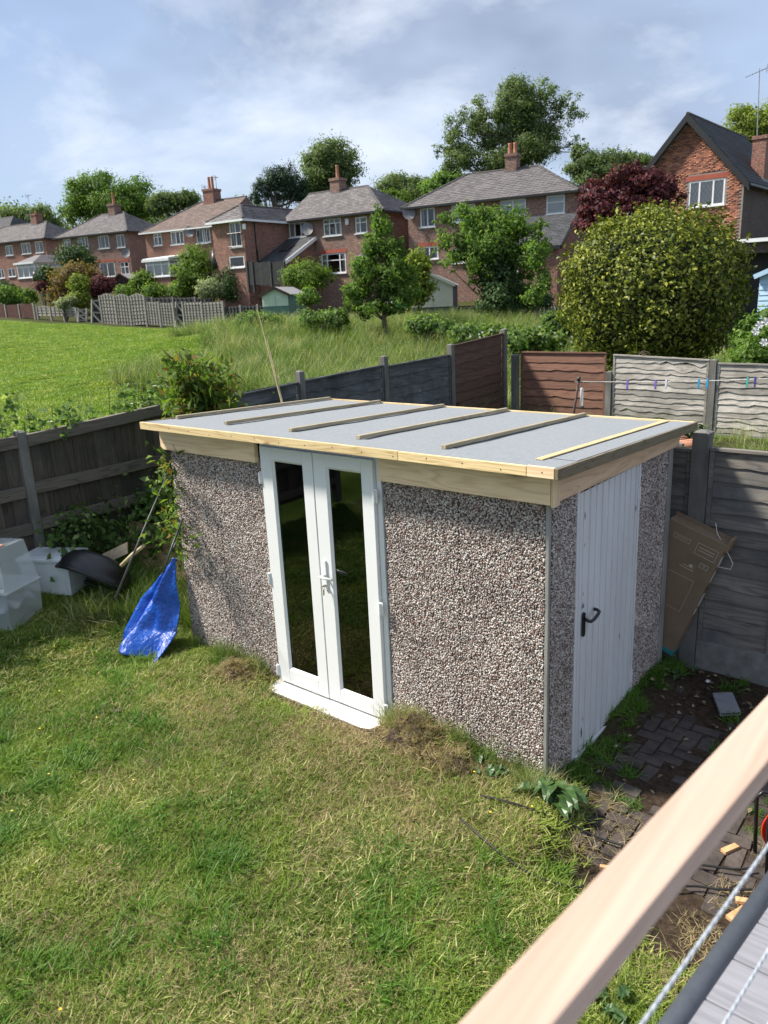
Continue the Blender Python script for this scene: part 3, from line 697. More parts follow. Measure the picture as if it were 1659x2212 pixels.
# --- far side of the neighbouring garden
YN = 9.6
nf = thing('timber_fence', 'neighbouring fence of one red-brown and several silvery wavy lap panels', 'fence', (-3, YN, .5))
post(nf, -5.72, YN-.02, .2, 1.90, .12)
slat_panel(nf, 'x', -5.60, -3.84, YN, .58, 1.93, 8, MT['fence_brown_x'], 8, .010, label='red-brown lap panel')
post(nf, -3.77, YN, .3, 1.62, .11)
slat_panel(nf, 'x', -3.70, -2.02, YN, .62, 1.90, 13, MT['fence_silver'], 9, .021, slope=-.07)
post(nf, -1.95, YN, .3, 1.86, .11)
slat_panel(nf, 'x', -1.88, -.10, YN, .62, 1.78, 12, MT['fence_silver'], 10, .021, slope=-.02)
post(nf, -.03, YN, .3, 1.84, .11)
slat_panel(nf, 'x', .04, 1.82, YN, .62, 1.78, 12, MT['fence_silver'], 11, .021)
for x0, x1 in ((-3.71, -2.01), (-1.89, -.09), (.03, 1.83)):
    MB().box(x0, x1, YN-.025, YN+.025, .42, .612).build('gravel_board', MT['conc'], nf, bevel=.004)
MB().box(-5.60, -3.84, YN-.025, YN+.025, .42, .572).build('gravel_board', MT['conc'], nf, bevel=.004)
# --- right behind the shed
YK = 2.27
kf = thing('timber_fence', 'grey lap fence with tall concrete post and gravel board right behind the shed', 'fence', (.3, YK, 0))
post(kf, .165, YK, -.2, 2.0, .125)
post(kf, 2.1, YK, -.2, 2.0, .125)
post(kf, -1.75, YK, -.2, 2.0, .125)
slat_panel(kf, 'x', .235, 2.03, YK, .21, 1.845, 13, MT['fence_grey_x'], 12, .006)
slat_panel(kf, 'x', -1.68, .095, YK, .21, 1.82, 13, MT['fence_grey_x'], 13, .006)
for x in (.80, 1.42): MB().box(x-.02, x+.02, YK-.05, YK-.028, .2, 1.84).build('batten', MT['fence_grey_x'], kf)
for x0, x1 in ((.232, 2.035), (-1.685, .098)): MB().box(x0, x1, YK-.03, YK+.03, -.2, .205).build('gravel_board', MT['conc'], kf, bevel=.004)
MB().box(-.09, -.01, YK+.04, YK+.10, .1, 1.86).build('post', MT['fence_grey_x'], kf)

# ================================================================== PAVED YARD

# ================================================================== PAVED YARD
pv = MB().add([(-.05, -.45, -.10), (2.6, -.45, -.10), (2.6, 2.2, -.10), (-.05, 2.2, -.10)], [(0, 1, 2, 3)]).build('yard_paving', MT['soil'])
tag(pv, kind='structure')
bw_, bl_ = .098, .198
def brick_variant(i):
    g = np.random.default_rng(100+i); b = MB().box(-bl_/2+.006, bl_/2-.006, -bw_/2+.006, bw_/2-.006, -.05, 0)
    b.v = [tuple(np.array(q)+g.normal(0, .002, 3)) for q in b.v]; return b.mesh('paving_brick')
bv = [brick_variant(i) for i in range(5)]
cnt = 0
def herring():
    """unit: horizontal brick at (0,0)-(2,1), vertical at (0,1)-(1,3); stepped by (1,1) and by (4,0)/(2,-2)"""
    out = []
    for a in range(-40, 60):
        for b in range(-40, 60):
            ox, oy = a+2*b, a-2*b
            out.append((ox+1, oy+.5, 0)); out.append((ox+.5, oy+2, 1))
    return out
for ux, uy, r in herring():
    x = .02+ux*.1; y = -.45+uy*.1
    if not (.03 < x < 1.75 and -.42 < y < 2.16): continue
    if y < -.15 and x < .35+rnd.uniform(-.05, .1): continue
    buried = (y > 1.35 and x < .9+rnd.uniform(-.2, .2)) or (x < .22+rnd.uniform(-.1, .08))
    z = float(ground(x, y))+.012+rnd.uniform(-.010, .004)-(.03 if buried or rnd.random() < .14 else 0)
    link('paving_brick', bv[rnd.randrange(5)], MT['paver'], pv, (x, y, z), rot=(rnd.gauss(0, .035), rnd.gauss(0, .035), (math.pi/2 if r else 0)+rnd.gauss(0, .03)))
    cnt += 1

# ================================================================== RAISED DECK WITH HANDRAIL (bottom right)
ZDK = 1.40
dk = thing('raised_deck', 'raised deck of grey composite boards with pale timber handrail and wire ropes', 'deck', (2.2, -2.5, 0))
ed = np.array([.115, .9934]); en = np.array([.9934, -.115])
E0 = np.array([1.612, -2.486])
def edk(t, o=0.): return E0+ed*t+en*o
jy0 = -2.346-.167*14
for i in range(24):
    y0 = jy0+.167*i; y1 = y0+.163
    if y1 > -1.05: break
    def xe(y): return E0[0]+ed[0]/ed[1]*(y-E0[1])+.012
    b = MB(); b.prism([(xe(y0), y0, ZDK-.025), (4.2, y0, ZDK-.025), (4.2, y1, ZDK-.025), (xe(y1), y1, ZDK-.025)], (0, 0, .025))
    b.build('deck_board', MT['deck'], dk, bevel=.003)
a_, b_ = edk(-2.3), edk(1.42)
MB().tube([(*a_, ZDK-.012), (*b_, ZDK-.012)], .030, 16).build('edge_trim', MT['trim'], dk, True)
MB().obox(((a_[0]+b_[0])/2+.03, (a_[1]+b_[1])/2, ZDK-.13), (ed[0]*1.86, ed[1]*1.86, 0), (en[0]*.02, en[1]*.02, 0), (0, 0, .09)).build('fascia', MT['trim'], dk)
MB().box(1.85, 4.2, -1.10, -1.06, ZDK-.22, ZDK-.03).build('joist', MT['fence_rail'], dk)
for t, o_ in ((1.2, .1), (-1.2, .1), (1.1, 2.3)):
    q = edk(t, o_); g_ = gz(*q); MB().box(q[0]-.05, q[0]+.05, q[1]-.05, q[1]+.05, g_-.1, ZDK-.03).build('leg', MT['fence_rail'], dk)
zr_ = 2.42
ra, rb = atz(985, 2212, zr_), atz(1659, 1499, zr_)
rd = (rb-ra)/np.linalg.norm(rb-ra); rn = np.array([rd[1], -rd[0], 0]); rw = .074
rc = ra+rn*rw/2
r0, r1 = rc-rd*.55, rc+rd*2.1
MB().obox((r0+r1)/2-np.array([0, 0, .021]), (r1-r0)/2, rn*rw/2, (0, 0, .021)).build('handrail', MT['rail_timber'], dk, bevel=.004)
for zrp in (2.14, 1.845, 1.60):
    p0 = np.array([*(rc-rd*.4)[:2], zrp+.003]); p1 = np.array([*(rc+rd*2.0)[:2], zrp-.012])
    rp = MB(); npt = 240; R1 = .0016
    for k in range(3):                                         # three laid strands twisting round each other
        ps = []
        for i in range(npt):
            f = i/(npt-1); a = f*230+k*2.094; c = p0+(p1-p0)*f
            ps.append(c+rn*R1*math.cos(a)+np.array([0, 0, 1.])*R1*math.sin(a))
        rp.tube(ps, .0021, 5)
    rp.build('wire_rope', MT['rope'], dk, True)
for t in (-.42, 2.02):
    q = rc+rd*t; MB().box(q[0]-.035, q[0]+.035, q[1]-.035, q[1]+.035, ZDK-.2, zr_-.043).build('post', MT['rail_timber'], dk, bevel=.004)

# ================================================================== LEAF MATERIALS
ML = {}
ML['mid'] = mat_leaf('leaf_mid', (0.076, 0.152, 0.034), (0.165, 0.275, 0.055), (0.256, 0.354, 0.085))
ML['light'] = mat_leaf('leaf_light', (0.091, 0.157, 0.030), (0.173, 0.272, 0.049), (0.247, 0.346, 0.074))
ML['dark'] = mat_leaf('leaf_dark', (0.032, 0.068, 0.024), (0.071, 0.133, 0.040), (0.111, 0.181, 0.060), trans=.2)
ML['conifer'] = mat_leaf('conifer', (0.021, 0.052, 0.028), (0.044, 0.090, 0.044), (0.060, 0.121, 0.060), trans=.1)
ML['laurel'] = mat_leaf('glossy_yellow_green', (0.055, 0.085, 0.015), (0.189, 0.226, 0.027), (0.512, 0.512, 0.091), rough=.45, trans=.2)
ML['maple'] = mat_leaf('purple_leaf', (0.060, 0.021, 0.028), (0.121, 0.032, 0.044), (0.221, 0.050, 0.050), trans=.3)
ML['rust'] = mat_leaf('rust_leaf', (0.116, 0.116, 0.036), (0.231, 0.157, 0.066), (0.363, 0.198, 0.116))
ML['lime'] = mat_leaf('lime_leaf', (0.148, 0.206, 0.033), (0.247, 0.314, 0.058), (0.346, 0.412, 0.099))
ML['tree_back'] = mat_leaf('leaf_back', (.085, .135, .06), (.175, .24, .09), (.26, .32, .14))
ML['pale'] = mat_leaf('pale_leaf', (0.165, 0.214, 0.116), (0.330, 0.380, 0.231), (0.600, 0.600, 0.462))
ML['reddish'] = mat_leaf('green_with_red_tips', (.07, .14, .028), (.17, .25, .05), (.30, .17, .07))
ML['bramble'] = mat_leaf('bramble_leaf', (0.060, 0.124, 0.037), (0.171, 0.272, 0.071), (0.343, 0.422, 0.171))
# grass: hue from the world position plus the blade's own value
def mat_grass(name, g1, g2, straw, mixat, trans=.3):
    m, nt, p = new_mat(name); v = pos(nt)
    a = nd(nt, 'ShaderNodeAttribute', attribute_name='v').outputs['Fac']
    o = mix(nt, ramp(nt, noise(nt, v, 1.3, 2, .6), [(.35, 0.), (.65, 1.)]), g1, g2)
    o = mix(nt, 1., o, ramp(nt, a, [(0., .6), (1., 1.)]), 'MULTIPLY')
    k = mth(nt, 'ADD', a, mth(nt, 'MULTIPLY', mth(nt, 'SUBTRACT', noise(nt, v, .9, 2, .65, loc=(3, 8, 1)), .5), 1.6))
    o = mix(nt, ramp(nt, k, [(mixat, 0.), (mixat+.22, 1.)]), o, straw)
    nt.links.new(o, p.inputs['Base Color']); p.inputs['Roughness'].default_value = .5; p.inputs['Specular IOR Level'].default_value = .3
    tr = nd(nt, 'ShaderNodeBsdfTranslucent'); nt.links.new(mix(nt, 1., o, (1.2, 1.3, .6), 'MULTIPLY'), tr.inputs[0])
    ms = nd(nt, 'ShaderNodeMixShader'); ms.inputs[0].default_value = trans
    nt.links.new(p.outputs[0], ms.inputs[1]); nt.links.new(tr.outputs[0], ms.inputs[2])
    nt.links.new(ms.outputs[0], nt.nodes['Material Output'].inputs[0]); return m
MG = mat_grass('lawn_blade', (.165, .270, .030), (.300, .395, .062), (.60, .55, .25), .76, .38)
MGL = mat_grass('lush_blade', (.090, .220, .024), (.165, .310, .038), (.32, .38, .09), 1.0, .38)
MGD = mat_grass('dry_blade', (.30, .26, .11), (.38, .31, .15), (.46, .36, .20), .45)
MGF = mat_grass('field_blade', (.175, .300, .026), (.265, .400, .040), (.42, .46, .10), .75)
MGT = mat_grass('tall_blade', (.135, .235, .042), (.215, .310, .075), (.58, .53, .32), .70, .4)
def blades(n, rad, lmin, lmax, wid, lean, seed, seg=2, curl=.6):
    """n bent strips rooted in a disc"""
    g = np.random.default_rng(seed)
    r = rad*np.sqrt(g.random(n)); t = g.uniform(0, 6.283, n); base = np.stack([r*np.cos(t), r*np.sin(t), np.zeros(n)], 1)
    az = g.uniform(0, 6.283, n); ln = g.uniform(lmin, lmax, n); le = np.clip(g.normal(lean, .28, n), .03, 1.5)
    dh = np.stack([np.cos(az), np.sin(az), np.zeros(n)], 1); sd_ = np.stack([-np.sin(az), np.cos(az), np.zeros(n)], 1)
    tw = g.normal(0, .5, n)[:, None]; sd_ = unit(sd_+np.array([0, 0, 1.])*tw)
    cols = []; p = base; ang = le
    for k in range(seg+1):
        w = wid*g.uniform(.8, 1.2, n)*(1-(k/seg)**1.6*.88)
        cols.append((p-sd_*w[:, None]/2, p+sd_*w[:, None]/2))
        st = (ln/seg)[:, None]; p = p+st*(dh*np.sin(ang)[:, None]+np.array([0, 0, 1.])*np.cos(ang)[:, None]); ang = np.minimum(ang+curl/seg, 1.75)
        p[:, 2] = np.maximum(p[:, 2], .004)
    V = np.stack([c for pr_ in cols for c in pr_], 1).reshape(-1, 3)        # per blade: l0 r0 l1 r1 ...
    q = np.array([[2*k, 2*k+1, 2*k+3, 2*k+2] for k in range(seg)])
    Fq = (np.arange(n)[:, None, None]*(2*(seg+1))+q[None]).reshape(-1, 4)
    return fast_mesh('blades', V, Fq, np.repeat(g.random(n), seg))
mown = [source('mown_patch', blades(230, .19, .03, .09, .0070, 1.18, 200+i, 2, .3), MG) for i in range(4)]
lush = [source('lush_tuft', blades(70, .08, .06, .16, .0072, .85, 220+i, 3, .9), MGL) for i in range(3)]
dryt = [source('dry_patch', blades(150, .17, .03, .10, .0040, 1.25, 230+i, 2, .3), MGD) for i in range(3)]
fieldp = [source('field_patch', blades(200, .33, .03, .075, .012, .9, 240+i, 2, .5), MGF) for i in range(3)]
tall = [source('tall_tuft', blades(55, .16, .35, .95, .010, .28, 250+i, 4, 1.0), MGT) for i in range(4)]
def spread(n, x0, x1, y0, y1, keep, g):
    X = g.uniform(x0, x1, n); Y = g.uniform(y0, y1, n); k = keep(X, Y); return X[k], Y[k]
def ground_scatter(name, X, Y, smin, smax, src, g, dz=0., tilt=.06):
    n = len(X); P = np.stack([X, Y, ground(X, Y)+dz], 1)
    R_ = np.stack([g.normal(0, tilt, n), g.normal(0, tilt, n), g.uniform(0, 6.283, n)], 1)
    return scatter(name, None, None, P, R_, g.uniform(smin, smax, n), g.integers(0, len(src), n), src)
g = np.random.default_rng(5)
inside = lambda X, Y: ~((X > -3.76) & (X < .02) & (Y > -.03) & (Y < 2.1)) & ~((X > -2.56) & (X < -1.25) & (Y > -.26) & (Y < .1))
def lawn_keep(X, Y): return inside(X, Y) & (g.random(len(X)) > soil_amt(X, Y)*1.15) & ~((X > 1.75) & (Y > -.8))
X, Y = spread(8200, -5.85, 2.0, -4.6, 2.2, lambda x, y: lawn_keep(x, y) & (y < .35+.0*x) | (lawn_keep(x, y) & (x < -3.8)), g)
o = ground_scatter('mown_grass', X, Y, .75, 1.15, mown, g); tag(o, 'short patchy mown grass of the garden lawn', 'grass')
X, Y = spread(3000, -5.85, 1.9, -4.6, .3, lambda x, y: lawn_keep(x, y) & (lumps(x*1.7, y*1.7) > .48-.16*smooth(-1.0, -2.6, x)*smooth(-.9, -2., y)) & (g.random(len(x)) > dry_amt(x, y)*1.1), g)
o = ground_scatter('lush_grass', X, Y, .6, 1.25, lush, g); tag(o, 'lusher green tufts growing through the mown lawn', 'grass')
X, Y = spread(6500, -5.0, 1.9, -4.6, .2, lambda x, y: inside(x, y) & ((y < -.44+.08*np.sin(x*7)) | (np.abs(x+1.75) > .75) | (g.random(len(x)) < .18)) & (g.random(len(x)) < np.clip(dry_amt(x, y)*.9*(1-.75*smooth(-.1, .4, x))+.6*soil_amt(x, y)*(x < .05), 0, 1)), g)
o = ground_scatter('dry_clippings', X, Y, .7, 1.2, dryt, g, .006); tag(o, 'dry straw coloured clippings lying on the lawn', 'clippings')
# long grass round the rubbish and along the shed foot
X, Y = spread(1500, -5.8, -3.85, -.6, 2.1, lambda x, y: ((y > -.45+.25*np.sin(x*4)) | (x < -5.0)) & ~((x > -4.35) & (y < .12)) & ~((np.abs(x+5.3) < .42) & (np.abs(y+.8) < .75)), g)
o = ground_scatter('long_grass', X, Y, .22, .50, tall, g); tag(o, 'long uncut grass in the shaded corner left of the shed', 'grass')
X = np.concatenate([g.normal(-1.12, .09, 26), g.normal(-2.9, .15, 14), g.normal(.05, .1, 16), g.uniform(-3.7, -2.6, 16), g.uniform(-.8, .0, 12)]); Y = np.concatenate([g.normal(-.10, .05, 26), g.normal(-.10, .05, 14), g.normal(-.18, .06, 16), g.normal(-.07, .02, 16), g.normal(-.07, .02, 12)])
o = ground_scatter('edge_grass', X, Y, .15, .32, tall, g); tag(o, 'tufts of grass against the foot of the pebble-dashed wall', 'grass')
X, Y = spread(240, -.05, 1.4, .15, 2.15, lambda x, y: (np.abs(x-.05) < .14) | (g.random(len(x)) < .10), g)
o = ground_scatter('yard_weeds', X, Y, .5, 1.0, lush, g); tag(o, 'green weeds sprouting between the yard bricks by the side door', 'weeds')
# turf clods dug up by the doors
for (cx_, cy_, r_, nb_, lab) in ((-.98, -.20, .17, 40, 'heap of dug turf and dry roots right of the white door sill'), (-2.86, -.24, .13, 26, 'small clump of dug turf left of the white door sill'), (-.55, -.27, .12, 20, 'clod of brown roots below the pebble wall near the corner')):
    t_ = thing('turf_heap', lab, 'turf', (cx_, cy_, gz(cx_, cy_)))
    V = []; Fc = []; nr, ns_ = 7, 18
    for i in range(nr+1):
        for j in range(ns_):
            a = 2*math.pi*j/ns_; f = i/nr; rr_ = r_*math.sin(f*math.pi/2)*(1+.22*math.sin(3*a+cx_*9)+.15*math.sin(7*a+i)); x, y = cx_+rr_*math.cos(a), cy_+rr_*math.sin(a)*.75
            V.append((x, y, gz(x, y)-.02+.13*r_/.17*math.cos(f*math.pi/2)**1.2*(1+.3*math.sin(5*a+i*2))))
    for i in range(nr):
        for j in range(ns_): Fc.append((i*ns_+j, (i+1)*ns_+j, (i+1)*ns_+(j+1) % ns_, i*ns_+(j+1) % ns_))
    MB().add(V, Fc).build('earth', MT['soil'], t_, True)
    X = g.normal(cx_, r_*.55, nb_); Y = g.normal(cy_, r_*.4, nb_); k_ = (((X-cx_)/r_)**2+((Y-cy_)/(r_*.75))**2 < 1.3) & inside(X, Y); X, Y = X[k_], Y[k_]; d_ = np.sqrt(((X-cx_)/r_)**2+((Y-cy_)/(r_*.75))**2)
    Z = ground(X, Y)+.11*r_/.17*np.clip(np.cos(np.clip(d_, 0, 1)*1.57), 0, 1)
    scatter('roots', None, t_, np.stack([X, Y, Z], 1), np.stack([g.normal(0, .5, len(X)), g.normal(0, .5, len(X)), g.uniform(0, 6.28, len(X))], 1), g.uniform(.35, .7, len(X)), g.integers(0, 3, len(X)), dryt)
# playing field beyond the fence
def fk(X, Y):
    s, u = su(X, Y); return (X < FX-.25) & (s < 38.0-.63*u) & (u > -.56*s) & (u < .1*s)
X, Y = spread(60000, -55, -6, -3, 46, fk, g)
s_, _u_ = su(X, Y); k_ = g.random(len(X)) < np.clip(14/np.maximum(s_, 5), .18, 1); X, Y = X[k_], Y[k_]
o = ground_scatter('field_grass', X, Y, .8, 1.6, fieldp, g); tag(o, 'bright green mown grass of the playing field', 'grass')
# wild bank of tall grass between the field and the houses
def wk(X, Y):
    s, u = su(X, Y); e = -6.0+1.2*np.sin(s*.5)+.9*np.sin(s*1.3); lim = -3.3*(s < 20)+e*(s >= 20)
    return (X < FX-.15) & (u > lim-(s-24)*.12) & (u < .22*s+4) & (s < 37-.63*u) & (s > 12.5)
X, Y = spread(26000, -40, -6, 2, 40, wk, g)
k_ = g.random(len(X)) < .9; X, Y = X[k_], Y[k_]
X2, Y2 = spread(14000, -5.8, 22, 9.9, 42, lambda x, y: (su(x, y)[0] < 37-.63*su(x, y)[1]) & (su(x, y)[1] < .55*su(x, y)[0]), g); o2 = ground_scatter('low_scrub_grass', X2, Y2, .30, .62, tall, g); tag(o2, 'lower rough grass in front of the low grey fence', 'grass')
o = ground_scatter('tall_grass', X, Y, .55, 1.15, tall, g); tag(o, 'tall seeding grass on the wild bank below the houses', 'grass')
X, Y = spread(420, FX-1.1, FX-.25, 1.5, 9.5, lambda x, y: g.random(len(x)) < .6, g)
Xn, Yn = spread(900, -5.7, 3, 2.6, 9.4, lambda x, y: (g.random(len(x)) < .75), g)
o = ground_scatter('neighbour_grass', Xn, Yn, .25, .6, tall, g); tag(o, 'rough grass in the neighbouring garden behind the shed', 'grass')
o = ground_scatter('verge_grass', X, Y, .8, 1.25, tall, g); tag(o, 'pale seeding grass on the field side of the dark fence', 'grass')

# ================================================================== PLANTS NEAR THE SHED
def stems(b, base, tips, r0=.012, r1=.003, sag=0.):
    for t in tips:
        base_ = np.array(base); t = np.array(t); m1 = base_+(t-base_)*.5+np.array([0, 0, sag]); b.tube([base_, m1, t], [r0, (r0+r1)/2, r1], 5)
def bush(name, label, cat, base, lobes, n, size, mat_, seed, aspect=.5, clumps=90, spread_=.22, shell=.45, group=None, droop=.2, stem='bark', nst=9):
    t = thing(name, label, cat, base, group)
    P, N, cc = crown_points(lobes, n, seed, shell, clumps, spread_)
    link('foliage', leaves_mesh('foliage', P, N, size, aspect, seed, droop), ML[mat_], t)
    b = MB(); stems(b, base, cc[:nst], max(.012, size*.35), size*.08); b.build('stem', MT[stem], t)
    return t
gF = gz(FX+.2, 2.0)
# leafy shrub with red tips over the fence
t = thing('shrub', 'tall shrub with arching red-tipped leaves rising over the fence', 'shrub', (-5.55, 2.1, gz(-5.5, 2.1)))
b = MB(); P = []; N = []
gg = np.random.default_rng(77)
for i in range(64):
    tip = pt(gg.uniform(355, 505), gg.uniform(760, 885), gg.uniform(8.0, 8.9)); base = np.array([-5.45+gg.normal(0, .12), 2.05+gg.normal(0, .2), .3])
    mid = (tip+base)/2+np.array([0, 0, .15]); b.tube([base, mid, tip], [.009, .006, .002], 5)
    for k in range(60):
        f = gg.uniform(.42, 1.02); q = (1-f)**2*base+2*f*(1-f)*mid+f*f*tip; P.append(q+gg.normal(0, .05, 3)); N.append(gg.normal(0, .6, 3)+np.array([0, 0, .9]))
b.build('stem', MT['bark'], t)
link('foliage', leaves_mesh('foliage', np.array(P), unit(np.array(N)), .13, .36, 5, .5), ML['reddish'], t)
# same kind growing in the gap left of the shed
t = thing('shrub', 'leggy shrub with red-tipped leaves squeezed against the left shed wall', 'shrub', (-4.1, .75, gz(-4.1, .75)))
b = MB(); P = []; N = []
for i in range(24):
    tip = pt(gg.uniform(330, 392), gg.uniform(955, 1190), gg.uniform(6.3, 7.0)); base = np.array([-4.15+gg.normal(0, .1), .85+gg.normal(0, .15), .15])
    mid = (tip+base)/2+np.array([-.05, 0, .15]); b.tube([base, mid, tip], [.008, .005, .002], 5)
    for k in range(26):
        f = gg.uniform(.35, 1.02); q = (1-f)**2*base+2*f*(1-f)*mid+f*f*tip; P.append(q+gg.normal(0, .045, 3)); N.append(gg.normal(0, .6, 3)+np.array([0, 0, .9]))
P = np.array(P); N = unit(np.array(N)); k_ = ~((P[:, 0] > -3.8) & (P[:, 1] > -.06)); P, N = P[k_], N[k_]
b.build('stem', MT['bark'], t)
link('foliage', leaves_mesh('foliage', P, N, .085, .38, 6, .45), ML['reddish'], t)
# bramble scrambling along the top of the fence
t = thing('bramble', 'bramble with pale flowers scrambling along the top of the boarded fence', 'bramble', (FX-.3, -.4, .4))
b = MB(); P = []; N = []
for i in range(60):
    y0 = gg.uniform(-2.3, 1.9); x0 = FX+gg.uniform(-.45, -.05); dy = gg.uniform(-.5, .5); top = gg.uniform(2.0, 2.42)-.12*(y0 > .5)
    p0, p1, p2 = np.array([x0-.1, y0, .5]), np.array([x0, y0+dy*.4, top]), np.array([x0+gg.uniform(-.05, .28), y0+dy, top-gg.uniform(-.06, .22)])
    if i < 45: b.tube([p0, p1, p2], [.005, .004, .002], 4)
    for k in range(46):
        f = gg.uniform(.55, 1.0); q = (1-f)**2*p0+2*f*(1-f)*p1+f*f*p2; q = q+gg.normal(0, .055, 3); P.append(q); N.append(gg.normal(0, .5, 3)+np.array([.2, -.2, 1.]))
P = np.array(P); N = unit(np.array(N)); k_ = ~((np.abs(P[:, 0]-FX) < .06) & (P[:, 2] < 1.9)); P, N = P[k_], N[k_]
b.build('stem', MT['bark'], t)
link('foliage', leaves_mesh('foliage', P, N, .070, .75, 8, .15), ML['bramble'], t)
fl = MB()
for i in range(46):
    q = P[gg.integers(len(P))]+np.array([.02, -.02, .05])
    for k in range(5):
        a = 1.2566*k; c, s_ = math.cos(a), math.sin(a); r_ = .02
        fl.quad(q, q+np.array([c*r_-s_*r_*.5, s_*r_+c*r_*.5, .006]), q+np.array([c*r_*1.6, s_*r_*1.6, .003]), q+np.array([c*r_+s_*r_*.5, s_*r_-c*r_*.5, .006]))
fl.build('flowers', MT['white_fl'], t)['kind'] = 'stuff'
# bramble and nettles in the dark corner
bush('bramble', 'low bramble and nettles sprawling at the foot of the boarded fence', 'bramble', (-5.3, .5, gz(-5.3, .5)),
     [((-5.55, -.05, .75), (.25, .5, .35)), ((-5.4, .75, .75), (.4, .6, .45)), ((-5.0, 1.5, .9), (.5, .5, .6)), ((-4.5, 1.6, 1.1), (.4, .35, .7)), ((-5.7, -1.0, .6), (.12, .15, .5)), ((-4.6, 1.0, .55), (.4, .3, .3)), ((-4.25, .95, .9), (.25, .35, .55)), ((-4.9, 1.9, 1.2), (.6, .3, .6)), ((-4.45, .85, .75), (.35, .35, .5)), ((-4.15, 1.3, 1.2), (.25, .5, .7)), ((-4.7, 1.3, 1.0), (.5, .4, .6))], 15000, .075, 'bramble', 9, .7, 120, .30, .2)
# dock and buttercup leaves at the shed corner
t = thing('dock_plant', 'broad-leaved dock plant at the right front corner of the shed', 'weed', (.10, -.13, gz(.1, -.13)))
b = MB()
def dock_leaf(b, c, az, L_, w, lift):
    c = np.array(c); d = np.array([math.cos(az), math.sin(az), 0]); s_ = np.array([-d[1], d[0], 0]); n = 6; row = []
    for i in range(n+1):
        f = i/n; ww = w*math.sin(math.pi*min(1, f*.93+.05))**.8*(1.15-f*.4); z = lift*f-(lift*.9+.03)*f*f
        m_ = c+d*L_*f+np.array([0, 0, z]); row.append((m_-s_*ww/2+np.array([0, 0, .012*math.sin(i*2.2)]), m_-np.array([0, 0, .008]), m_+s_*ww/2+np.array([0, 0, .012*math.cos(i*2.7)])))
    o_ = len(b.v)
    for r_ in row: b.v += [tuple(q) for q in r_]
    for i in range(n):
        for k in range(2): a = o_+3*i+k; b.f.append((a, a+1, a+4, a+3))
DL = mat_plain('dock_leaf', (.035, .085, .022), .4, .4, 12, bmp=.4, bdist=.006, c2=(.07, .14, .035))
MT['dock'] = DL
for i in range(11):
    lm = MB(); dock_leaf(lm, (.10+rnd.gauss(0, .03), -.13+rnd.gauss(0, .03), gz(.1, -.13)+.06+.02*(i % 3)), rnd.uniform(-2.6, .9), rnd.uniform(.16, .25), rnd.uniform(.07, .11), rnd.uniform(.10, .24))
    lm.build('leaf', DL, t)
for lx, ly, nn, lab in ((1.02, -1.40, 9, 'dock leaves in the grass beside the deck handrail'), (1.30, -1.75, 8, 'low weed leaves in the grass under the deck edge'), (-.28, -.16, 7, 'small leafy weed at the wall foot left of the shed corner'), (.22, 1.92, 5, 'single dock plant under the leaning cardboard box')):
    t = thing('dock_plant', lab, 'weed', (lx, ly, gz(lx, ly)))
    for i in range(nn):
        lm = MB(); dock_leaf(lm, (lx+rnd.gauss(0, .07), ly+rnd.gauss(0, .05), gz(lx, ly)+.04), rnd.uniform(0, 6.28), rnd.uniform(.07, .14), rnd.uniform(.04, .07), rnd.uniform(.05, .12)); lm.build('leaf', DL, t)
# buttercups dotted through the lawn
bc = [(-3.3, -1.75), (-3.55, -2.1), (-3.0, -2.25), (-2.7, -2.0), (-2.5, -2.35), (-1.95, -2.75), (-2.15, -1.7), (-3.75, -1.35), (.12, -.42), (-.05, -.62), (.22, -.2), (-.35, -.33), (-2.2, -3.0), (-.9, -2.9), (-3.1, -1.4), (-1.9, -3.4), (-3.35, -2.45)]
fm_ = MB()
for k in range(5):
    a = 1.2566*k; fm_.quad((0, 0, 0), (.006*math.cos(a-.55), .006*math.sin(a-.55), .003), (.009*math.cos(a), .009*math.sin(a), .004), (.006*math.cos(a+.55), .006*math.sin(a+.55), .003))
fmm = fm_.mesh('petals'); fst = MB().tube([(0, 0, -.09), (.004, 0, -.04), (0, 0, 0)], .0015, 4).mesh('stalk')
for i, (x, y) in enumerate(bc):
    t = thing('buttercup', 'tiny yellow buttercup on a thin stalk in the lawn', 'flower', (x, y, gz(x, y)), 'buttercups in the lawn')
    z = gz(x, y)+.09; link('petals', fmm, MT['yellow'], t, (x, y, z)); link('stalk', fst, DL, t, (x, y, z))
# two dry canes behind the roof
for a, b_, lab in (((607, 872), (557, 672), 'tall dry bare cane standing behind the shed roof'), ((608, 868), (577, 735), 'shorter dry cane beside the tall bare one')):
    p0, p1 = pt(*a, 8.6), pt(*b_, 8.75); p0 = p0-(p1-p0)*.85
    tag(MB().tube([p0, (p0+p1)/2+np.array([.015, 0, 0]), p1], [.010, .008, .004], 6).build('garden_cane', MT['straw_stem'], None), lab, 'cane')

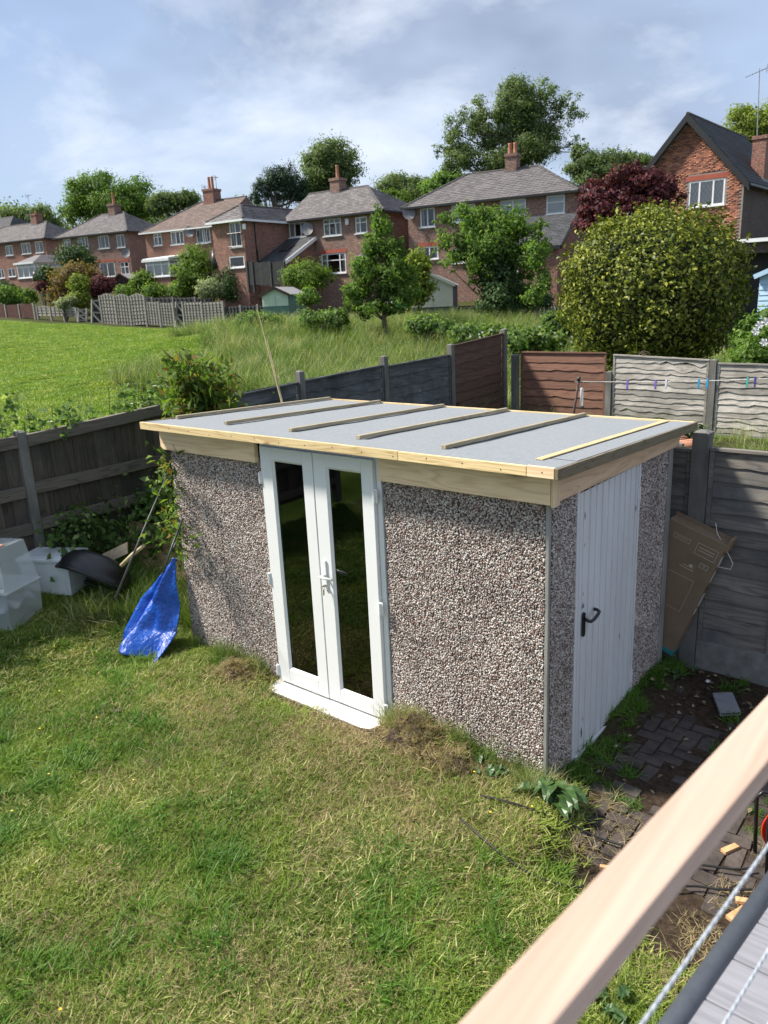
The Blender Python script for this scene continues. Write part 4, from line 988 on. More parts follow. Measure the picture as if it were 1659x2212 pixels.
# ================================================================== RUBBISH LEFT OF THE SHED
def mat_clear(name, tint, alpha):
    m, nt, p = new_mat(name); p.inputs['Base Color'].default_value = (*tint, 1); p.inputs['Roughness'].default_value = .25
    p.inputs['Alpha'].default_value = alpha; return m
MT['clear'] = mat_clear('clear_plastic', (.74, .79, .82), .36)
MT['clear_lid'] = mat_clear('cloudy_lid', (.75, .79, .81), .5)
MT['white_plastic'] = mat_plain('white_plastic', (.66, .69, .72), .35, .06, 6, bmp=.05)
MT['lime_plastic'] = mat_plain('lime_plastic', (.42, .62, .22), .4, .06, 6, bmp=.03)
MT['peach'] = mat_plain('peach_clip', (.75, .42, .30), .4, .06, 6, bmp=.03)
MT['ply'] = mat_wood('plywood', (.34, .21, .11), (.22, .12, .06), 'x', 5, 0, .75, .3, .2)
MT['ply_pale'] = mat_wood('pale_board', (.48, .38, .25), (.36, .26, .15), 'y', 5, 0, .75, .3, .2)
MT['blacktub'] = mat_plain('black_rubber', (.010, .010, .012), .38, .2, 6, bmp=.1)
MT['fabric'] = mat_plain('packed_cloth', (.34, .35, .38), .9, .6, 9, bmp=.4)
m_, nt, p_ = new_mat('blue_tarp')
nt.links.new(ramp(nt, noise(nt, pos(nt), 5, 5, .6), [(.3, (.004, .045, .30)), (.7, (.010, .10, .50))]), p_.inputs['Base Color'])
p_.inputs['Roughness'].default_value = .33; bump(nt, p_, noise(nt, pos(nt), 20, 4, .55, dist=.8), .7, .02); MT['tarp'] = m_
def crate(b, c, rz, w, d, h, z0, z1, th=.004, grow=.05):
    """open-topped tapering tub, c on plan"""
    R_ = Matrix.Rotation(rz, 2)
    def q(x, y, z): a = R_ @ Vector((x, y)); return (c[0]+a.x, c[1]+a.y, z)
    k = 1-grow
    for sx, sy, ex, ey in ((-1, -1, 1, -1), (1, -1, 1, 1), (1, 1, -1, 1), (-1, 1, -1, -1)):
        b.quad(q(sx*w/2*k, sy*d/2*k, z0), q(ex*w/2*k, ey*d/2*k, z0), q(ex*w/2, ey*d/2, z1), q(sx*w/2, sy*d/2, z1))
    b.quad(q(-w/2*k, d/2*k, z0), q(w/2*k, d/2*k, z0), q(w/2*k, -d/2*k, z0), q(-w/2*k, -d/2*k, z0))
    return q
bz = gz(-5.25, -1.05)
cb0 = (-5.36, -1.02); crz = .42
t = thing('storage_box', 'large clear plastic storage box on the grass, packed with grey cloth', 'box', (*cb0, bz))
b = MB(); q = crate(b, cb0, crz, .58, .46, .34, bz, bz+.36); b.build('tub', MT['clear'], t)
b = MB(); b.obox(q(0, 0, bz+.372), np.array(q(.305, 0, 0))-np.array(q(0, 0, 0)), np.array(q(0, .245, 0))-np.array(q(0, 0, 0)), (0, 0, .012)); b.build('rim', MT['clear_lid'], t, bevel=.008)
gg = np.random.default_rng(31)
V = []; Fc = []
for i in range(13):
    for j in range(13):
        x, y = -.26+.52*i/12, -.20+.40*j/12; V.append(q(x, y, bz+.20+.05*math.sin(i*1.1)*math.cos(j*.9)+gg.normal(0, .012)))
for i in range(12):
    for j in range(12): Fc.append((i*13+j, (i+1)*13+j, (i+1)*13+j+1, i*13+j+1))
MB().add(V, Fc).build('contents', MT['fabric'], t, True)
t = thing('storage_box', 'clear plastic box upturned on top of the other, with taped white labels', 'box', (*cb0, bz+.39))
b = MB(); z0 = bz+.386; R2 = Matrix.Rotation(crz, 2)
b2 = MB(); 
for sx, sy, ex, ey in ((-1, -1, 1, -1), (1, -1, 1, 1), (1, 1, -1, 1), (-1, 1, -1, -1)):
    b2.quad(q(sx*.29, sy*.225, z0), q(ex*.29, ey*.225, z0), q(ex*.235, ey*.18, z0+.40), q(sx*.235, sy*.18, z0+.40))
b2.quad(q(-.235, -.18, z0+.40), q(.235, -.18, z0+.40), q(.235, .18, z0+.40), q(-.235, .18, z0+.40)); b2.build('tub', MT['clear'], t)
for sx in (-.10, .14):
    MB().obox(q(sx, -.10, z0+.412), np.array(q(.075, 0, 0))-np.array(q(0, 0, 0)), np.array(q(0, .05, 0))-np.array(q(0, 0, 0)), (0, 0, .010)).build('clip', MT['peach'], t, bevel=.006)
for (u0, w0, zc, hh, mt_) in ((.05, .07, .26, .05, 'label'), (.12, .04, .20, .05, 'black'), (.20, .03, .13, .05, 'label')):
    k = .225-.045*zc/.40+.003
    MB().quad(q(u0-w0, -k-.001, z0+zc-hh/2), q(u0+w0, -k-.001, z0+zc-hh/2-.02), q(u0+w0, -k+.004, z0+zc+hh/2-.02), q(u0-w0, -k+.004, z0+zc+hh/2)).build('tape_label', MT[mt_], t)
for (u0, u1, zc, mt_) in ((-.28, .02, .012, 'label'), (.02, .12, .012, 'black'), (.12, .28, .012, 'label')):
    MB().quad(q(u0, -.2325, z0+zc-.012), q(u1, -.2325, z0+zc-.012), q(u1, -.2285, z0+zc+.022), q(u0, -.2285, z0+zc+.022)).build('tape', MT[mt_], t)
t = tag(MB().tube([q(-.10, .07, z0+.402), q(-.10, .07, z0+.455), q(-.10, .07, z0+.462)], [.075, .078, .070], 20).build('round_tub', MT['lime_plastic'], None, True), 'lime green round tub on top of the stacked clear boxes', 'tub')
# white box by the fence
c = (-5.52, -.36); bz = gz(*c); t = thing('storage_box', 'white lidded plastic box on the ground in front of the boarded fence', 'box', (*c, bz))
b = MB(); q = crate(b, c, .50, .56, .36, .3, bz, bz+.36); b.build('tub', MT['white_plastic'], t)
b = MB(); b.obox(q(0, 0, bz+.375), np.array(q(.30, 0, 0))-np.array(q(0, 0, 0)), np.array(q(0, .20, 0))-np.array(q(0, 0, 0)), (0, 0, .022)); lid = b.build('lid', MT['white_plastic'], t, bevel=.012)
b = MB(); b.obox(q(0, 0, bz+.400), np.array(q(.24, 0, 0))-np.array(q(0, 0, 0)), np.array(q(0, .14, 0))-np.array(q(0, 0, 0)), (0, 0, .003)); b.build('lid_panel', MT['white_plastic'], t)
# black tub tipped over
t = thing('black_tub', 'upturned black rubber tub tipped on its rim in the long grass', 'tub', (-5.1, .1, gz(-5.1, .1)))
b = MB(); n = 40; A_ = atz(128, 1224, .60); B_ = atz(272, 1276, .36); mid = (A_+B_)/2; ax = (B_-A_)/2
up_ = np.array([-.35, .45, .75]); sd_ = unit(np.cross(ax, up_)); up_ = unit(np.cross(sd_, ax))
prof = [(1., -.04, .0), (1.05, .0, .0), (1.04, .05, .0), (.97, .12, 0), (.84, .19, 0), (.62, .235, 0), (.30, .25, 0), (.02, .255, 0)]
for f, hgt, _ in prof:
    for k in range(n):
        a = 2*math.pi*k/n; b.v.append(tuple(mid+ax*f*math.cos(a)*1.+sd_*.27*f*math.sin(a)+up_*hgt))
for i in range(len(prof)-1):
    for k in range(n): b.f.append((i*n+k, i*n+(k+1) % n, (i+1)*n+(k+1) % n, (i+1)*n+k))
b.build('shell', MT['blacktub'], t, True)
rim = MB().tube([mid+ax*1.02*math.cos(a)+sd_*.275*math.sin(a)-up_*.02 for a in np.linspace(0, 2*math.pi, 41)], .016, 8); rim.build('rim', MT['blacktub'], t, True)
# boards
def board(name, lab, pts_, th, mt_):
    P_ = [np.array(p) for p in pts_]; n = np.cross(P_[1]-P_[0], P_[3]-P_[0]); n = n/np.linalg.norm(n)*th
    return tag(MB().prism(P_, -n).build(name, MT[mt_], None), lab, 'board')
board('plywood_sheet', 'stained plywood sheet leaning on the brambles by the fence', [(-5.25, .33, .32), (-4.62, .62, .28), (-4.95, 1.02, .72), (-5.60, .62, .80)], .012, 'ply')
board('plywood_sheet', 'pale torn plywood offcut leaning behind the stained sheet', [(-4.85, .62, .25), (-4.42, .86, .22), (-4.70, 1.18, .72), (-5.02, .98, .74)], .010, 'ply_pale')
board('timber_plank', 'thin wooden plank sloping up from the white box to the plywood', [(-5.42, -.20, .42), (-4.95, .16, .66), (-4.96, .18, .78), (-5.43, -.18, .52)], .015, 'ply_pale')
t = thing('cabinet_carcass', 'pale grey cabinet carcass dumped in the dark corner by the fence', 'cabinet', (-5.2, 1.45, gz(-5.2, 1.45)))
P0, P1, P2, P3 = pt(273, 1083, 7.6), pt(300, 1085, 7.55), pt(303, 1145, 7.6), pt(274, 1130, 7.65)
cz = gz(-5.2, 1.45)
cc_ = np.array([-5.22, 1.42]); 
for dx, dy, w, d, h0, h1 in ((0, 0, .02, .34, 0, .85), (.36, .10, .02, .34, 0, .85)):
    MB().obox((cc_[0]+dx, cc_[1]+dy, cz+(h0+h1)/2), (.009, -.003, 0), (.06, .16, 0), (0, 0, (h1-h0)/2)).build('side_panel', MT['white_plastic'], t)
MB().obox((cc_[0]+.24, cc_[1]+.22, cz+.42), (.175, .05, 0), (-.002, .006, 0), (0, 0, .42)).build('back_panel', MT['white_plastic'], t)
MB().obox((cc_[0]+.18, cc_[1]+.05, cz+.06), (.17, .048, 0), (.058, .155, 0), (0, 0, .009)).build('shelf', MT['white_plastic'], t)
for nm, lab, a, da, b_, db, r_, mt_ in (('pole', 'long grey pole leaning out of the rubbish toward the shed wall', (262, 1262), 6.5, (366, 1015), 6.9, .009, 'grey_pipe'),
                                ('pole', 'dark green pole with a pale band leaning by the shed wall', (352, 1238), 6.25, (395, 1120), 6.5, .010, 'dkgreen_pipe'),
                                ('branch', 'dead branch lying against the plywood', (262, 1222), 6.75, (312, 1178), 6.65, .018, 'straw_stem')):
    p0, p1 = pt(*a, da), pt(*b_, db); p0 = p0.copy()
    if nm == 'pole' and 'grey' in lab: p0 = p0+(p0-p1)*.12
    o = MB().tube([p0, (p0+p1)/2+np.array([.0, 0, .01]), p1], [r_, r_, r_*.8], 8)
    if 'band' in lab:
        t = thing(nm, lab, 'pole', p0); o.build('shaft', MT[mt_], t, True); m2 = p0+(p1-p0)*.47; m3 = p0+(p1-p0)*.55; MB().tube([m2, m3], r_*1.15, 8).build('band', MT['pale_band'] if 'pale_band' in MT else MT['label'], t)
    else: tag(o.build(nm, MT[mt_], None, True), lab, 'pole' if nm == 'pole' else 'branch')
# blue tarpaulin thrown against the corner of the shed
t = thing('tarpaulin', 'crumpled blue tarpaulin with eyelets hanging by the left shed corner', 'tarpaulin', (-3.9, -.2, gz(-3.9, -.2)))
NI, NJ = 60, 46
left = [np.array(p) for p in ((-3.84, .02, .84), (-4.00, -.10, .68), (-4.16, -.22, .46), (-4.22, -.38, .22), (-4.26, -.50, .06))]
right = [np.array(p) for p in ((-3.79, -.04, .88), (-3.76, -.09, .68), (-3.74, -.14, .45), (-3.70, -.22, .22), (-3.62, -.52, .05))]
def poly(pl, f):
    x = f*(len(pl)-1); i = min(int(x), len(pl)-2); return pl[i]*(1-(x-i))+pl[i+1]*(x-i)
V = []; gg = np.random.default_rng(3)
for i in range(NI):
    f = i/(NI-1); a, c = poly(left, f), poly(right, f)
    for j in range(NJ):
        k = j/(NJ-1); p = a*(1-k)+c*k; w = math.sin(math.pi*k)
        n_ = np.array([-.35, -.85, .35]); amp = .085*math.sin(8*k+3.2*f+1)+.045*math.sin(15*k-7*f)+.016*math.sin(25*k+11*f)+.018*math.sin(17*f+9*k)
        p = p+n_*(amp*(.35+.65*w)*(.3+.7*f)+.05*w)+gg.normal(0, .0012, 3)
        if p[0] > -3.765 and p[1] > -.02: p[0] = -3.77
        p[2] = max(p[2], gz(p[0], p[1])+.012+.01*math.sin(j)); V.append(p)
ti = np.arange(NI*NJ).reshape(NI, NJ)
tm = fast_mesh('sheet', np.array(V), np.stack([ti[:-1, :-1], ti[:-1, 1:], ti[1:, 1:], ti[1:, :-1]], -1).reshape(-1, 4))
sh = link('sheet', tm, MT['tarp'], t, smooth_=True); sm = sh.modifiers.new('Thick', 'SOLIDIFY'); sm.thickness = .002
for i, j in ((NI-2, 22), (NI-3, 41), (42, 43)):
    p = V[i*NJ+j]; MB().tube([p+np.array([.011*math.cos(a), -.010, .011*math.sin(a)]) for a in np.linspace(0, 6.283, 13)], .004, 6).build('eyelet', MT['steel'], t)

# ================================================================== THINGS IN THE YARD
# cardboard box leaning behind the shed
t = thing('cardboard_box', 'tall flat cardboard box leaning between shed and fence with white labels', 'box', (.08, 2.13, -.03))
e1 = np.array([.335, 0., .942]); e0 = np.array([-.942, 0, .335]); e2 = np.array([0.02, 1., .0])
BR = np.array([.085, 2.085, .085])
def cbp(a, b_, c=0.): return BR+e0*a+e1*b_+e2*c
bx_ = MB(); bx_.obox(cbp(.24, .555, .065), e0*.24, e1*.555, e2*.065); bx_.build('carton', MT['cardboard'], t, bevel=.004)
MB().obox(cbp(.24, 1.125, .122), e0*.24, e1*.018, e2*.003).build('flap', MT['cardboard'], t)
MB().obox(cbp(-.012, 1.11, .065), e0*.012, e1*.055, e2*.06).build('flap', MT['cardboard'], t)
MB().obox(cbp(.24, .018, -.001), e0*.241, e1*.020, e2*.002).build('tape', MT['cyan'], t)
MB().obox(cbp(-.001, .018, .065), e0*.002, e1*.020, e2*.066).build('tape', MT['cyan'], t)
for a0, a1, b0, b1 in ((.03, .20, .93, 1.03), (.26, .40, .98, 1.02), (.05, .12, .84, .88)):
    fr_ = MB(); w = .003
    for A0, A1, B0, B1 in ((a0, a1, b0, b0+w), (a0, a1, b1-w, b1), (a0, a0+w, b0+w, b1-w), (a1-w, a1, b0+w, b1-w), (a0+.02, a1-.02, b0*.6+b1*.4, b0*.55+b1*.45), (a0+.02, a1-.02, b0*.35+b1*.65, b0*.3+b1*.7)):
        fr_.obox(cbp((A0+A1)/2, (B0+B1)/2, -.0008), e0*(A1-A0)/2, e1*(B1-B0)/2, e2*.0006)
    fr_.build('print', MT['print'], t)
fr_ = MB()
for A0, A1, B0, B1 in ((.10, .32, .40, .402), (.10, .32, .70, .702), (.10, .102, .40, .70), (.14, .26, .78, .784), (.15, .24, .80, .804), (.16, .19, .80, .83)): fr_.obox(cbp((A0+A1)/2, (B0+B1)/2, -.0008), e0*(A1-A0)/2, e1*(B1-B0)/2, e2*.0006)
fr_.build('print', MT['print'], t)
for b0, b1, c0, c1, mt_ in ((.90, .99, .02, .09, 'label'), (.74, .85, .03, .07, 'label'), (.66, .69, .03, .08, 'black'), (.50, .62, .03, .085, 'label'), (.42, .48, .02, .06, 'label')):
    MB().obox(cbp(-.0012, (b0+b1)/2, (c0+c1)/2), e0*.0006, e1*(b1-b0)/2, e2*(c1-c0)/2).build('side_label', MT[mt_], t)
tag(MB().tube([(.34, 2.16, 1.28), (.36, 2.15, 1.20), (.44, 2.14, 1.08), (.50, 2.13, .98), (.49, 2.12, .93), (.40, 2.10, .94)], .003, 5).build('loose_cable', MT['label'], None, True), 'thin white cable looped beside the top of the cardboard box', 'cable')
# hollow composite offcut
oc = [atz(*p, .0) for p in ((1557, 1500), (1594, 1498), (1608, 1540), (1563, 1541))]
oc = [np.array([.512, 1.80]), np.array([.632, 1.90]), np.array([.770, 1.63]), np.array([.646, 1.545])]
t = thing('board_offcut', 'grey hollow composite board offcut lying on the yard bricks', 'board', (.64, 1.72, gz(.64, 1.72)))
zc = gz(.64, 1.72)+.018; ex = np.array([*(oc[1]-oc[0]), 0])/2; ey = np.array([*(oc[2]-oc[1]), 0])/2; cc_ = np.array([*(sum(oc)/4), zc])
sl_ = lambda z: np.array([0, 0, z])
MB().obox(cc_+sl_(.024), ex, ey, sl_(.003)).build('top_face', MT['deck'], t); MB().obox(cc_, ex, ey, sl_(.003)).build('bottom_face', MT['deck'], t)
for f in (-1, -.5, 0, .5, 1): MB().obox(cc_+sl_(.012)+ex*f*.97, ex*.035, ey*.999, sl_(.009)).build('web', MT['deck'], t)
# cable reel
t = thing('cable_reel', 'red cable reel on a black tube stand beside the deck', 'reel', (1.42, .12, gz(1.42, .12)))
rz0 = gz(1.42, .12); ctr = np.array([1.44, .17, rz0+.20]); axr = unit(np.array([.55, -.83, 0.])); s1 = np.array([-axr[1], axr[0], 0]); up1 = np.array([0, 0, 1.])
for o_ in (-.05, .05):
    b = MB(); n = 32
    b.prism([ctr+axr*o_+.16*(math.cos(a)*s1+math.sin(a)*up1) for a in np.linspace(0, 6.283, n, endpoint=False)], axr*.004); b.build('disc', MT['red_reel'], t)
    MB().tube([ctr+axr*o_+.16*(math.cos(a)*s1+math.sin(a)*up1) for a in np.linspace(0, 6.283, n+1)], .006, 6).build('rolled_edge', MT['red_reel'], t)
MB().tube([ctr-axr*.048, ctr+axr*.048], .11, 24).build('wound_cable', MT['cable'], t)
MB().tube([ctr-axr*.10, ctr+axr*.11], .012, 10).build('spindle', MT['black'], t)
for o_ in (-.09, .09):
    fb = ctr+axr*o_; MB().tube([fb+s1*.14-up1*.185, fb-s1*.02+up1*.0, fb-s1*.10+up1*.20, fb-s1*.16+up1*.215, fb-s1*.19+up1*.18, fb-s1*.17-up1*.185], .011, 10).build('stand_leg', MT['black'], t, True)
MB().tube([ctr-axr*.09+s1*.14-up1*.188, ctr+axr*.09+s1*.14-up1*.188], .011, 8).build('stand_foot', MT['black'], t)
# cables over the lawn
def ground_line(px, z=0., lift=.012): 
    out = []
    for p in px:
        q = atz(*p, .05); out.append(np.array([q[0], q[1], gz(q[0], q[1])+lift]))
    return out
def spline(P_, n=8):
    P_ = [P_[0]]+list(P_)+[P_[-1]]; out = []
    for i in range(1, len(P_)-2):
        a, b_, c, d = P_[i-1], P_[i], P_[i+1], P_[i+2]
        for k in range(n):
            t_ = k/n; out.append(.5*((2*b_)+(-a+c)*t_+(2*a-5*b_+4*c-d)*t_**2+(-a+3*b_-3*c+d)*t_**3))
    out.append(P_[-2]); return out
l1 = ground_line(((994, 1779), (1050, 1828), (1121, 1871), (1195, 1895), (1270, 1899), (1390, 1896), (1497, 1891), (1560, 1900), (1625, 1902)), lift=.045)
l2 = ground_line(((1042, 1729), (1120, 1748), (1222, 1766), (1290, 1785), (1357, 1805), (1450, 1835), (1532, 1849), (1590, 1858), (1630, 1856)), lift=.045)
tag(MB().tube(spline(l1), .0065, 6).build('power_cable', MT['cable'], None, True), 'black cable curving across the lawn to the reel, nearer the deck', 'cable')
tag(MB().tube(spline(l2), .0065, 6).build('power_cable', MT['cable'], None, True), 'black cable running from the shed corner grass to the reel', 'cable')
for px, l_, az, lab in (((1600, 1960), .16, 1.2, 'short pine block lying beside the deck edge'), ((1612, 1942), .10, .4, 'small pine wedge lying on the pine block'), ((1578, 1822), .11, 1.1, 'thin pine offcut on the yard bricks near the reel'), ((1052, 1895), .08, 1.3, 'sliver of wood lying on the lawn beside the cable'), ((1310, 1858), .07, .4, 'chip of pale wood in the grass by the handrail')):
    q = atz(*px, 0.); z = gz(q[0], q[1])+.012+(.022 if 'wedge' in lab else 0)
    tag(MB().obox((q[0], q[1], z+.006), (math.cos(az)*l_/2, math.sin(az)*l_/2, 0), (-math.sin(az)*l_*.17, math.cos(az)*l_*.17, 0), (0, 0, .011)).build('wood_offcut', MT['offcut'], None, bevel=.002), lab, 'offcut')
# leaf litter, stones and rubble on the yard
lg = np.random.default_rng(9); n = 420
X = lg.uniform(.05, 1.5, n); Y = lg.uniform(-.1, 2.2, n); k_ = lg.random(n) < .18+.82*smooth(.9, 1.9, Y); X, Y = X[k_], Y[k_]; n = len(X)
lit = leaves_mesh('leaf_litter', np.stack([X, Y, ground(X, Y)+.022], 1), unit(lg.normal(0, .35, (n, 3))+np.array([0, 0, 1.])), .045, .55, 4, 0.)
ML['litter'] = mat_leaf('dead_leaf', (.10, .07, .045), (.24, .19, .12), (.42, .36, .24), rough=.8, trans=.05)
tag(link('leaf_litter', lit, ML['litter']), 'dead leaves and twigs littering the dark yard behind the side door', 'litter', kind='stuff')
for px, r_, mt_, lab in (((1436, 1470), .030, 'conc_grey', 'grey rubble lump at the foot of the concrete gravel board'), ((1408, 1492), .024, 'straw_stem', 'yellowish stone on the soil beside the shed back corner'), ((1528, 1478), .026, 'label', 'pale crumpled scrap on the litter by the gravel board'), ((1290, 1562), .026, 'straw_stem', 'tan stone at the bottom edge of the white side door'), ((1330, 1617), .016, 'white_fl', 'small white shard lying on the yard bricks')):
    q = atz(*px, -.06); z = gz(q[0], q[1]); me_ = pebble(int(px[0])); o = link('stone', me_, MT[mt_], None, (q[0], q[1], z+r_*.6), rot=(.3, .2, px[0]), scale=(r_, r_*.8, r_*.6)); tag(o, lab, 'stone')
for px, mt_, lab in (((235, 1532), 'iron', 'curled brown dead leaf lying on the lawn'), ((265, 1335), 'iron', 'flat brown leaf on the dry patch beside the blue tarpaulin')):
    q = atz(*px, .1); lm = MB(); dock_leaf(lm, (q[0], q[1], gz(q[0], q[1])+.045), 1.0, .12, .08, .05); tag(lm.build('dead_leaf', MT[mt_], None), lab, 'leaf')
for fx, fy in ((-3.0, -4.9), (-2.3, -4.9), (-1.6, -4.9), (-.9, -4.9), (-3.0, -5.6), (-2.3, -5.6), (-1.6, -5.6), (-.9, -5.6), (-.2, -4.9), (-.2, -5.6)):
    z = gz(fx, fy)+.01; tag(MB().box(fx-.33, fx+.33, fy-.33, fy+.33, z-.04, z+.012).build('paving_flag', MT['flag'], None, bevel=.006), kind='structure')

# ================================================================== NEIGHBOUR'S CLOTHES LINE, FEEDER, POT
def on(px, Y): return aty(*px, Y)
YL = 8.2
p_top, p_bot = on((1250, 822), YL), on((1238, 900), YL); dirp = (p_top-p_bot)/np.linalg.norm(p_top-p_bot); foot = p_bot-dirp*((p_bot[2]-.4)/dirp[2])
t = thing('clothes_post', 'leaning rusty clothes post with a green cap in front of the red-brown panel', 'post', foot)
MB().tube([foot, p_top], .022, 10).build('pole', MT['iron'], t, True); MB().tube([p_top, p_top+dirp*.06], .030, 10).build('cap', MT['dkgreen_pipe'], t, True)
b = MB(); b.tube([p_top+np.array([.07*math.cos(a), .07*math.sin(a), -.02]) for a in np.linspace(0, 6.283, 17)], .006, 6); b.tube([p_top+np.array([-.07, 0, -.02]), p_top+np.array([.07, 0, -.02])], .006, 6); b.tube([p_top+np.array([0, -.07, -.02]), p_top+np.array([0, .07, -.02])], .006, 6); b.build('hook_ring', MT['grey_pipe'], t)
fd = p_top+np.array([.07, -.02, -.05]); t = thing('bird_feeder', 'small hanging bird feeder with a tray on the clothes post', 'bird feeder', fd-np.array([0, 0, .42]))
MB().tube([fd, fd-np.array([0, 0, .06])], .003, 5).build('hook', MT['grey_pipe'], t); MB().tube([fd-np.array([0, 0, .06]), fd-np.array([0, 0, .09]), fd-np.array([0, 0, .37])], [.015, .030, .027], 12).build('seed_tube', MT['clear_lid'], t, True); MB().tube([fd-np.array([0, 0, .375]), fd-np.array([0, 0, .395])], [.045, .05], 14).build('tray', MT['grey_pipe'], t)
q1 = on((1660, 806), YL); q2 = q1+(q1-p_top)*.6
def linept(f): p = p_top*(1-f)+q2*f+np.array([0, 0, -.02-.12*math.sin(math.pi*f)*.5]); return p
tag(MB().tube([linept(f) for f in np.linspace(0, 1, 24)], .004, 5).build('washing_line', MT['label'], None), 'thin washing line stretched from the clothes post past the silvery panels', 'washing line')
pc = {'violet': (.22, .14, .55), 'white': (.7, .7, .75), 'blue': (.03, .35, .65), 'green': (.06, .45, .38), 'navy': (.05, .05, .25)}
for nm, c in pc.items(): MT['peg_'+nm] = mat_plain('peg_'+nm, c, .4, .05, 5, bmp=0)
pegm = MB().box(-.012, .012, -.012, .012, -.075, .03); pegm.box(-.012, -.004, -.012, .012, -.12, -.075); pegm.box(.004, .012, -.012, .012, -.12, -.075)
words = {'violet': 'violet', 'white': 'white', 'blue': 'bright blue', 'green': 'green', 'navy': 'navy'}
seen = {}
for px, nm in ((1355, 'violet'), (1417, 'violet'), (1439, 'white'), (1509, 'blue'), (1528, 'blue'), (1614, 'green'), (1632, 'navy')):
    d_ = ray(px, 818); f = None
    fs = np.linspace(0, 1, 400); best = min(fs, key=lambda f_: abs((CX+F*((linept(f_)-CAM)@RIGHT)/((linept(f_)-CAM)@FWD))-px)); q = linept(best)
    seen[nm] = seen.get(nm, 0)+1
    o = link('clothes_peg', pegm.mesh('clothes_peg'), MT['peg_'+nm], None, q); tag(o, words[nm]+' plastic clothes peg clipped on the washing line', 'clothes peg', 'pegs on the washing line')
t_q = on((1489, 946), 3.0); t = thing('plant_pot', 'terracotta pot with a spiky green plant behind the concrete fence post', 'plant pot', (t_q[0], 3.0, gz(t_q[0], 3.0)))
zt_ = t_q[2]; b = MB(); b.tube([(t_q[0], 3.0, zt_-.34), (t_q[0], 3.0, zt_-.08), (t_q[0], 3.0, zt_-.08), (t_q[0], 3.0, zt_)], [.12, .16, .178, .182], 24); b.build('pot', MT['terracotta'], t, True)
for i in range(26):
    lm = MB(); dock_leaf(lm, (t_q[0], 3.0, zt_), rnd.uniform(0, 6.28), rnd.uniform(.16, .28), .025, rnd.uniform(.2, .55)); lm.build('leaf', DL, t)
MB().box(t_q[0]-.5, t_q[0]+.5, 2.75, 3.25, gz(t_q[0], 3.0)-.05, zt_-.345).build('stand', MT['conc'], t)
# grape hyacinth-like iron scroll on the silvery panel
sq = aty(1390, 774, YN); tag(MB().tube([sq+np.array([.13*math.cos(a)*(1-a/14)-.0, 0, abs(.14*math.sin(a))*(1-a/14)]) for a in np.linspace(0, 9.0, 40)], .008, 6).build('iron_scroll', MT['iron'], None), 'small rusty iron scroll on top of the silvery panel', 'ornament')

# ================================================================== HOUSES BEYOND THE FIELD
MB_RED = mat_brick('red_brick', (.36, .135, .085), (.20, .085, .062), (.36, .31, .27))
MB_DARK = mat_brick('brown_brick', (.31, .15, .11), (.17, .088, .068), (.38, .33, .29))
MT['tile_grey'] = mat_tile('grey_roof_tile', (.115, .103, .106), (.215, .195, .198), (.10, .097, .075))
MT['tile_brown'] = mat_tile('brown_roof_tile', (.15, .10, .085), (.24, .165, .14), (.13, .115, .09))
MT['tile_slate'] = mat_tile('dark_slate', (.045, .047, .055), (.085, .088, .098))
MT['white_paint'] = mat_plain('white_paint', (.74, .75, .76), .45, .06, 3, bmp=.05)
MT['gutter'] = mat_plain('black_gutter', (.018, .018, .02), .4, .2, 5, bmp=0)
MT['pot'] = mat_plain('clay_pot', (.36, .16, .09), .8, .2, 7, bmp=.2)
MT['curtain'] = mat_plain('curtain', (.55, .55, .55), .9, .3, 9, (1, 1, .05), bmp=0)
MT['blind'] = mat_plain('pale_blind', (.66, .70, .74), .8, .12, 6, (.1, .1, 6), bmp=0)
MT['dish'] = mat_plain('dish_grey', (.16, .16, .17), .5, .15, 6, bmp=0)
MT['aerial'] = mat_plain('aerial_metal', (.28, .28, .30), .5, .2, 9, bmp=0)
MT['room'] = mat_plain('room_dark', (.03, .03, .032), .95, .3, 2, bmp=0)
MT['ridge'] = mat_plain('mossy_ridge', (.075, .07, .068), .9, .4, 5, bmp=.3)
class UVB(MB):
    def __init__(s): super().__init__(); s.uvs = []
    def q(s, pts, uvs): s.add(pts, [tuple(range(len(pts)))]); s.uvs += uvs; return s
    def build(s, name, mat, parent=None):
        me = bpy.data.meshes.new(name); me.from_pydata(s.v, [], s.f)
        l = me.uv_layers.new(name='UVMap'); vi = np.empty(len(me.loops), 'i'); me.loops.foreach_get('vertex_index', vi)
        l.data.foreach_set('uv', np.array(s.uvs, 'f')[vi].ravel()); me.update(); return link(name, me, mat, parent)
def v3(xy, z): return np.array([xy[0], xy[1], z], float)
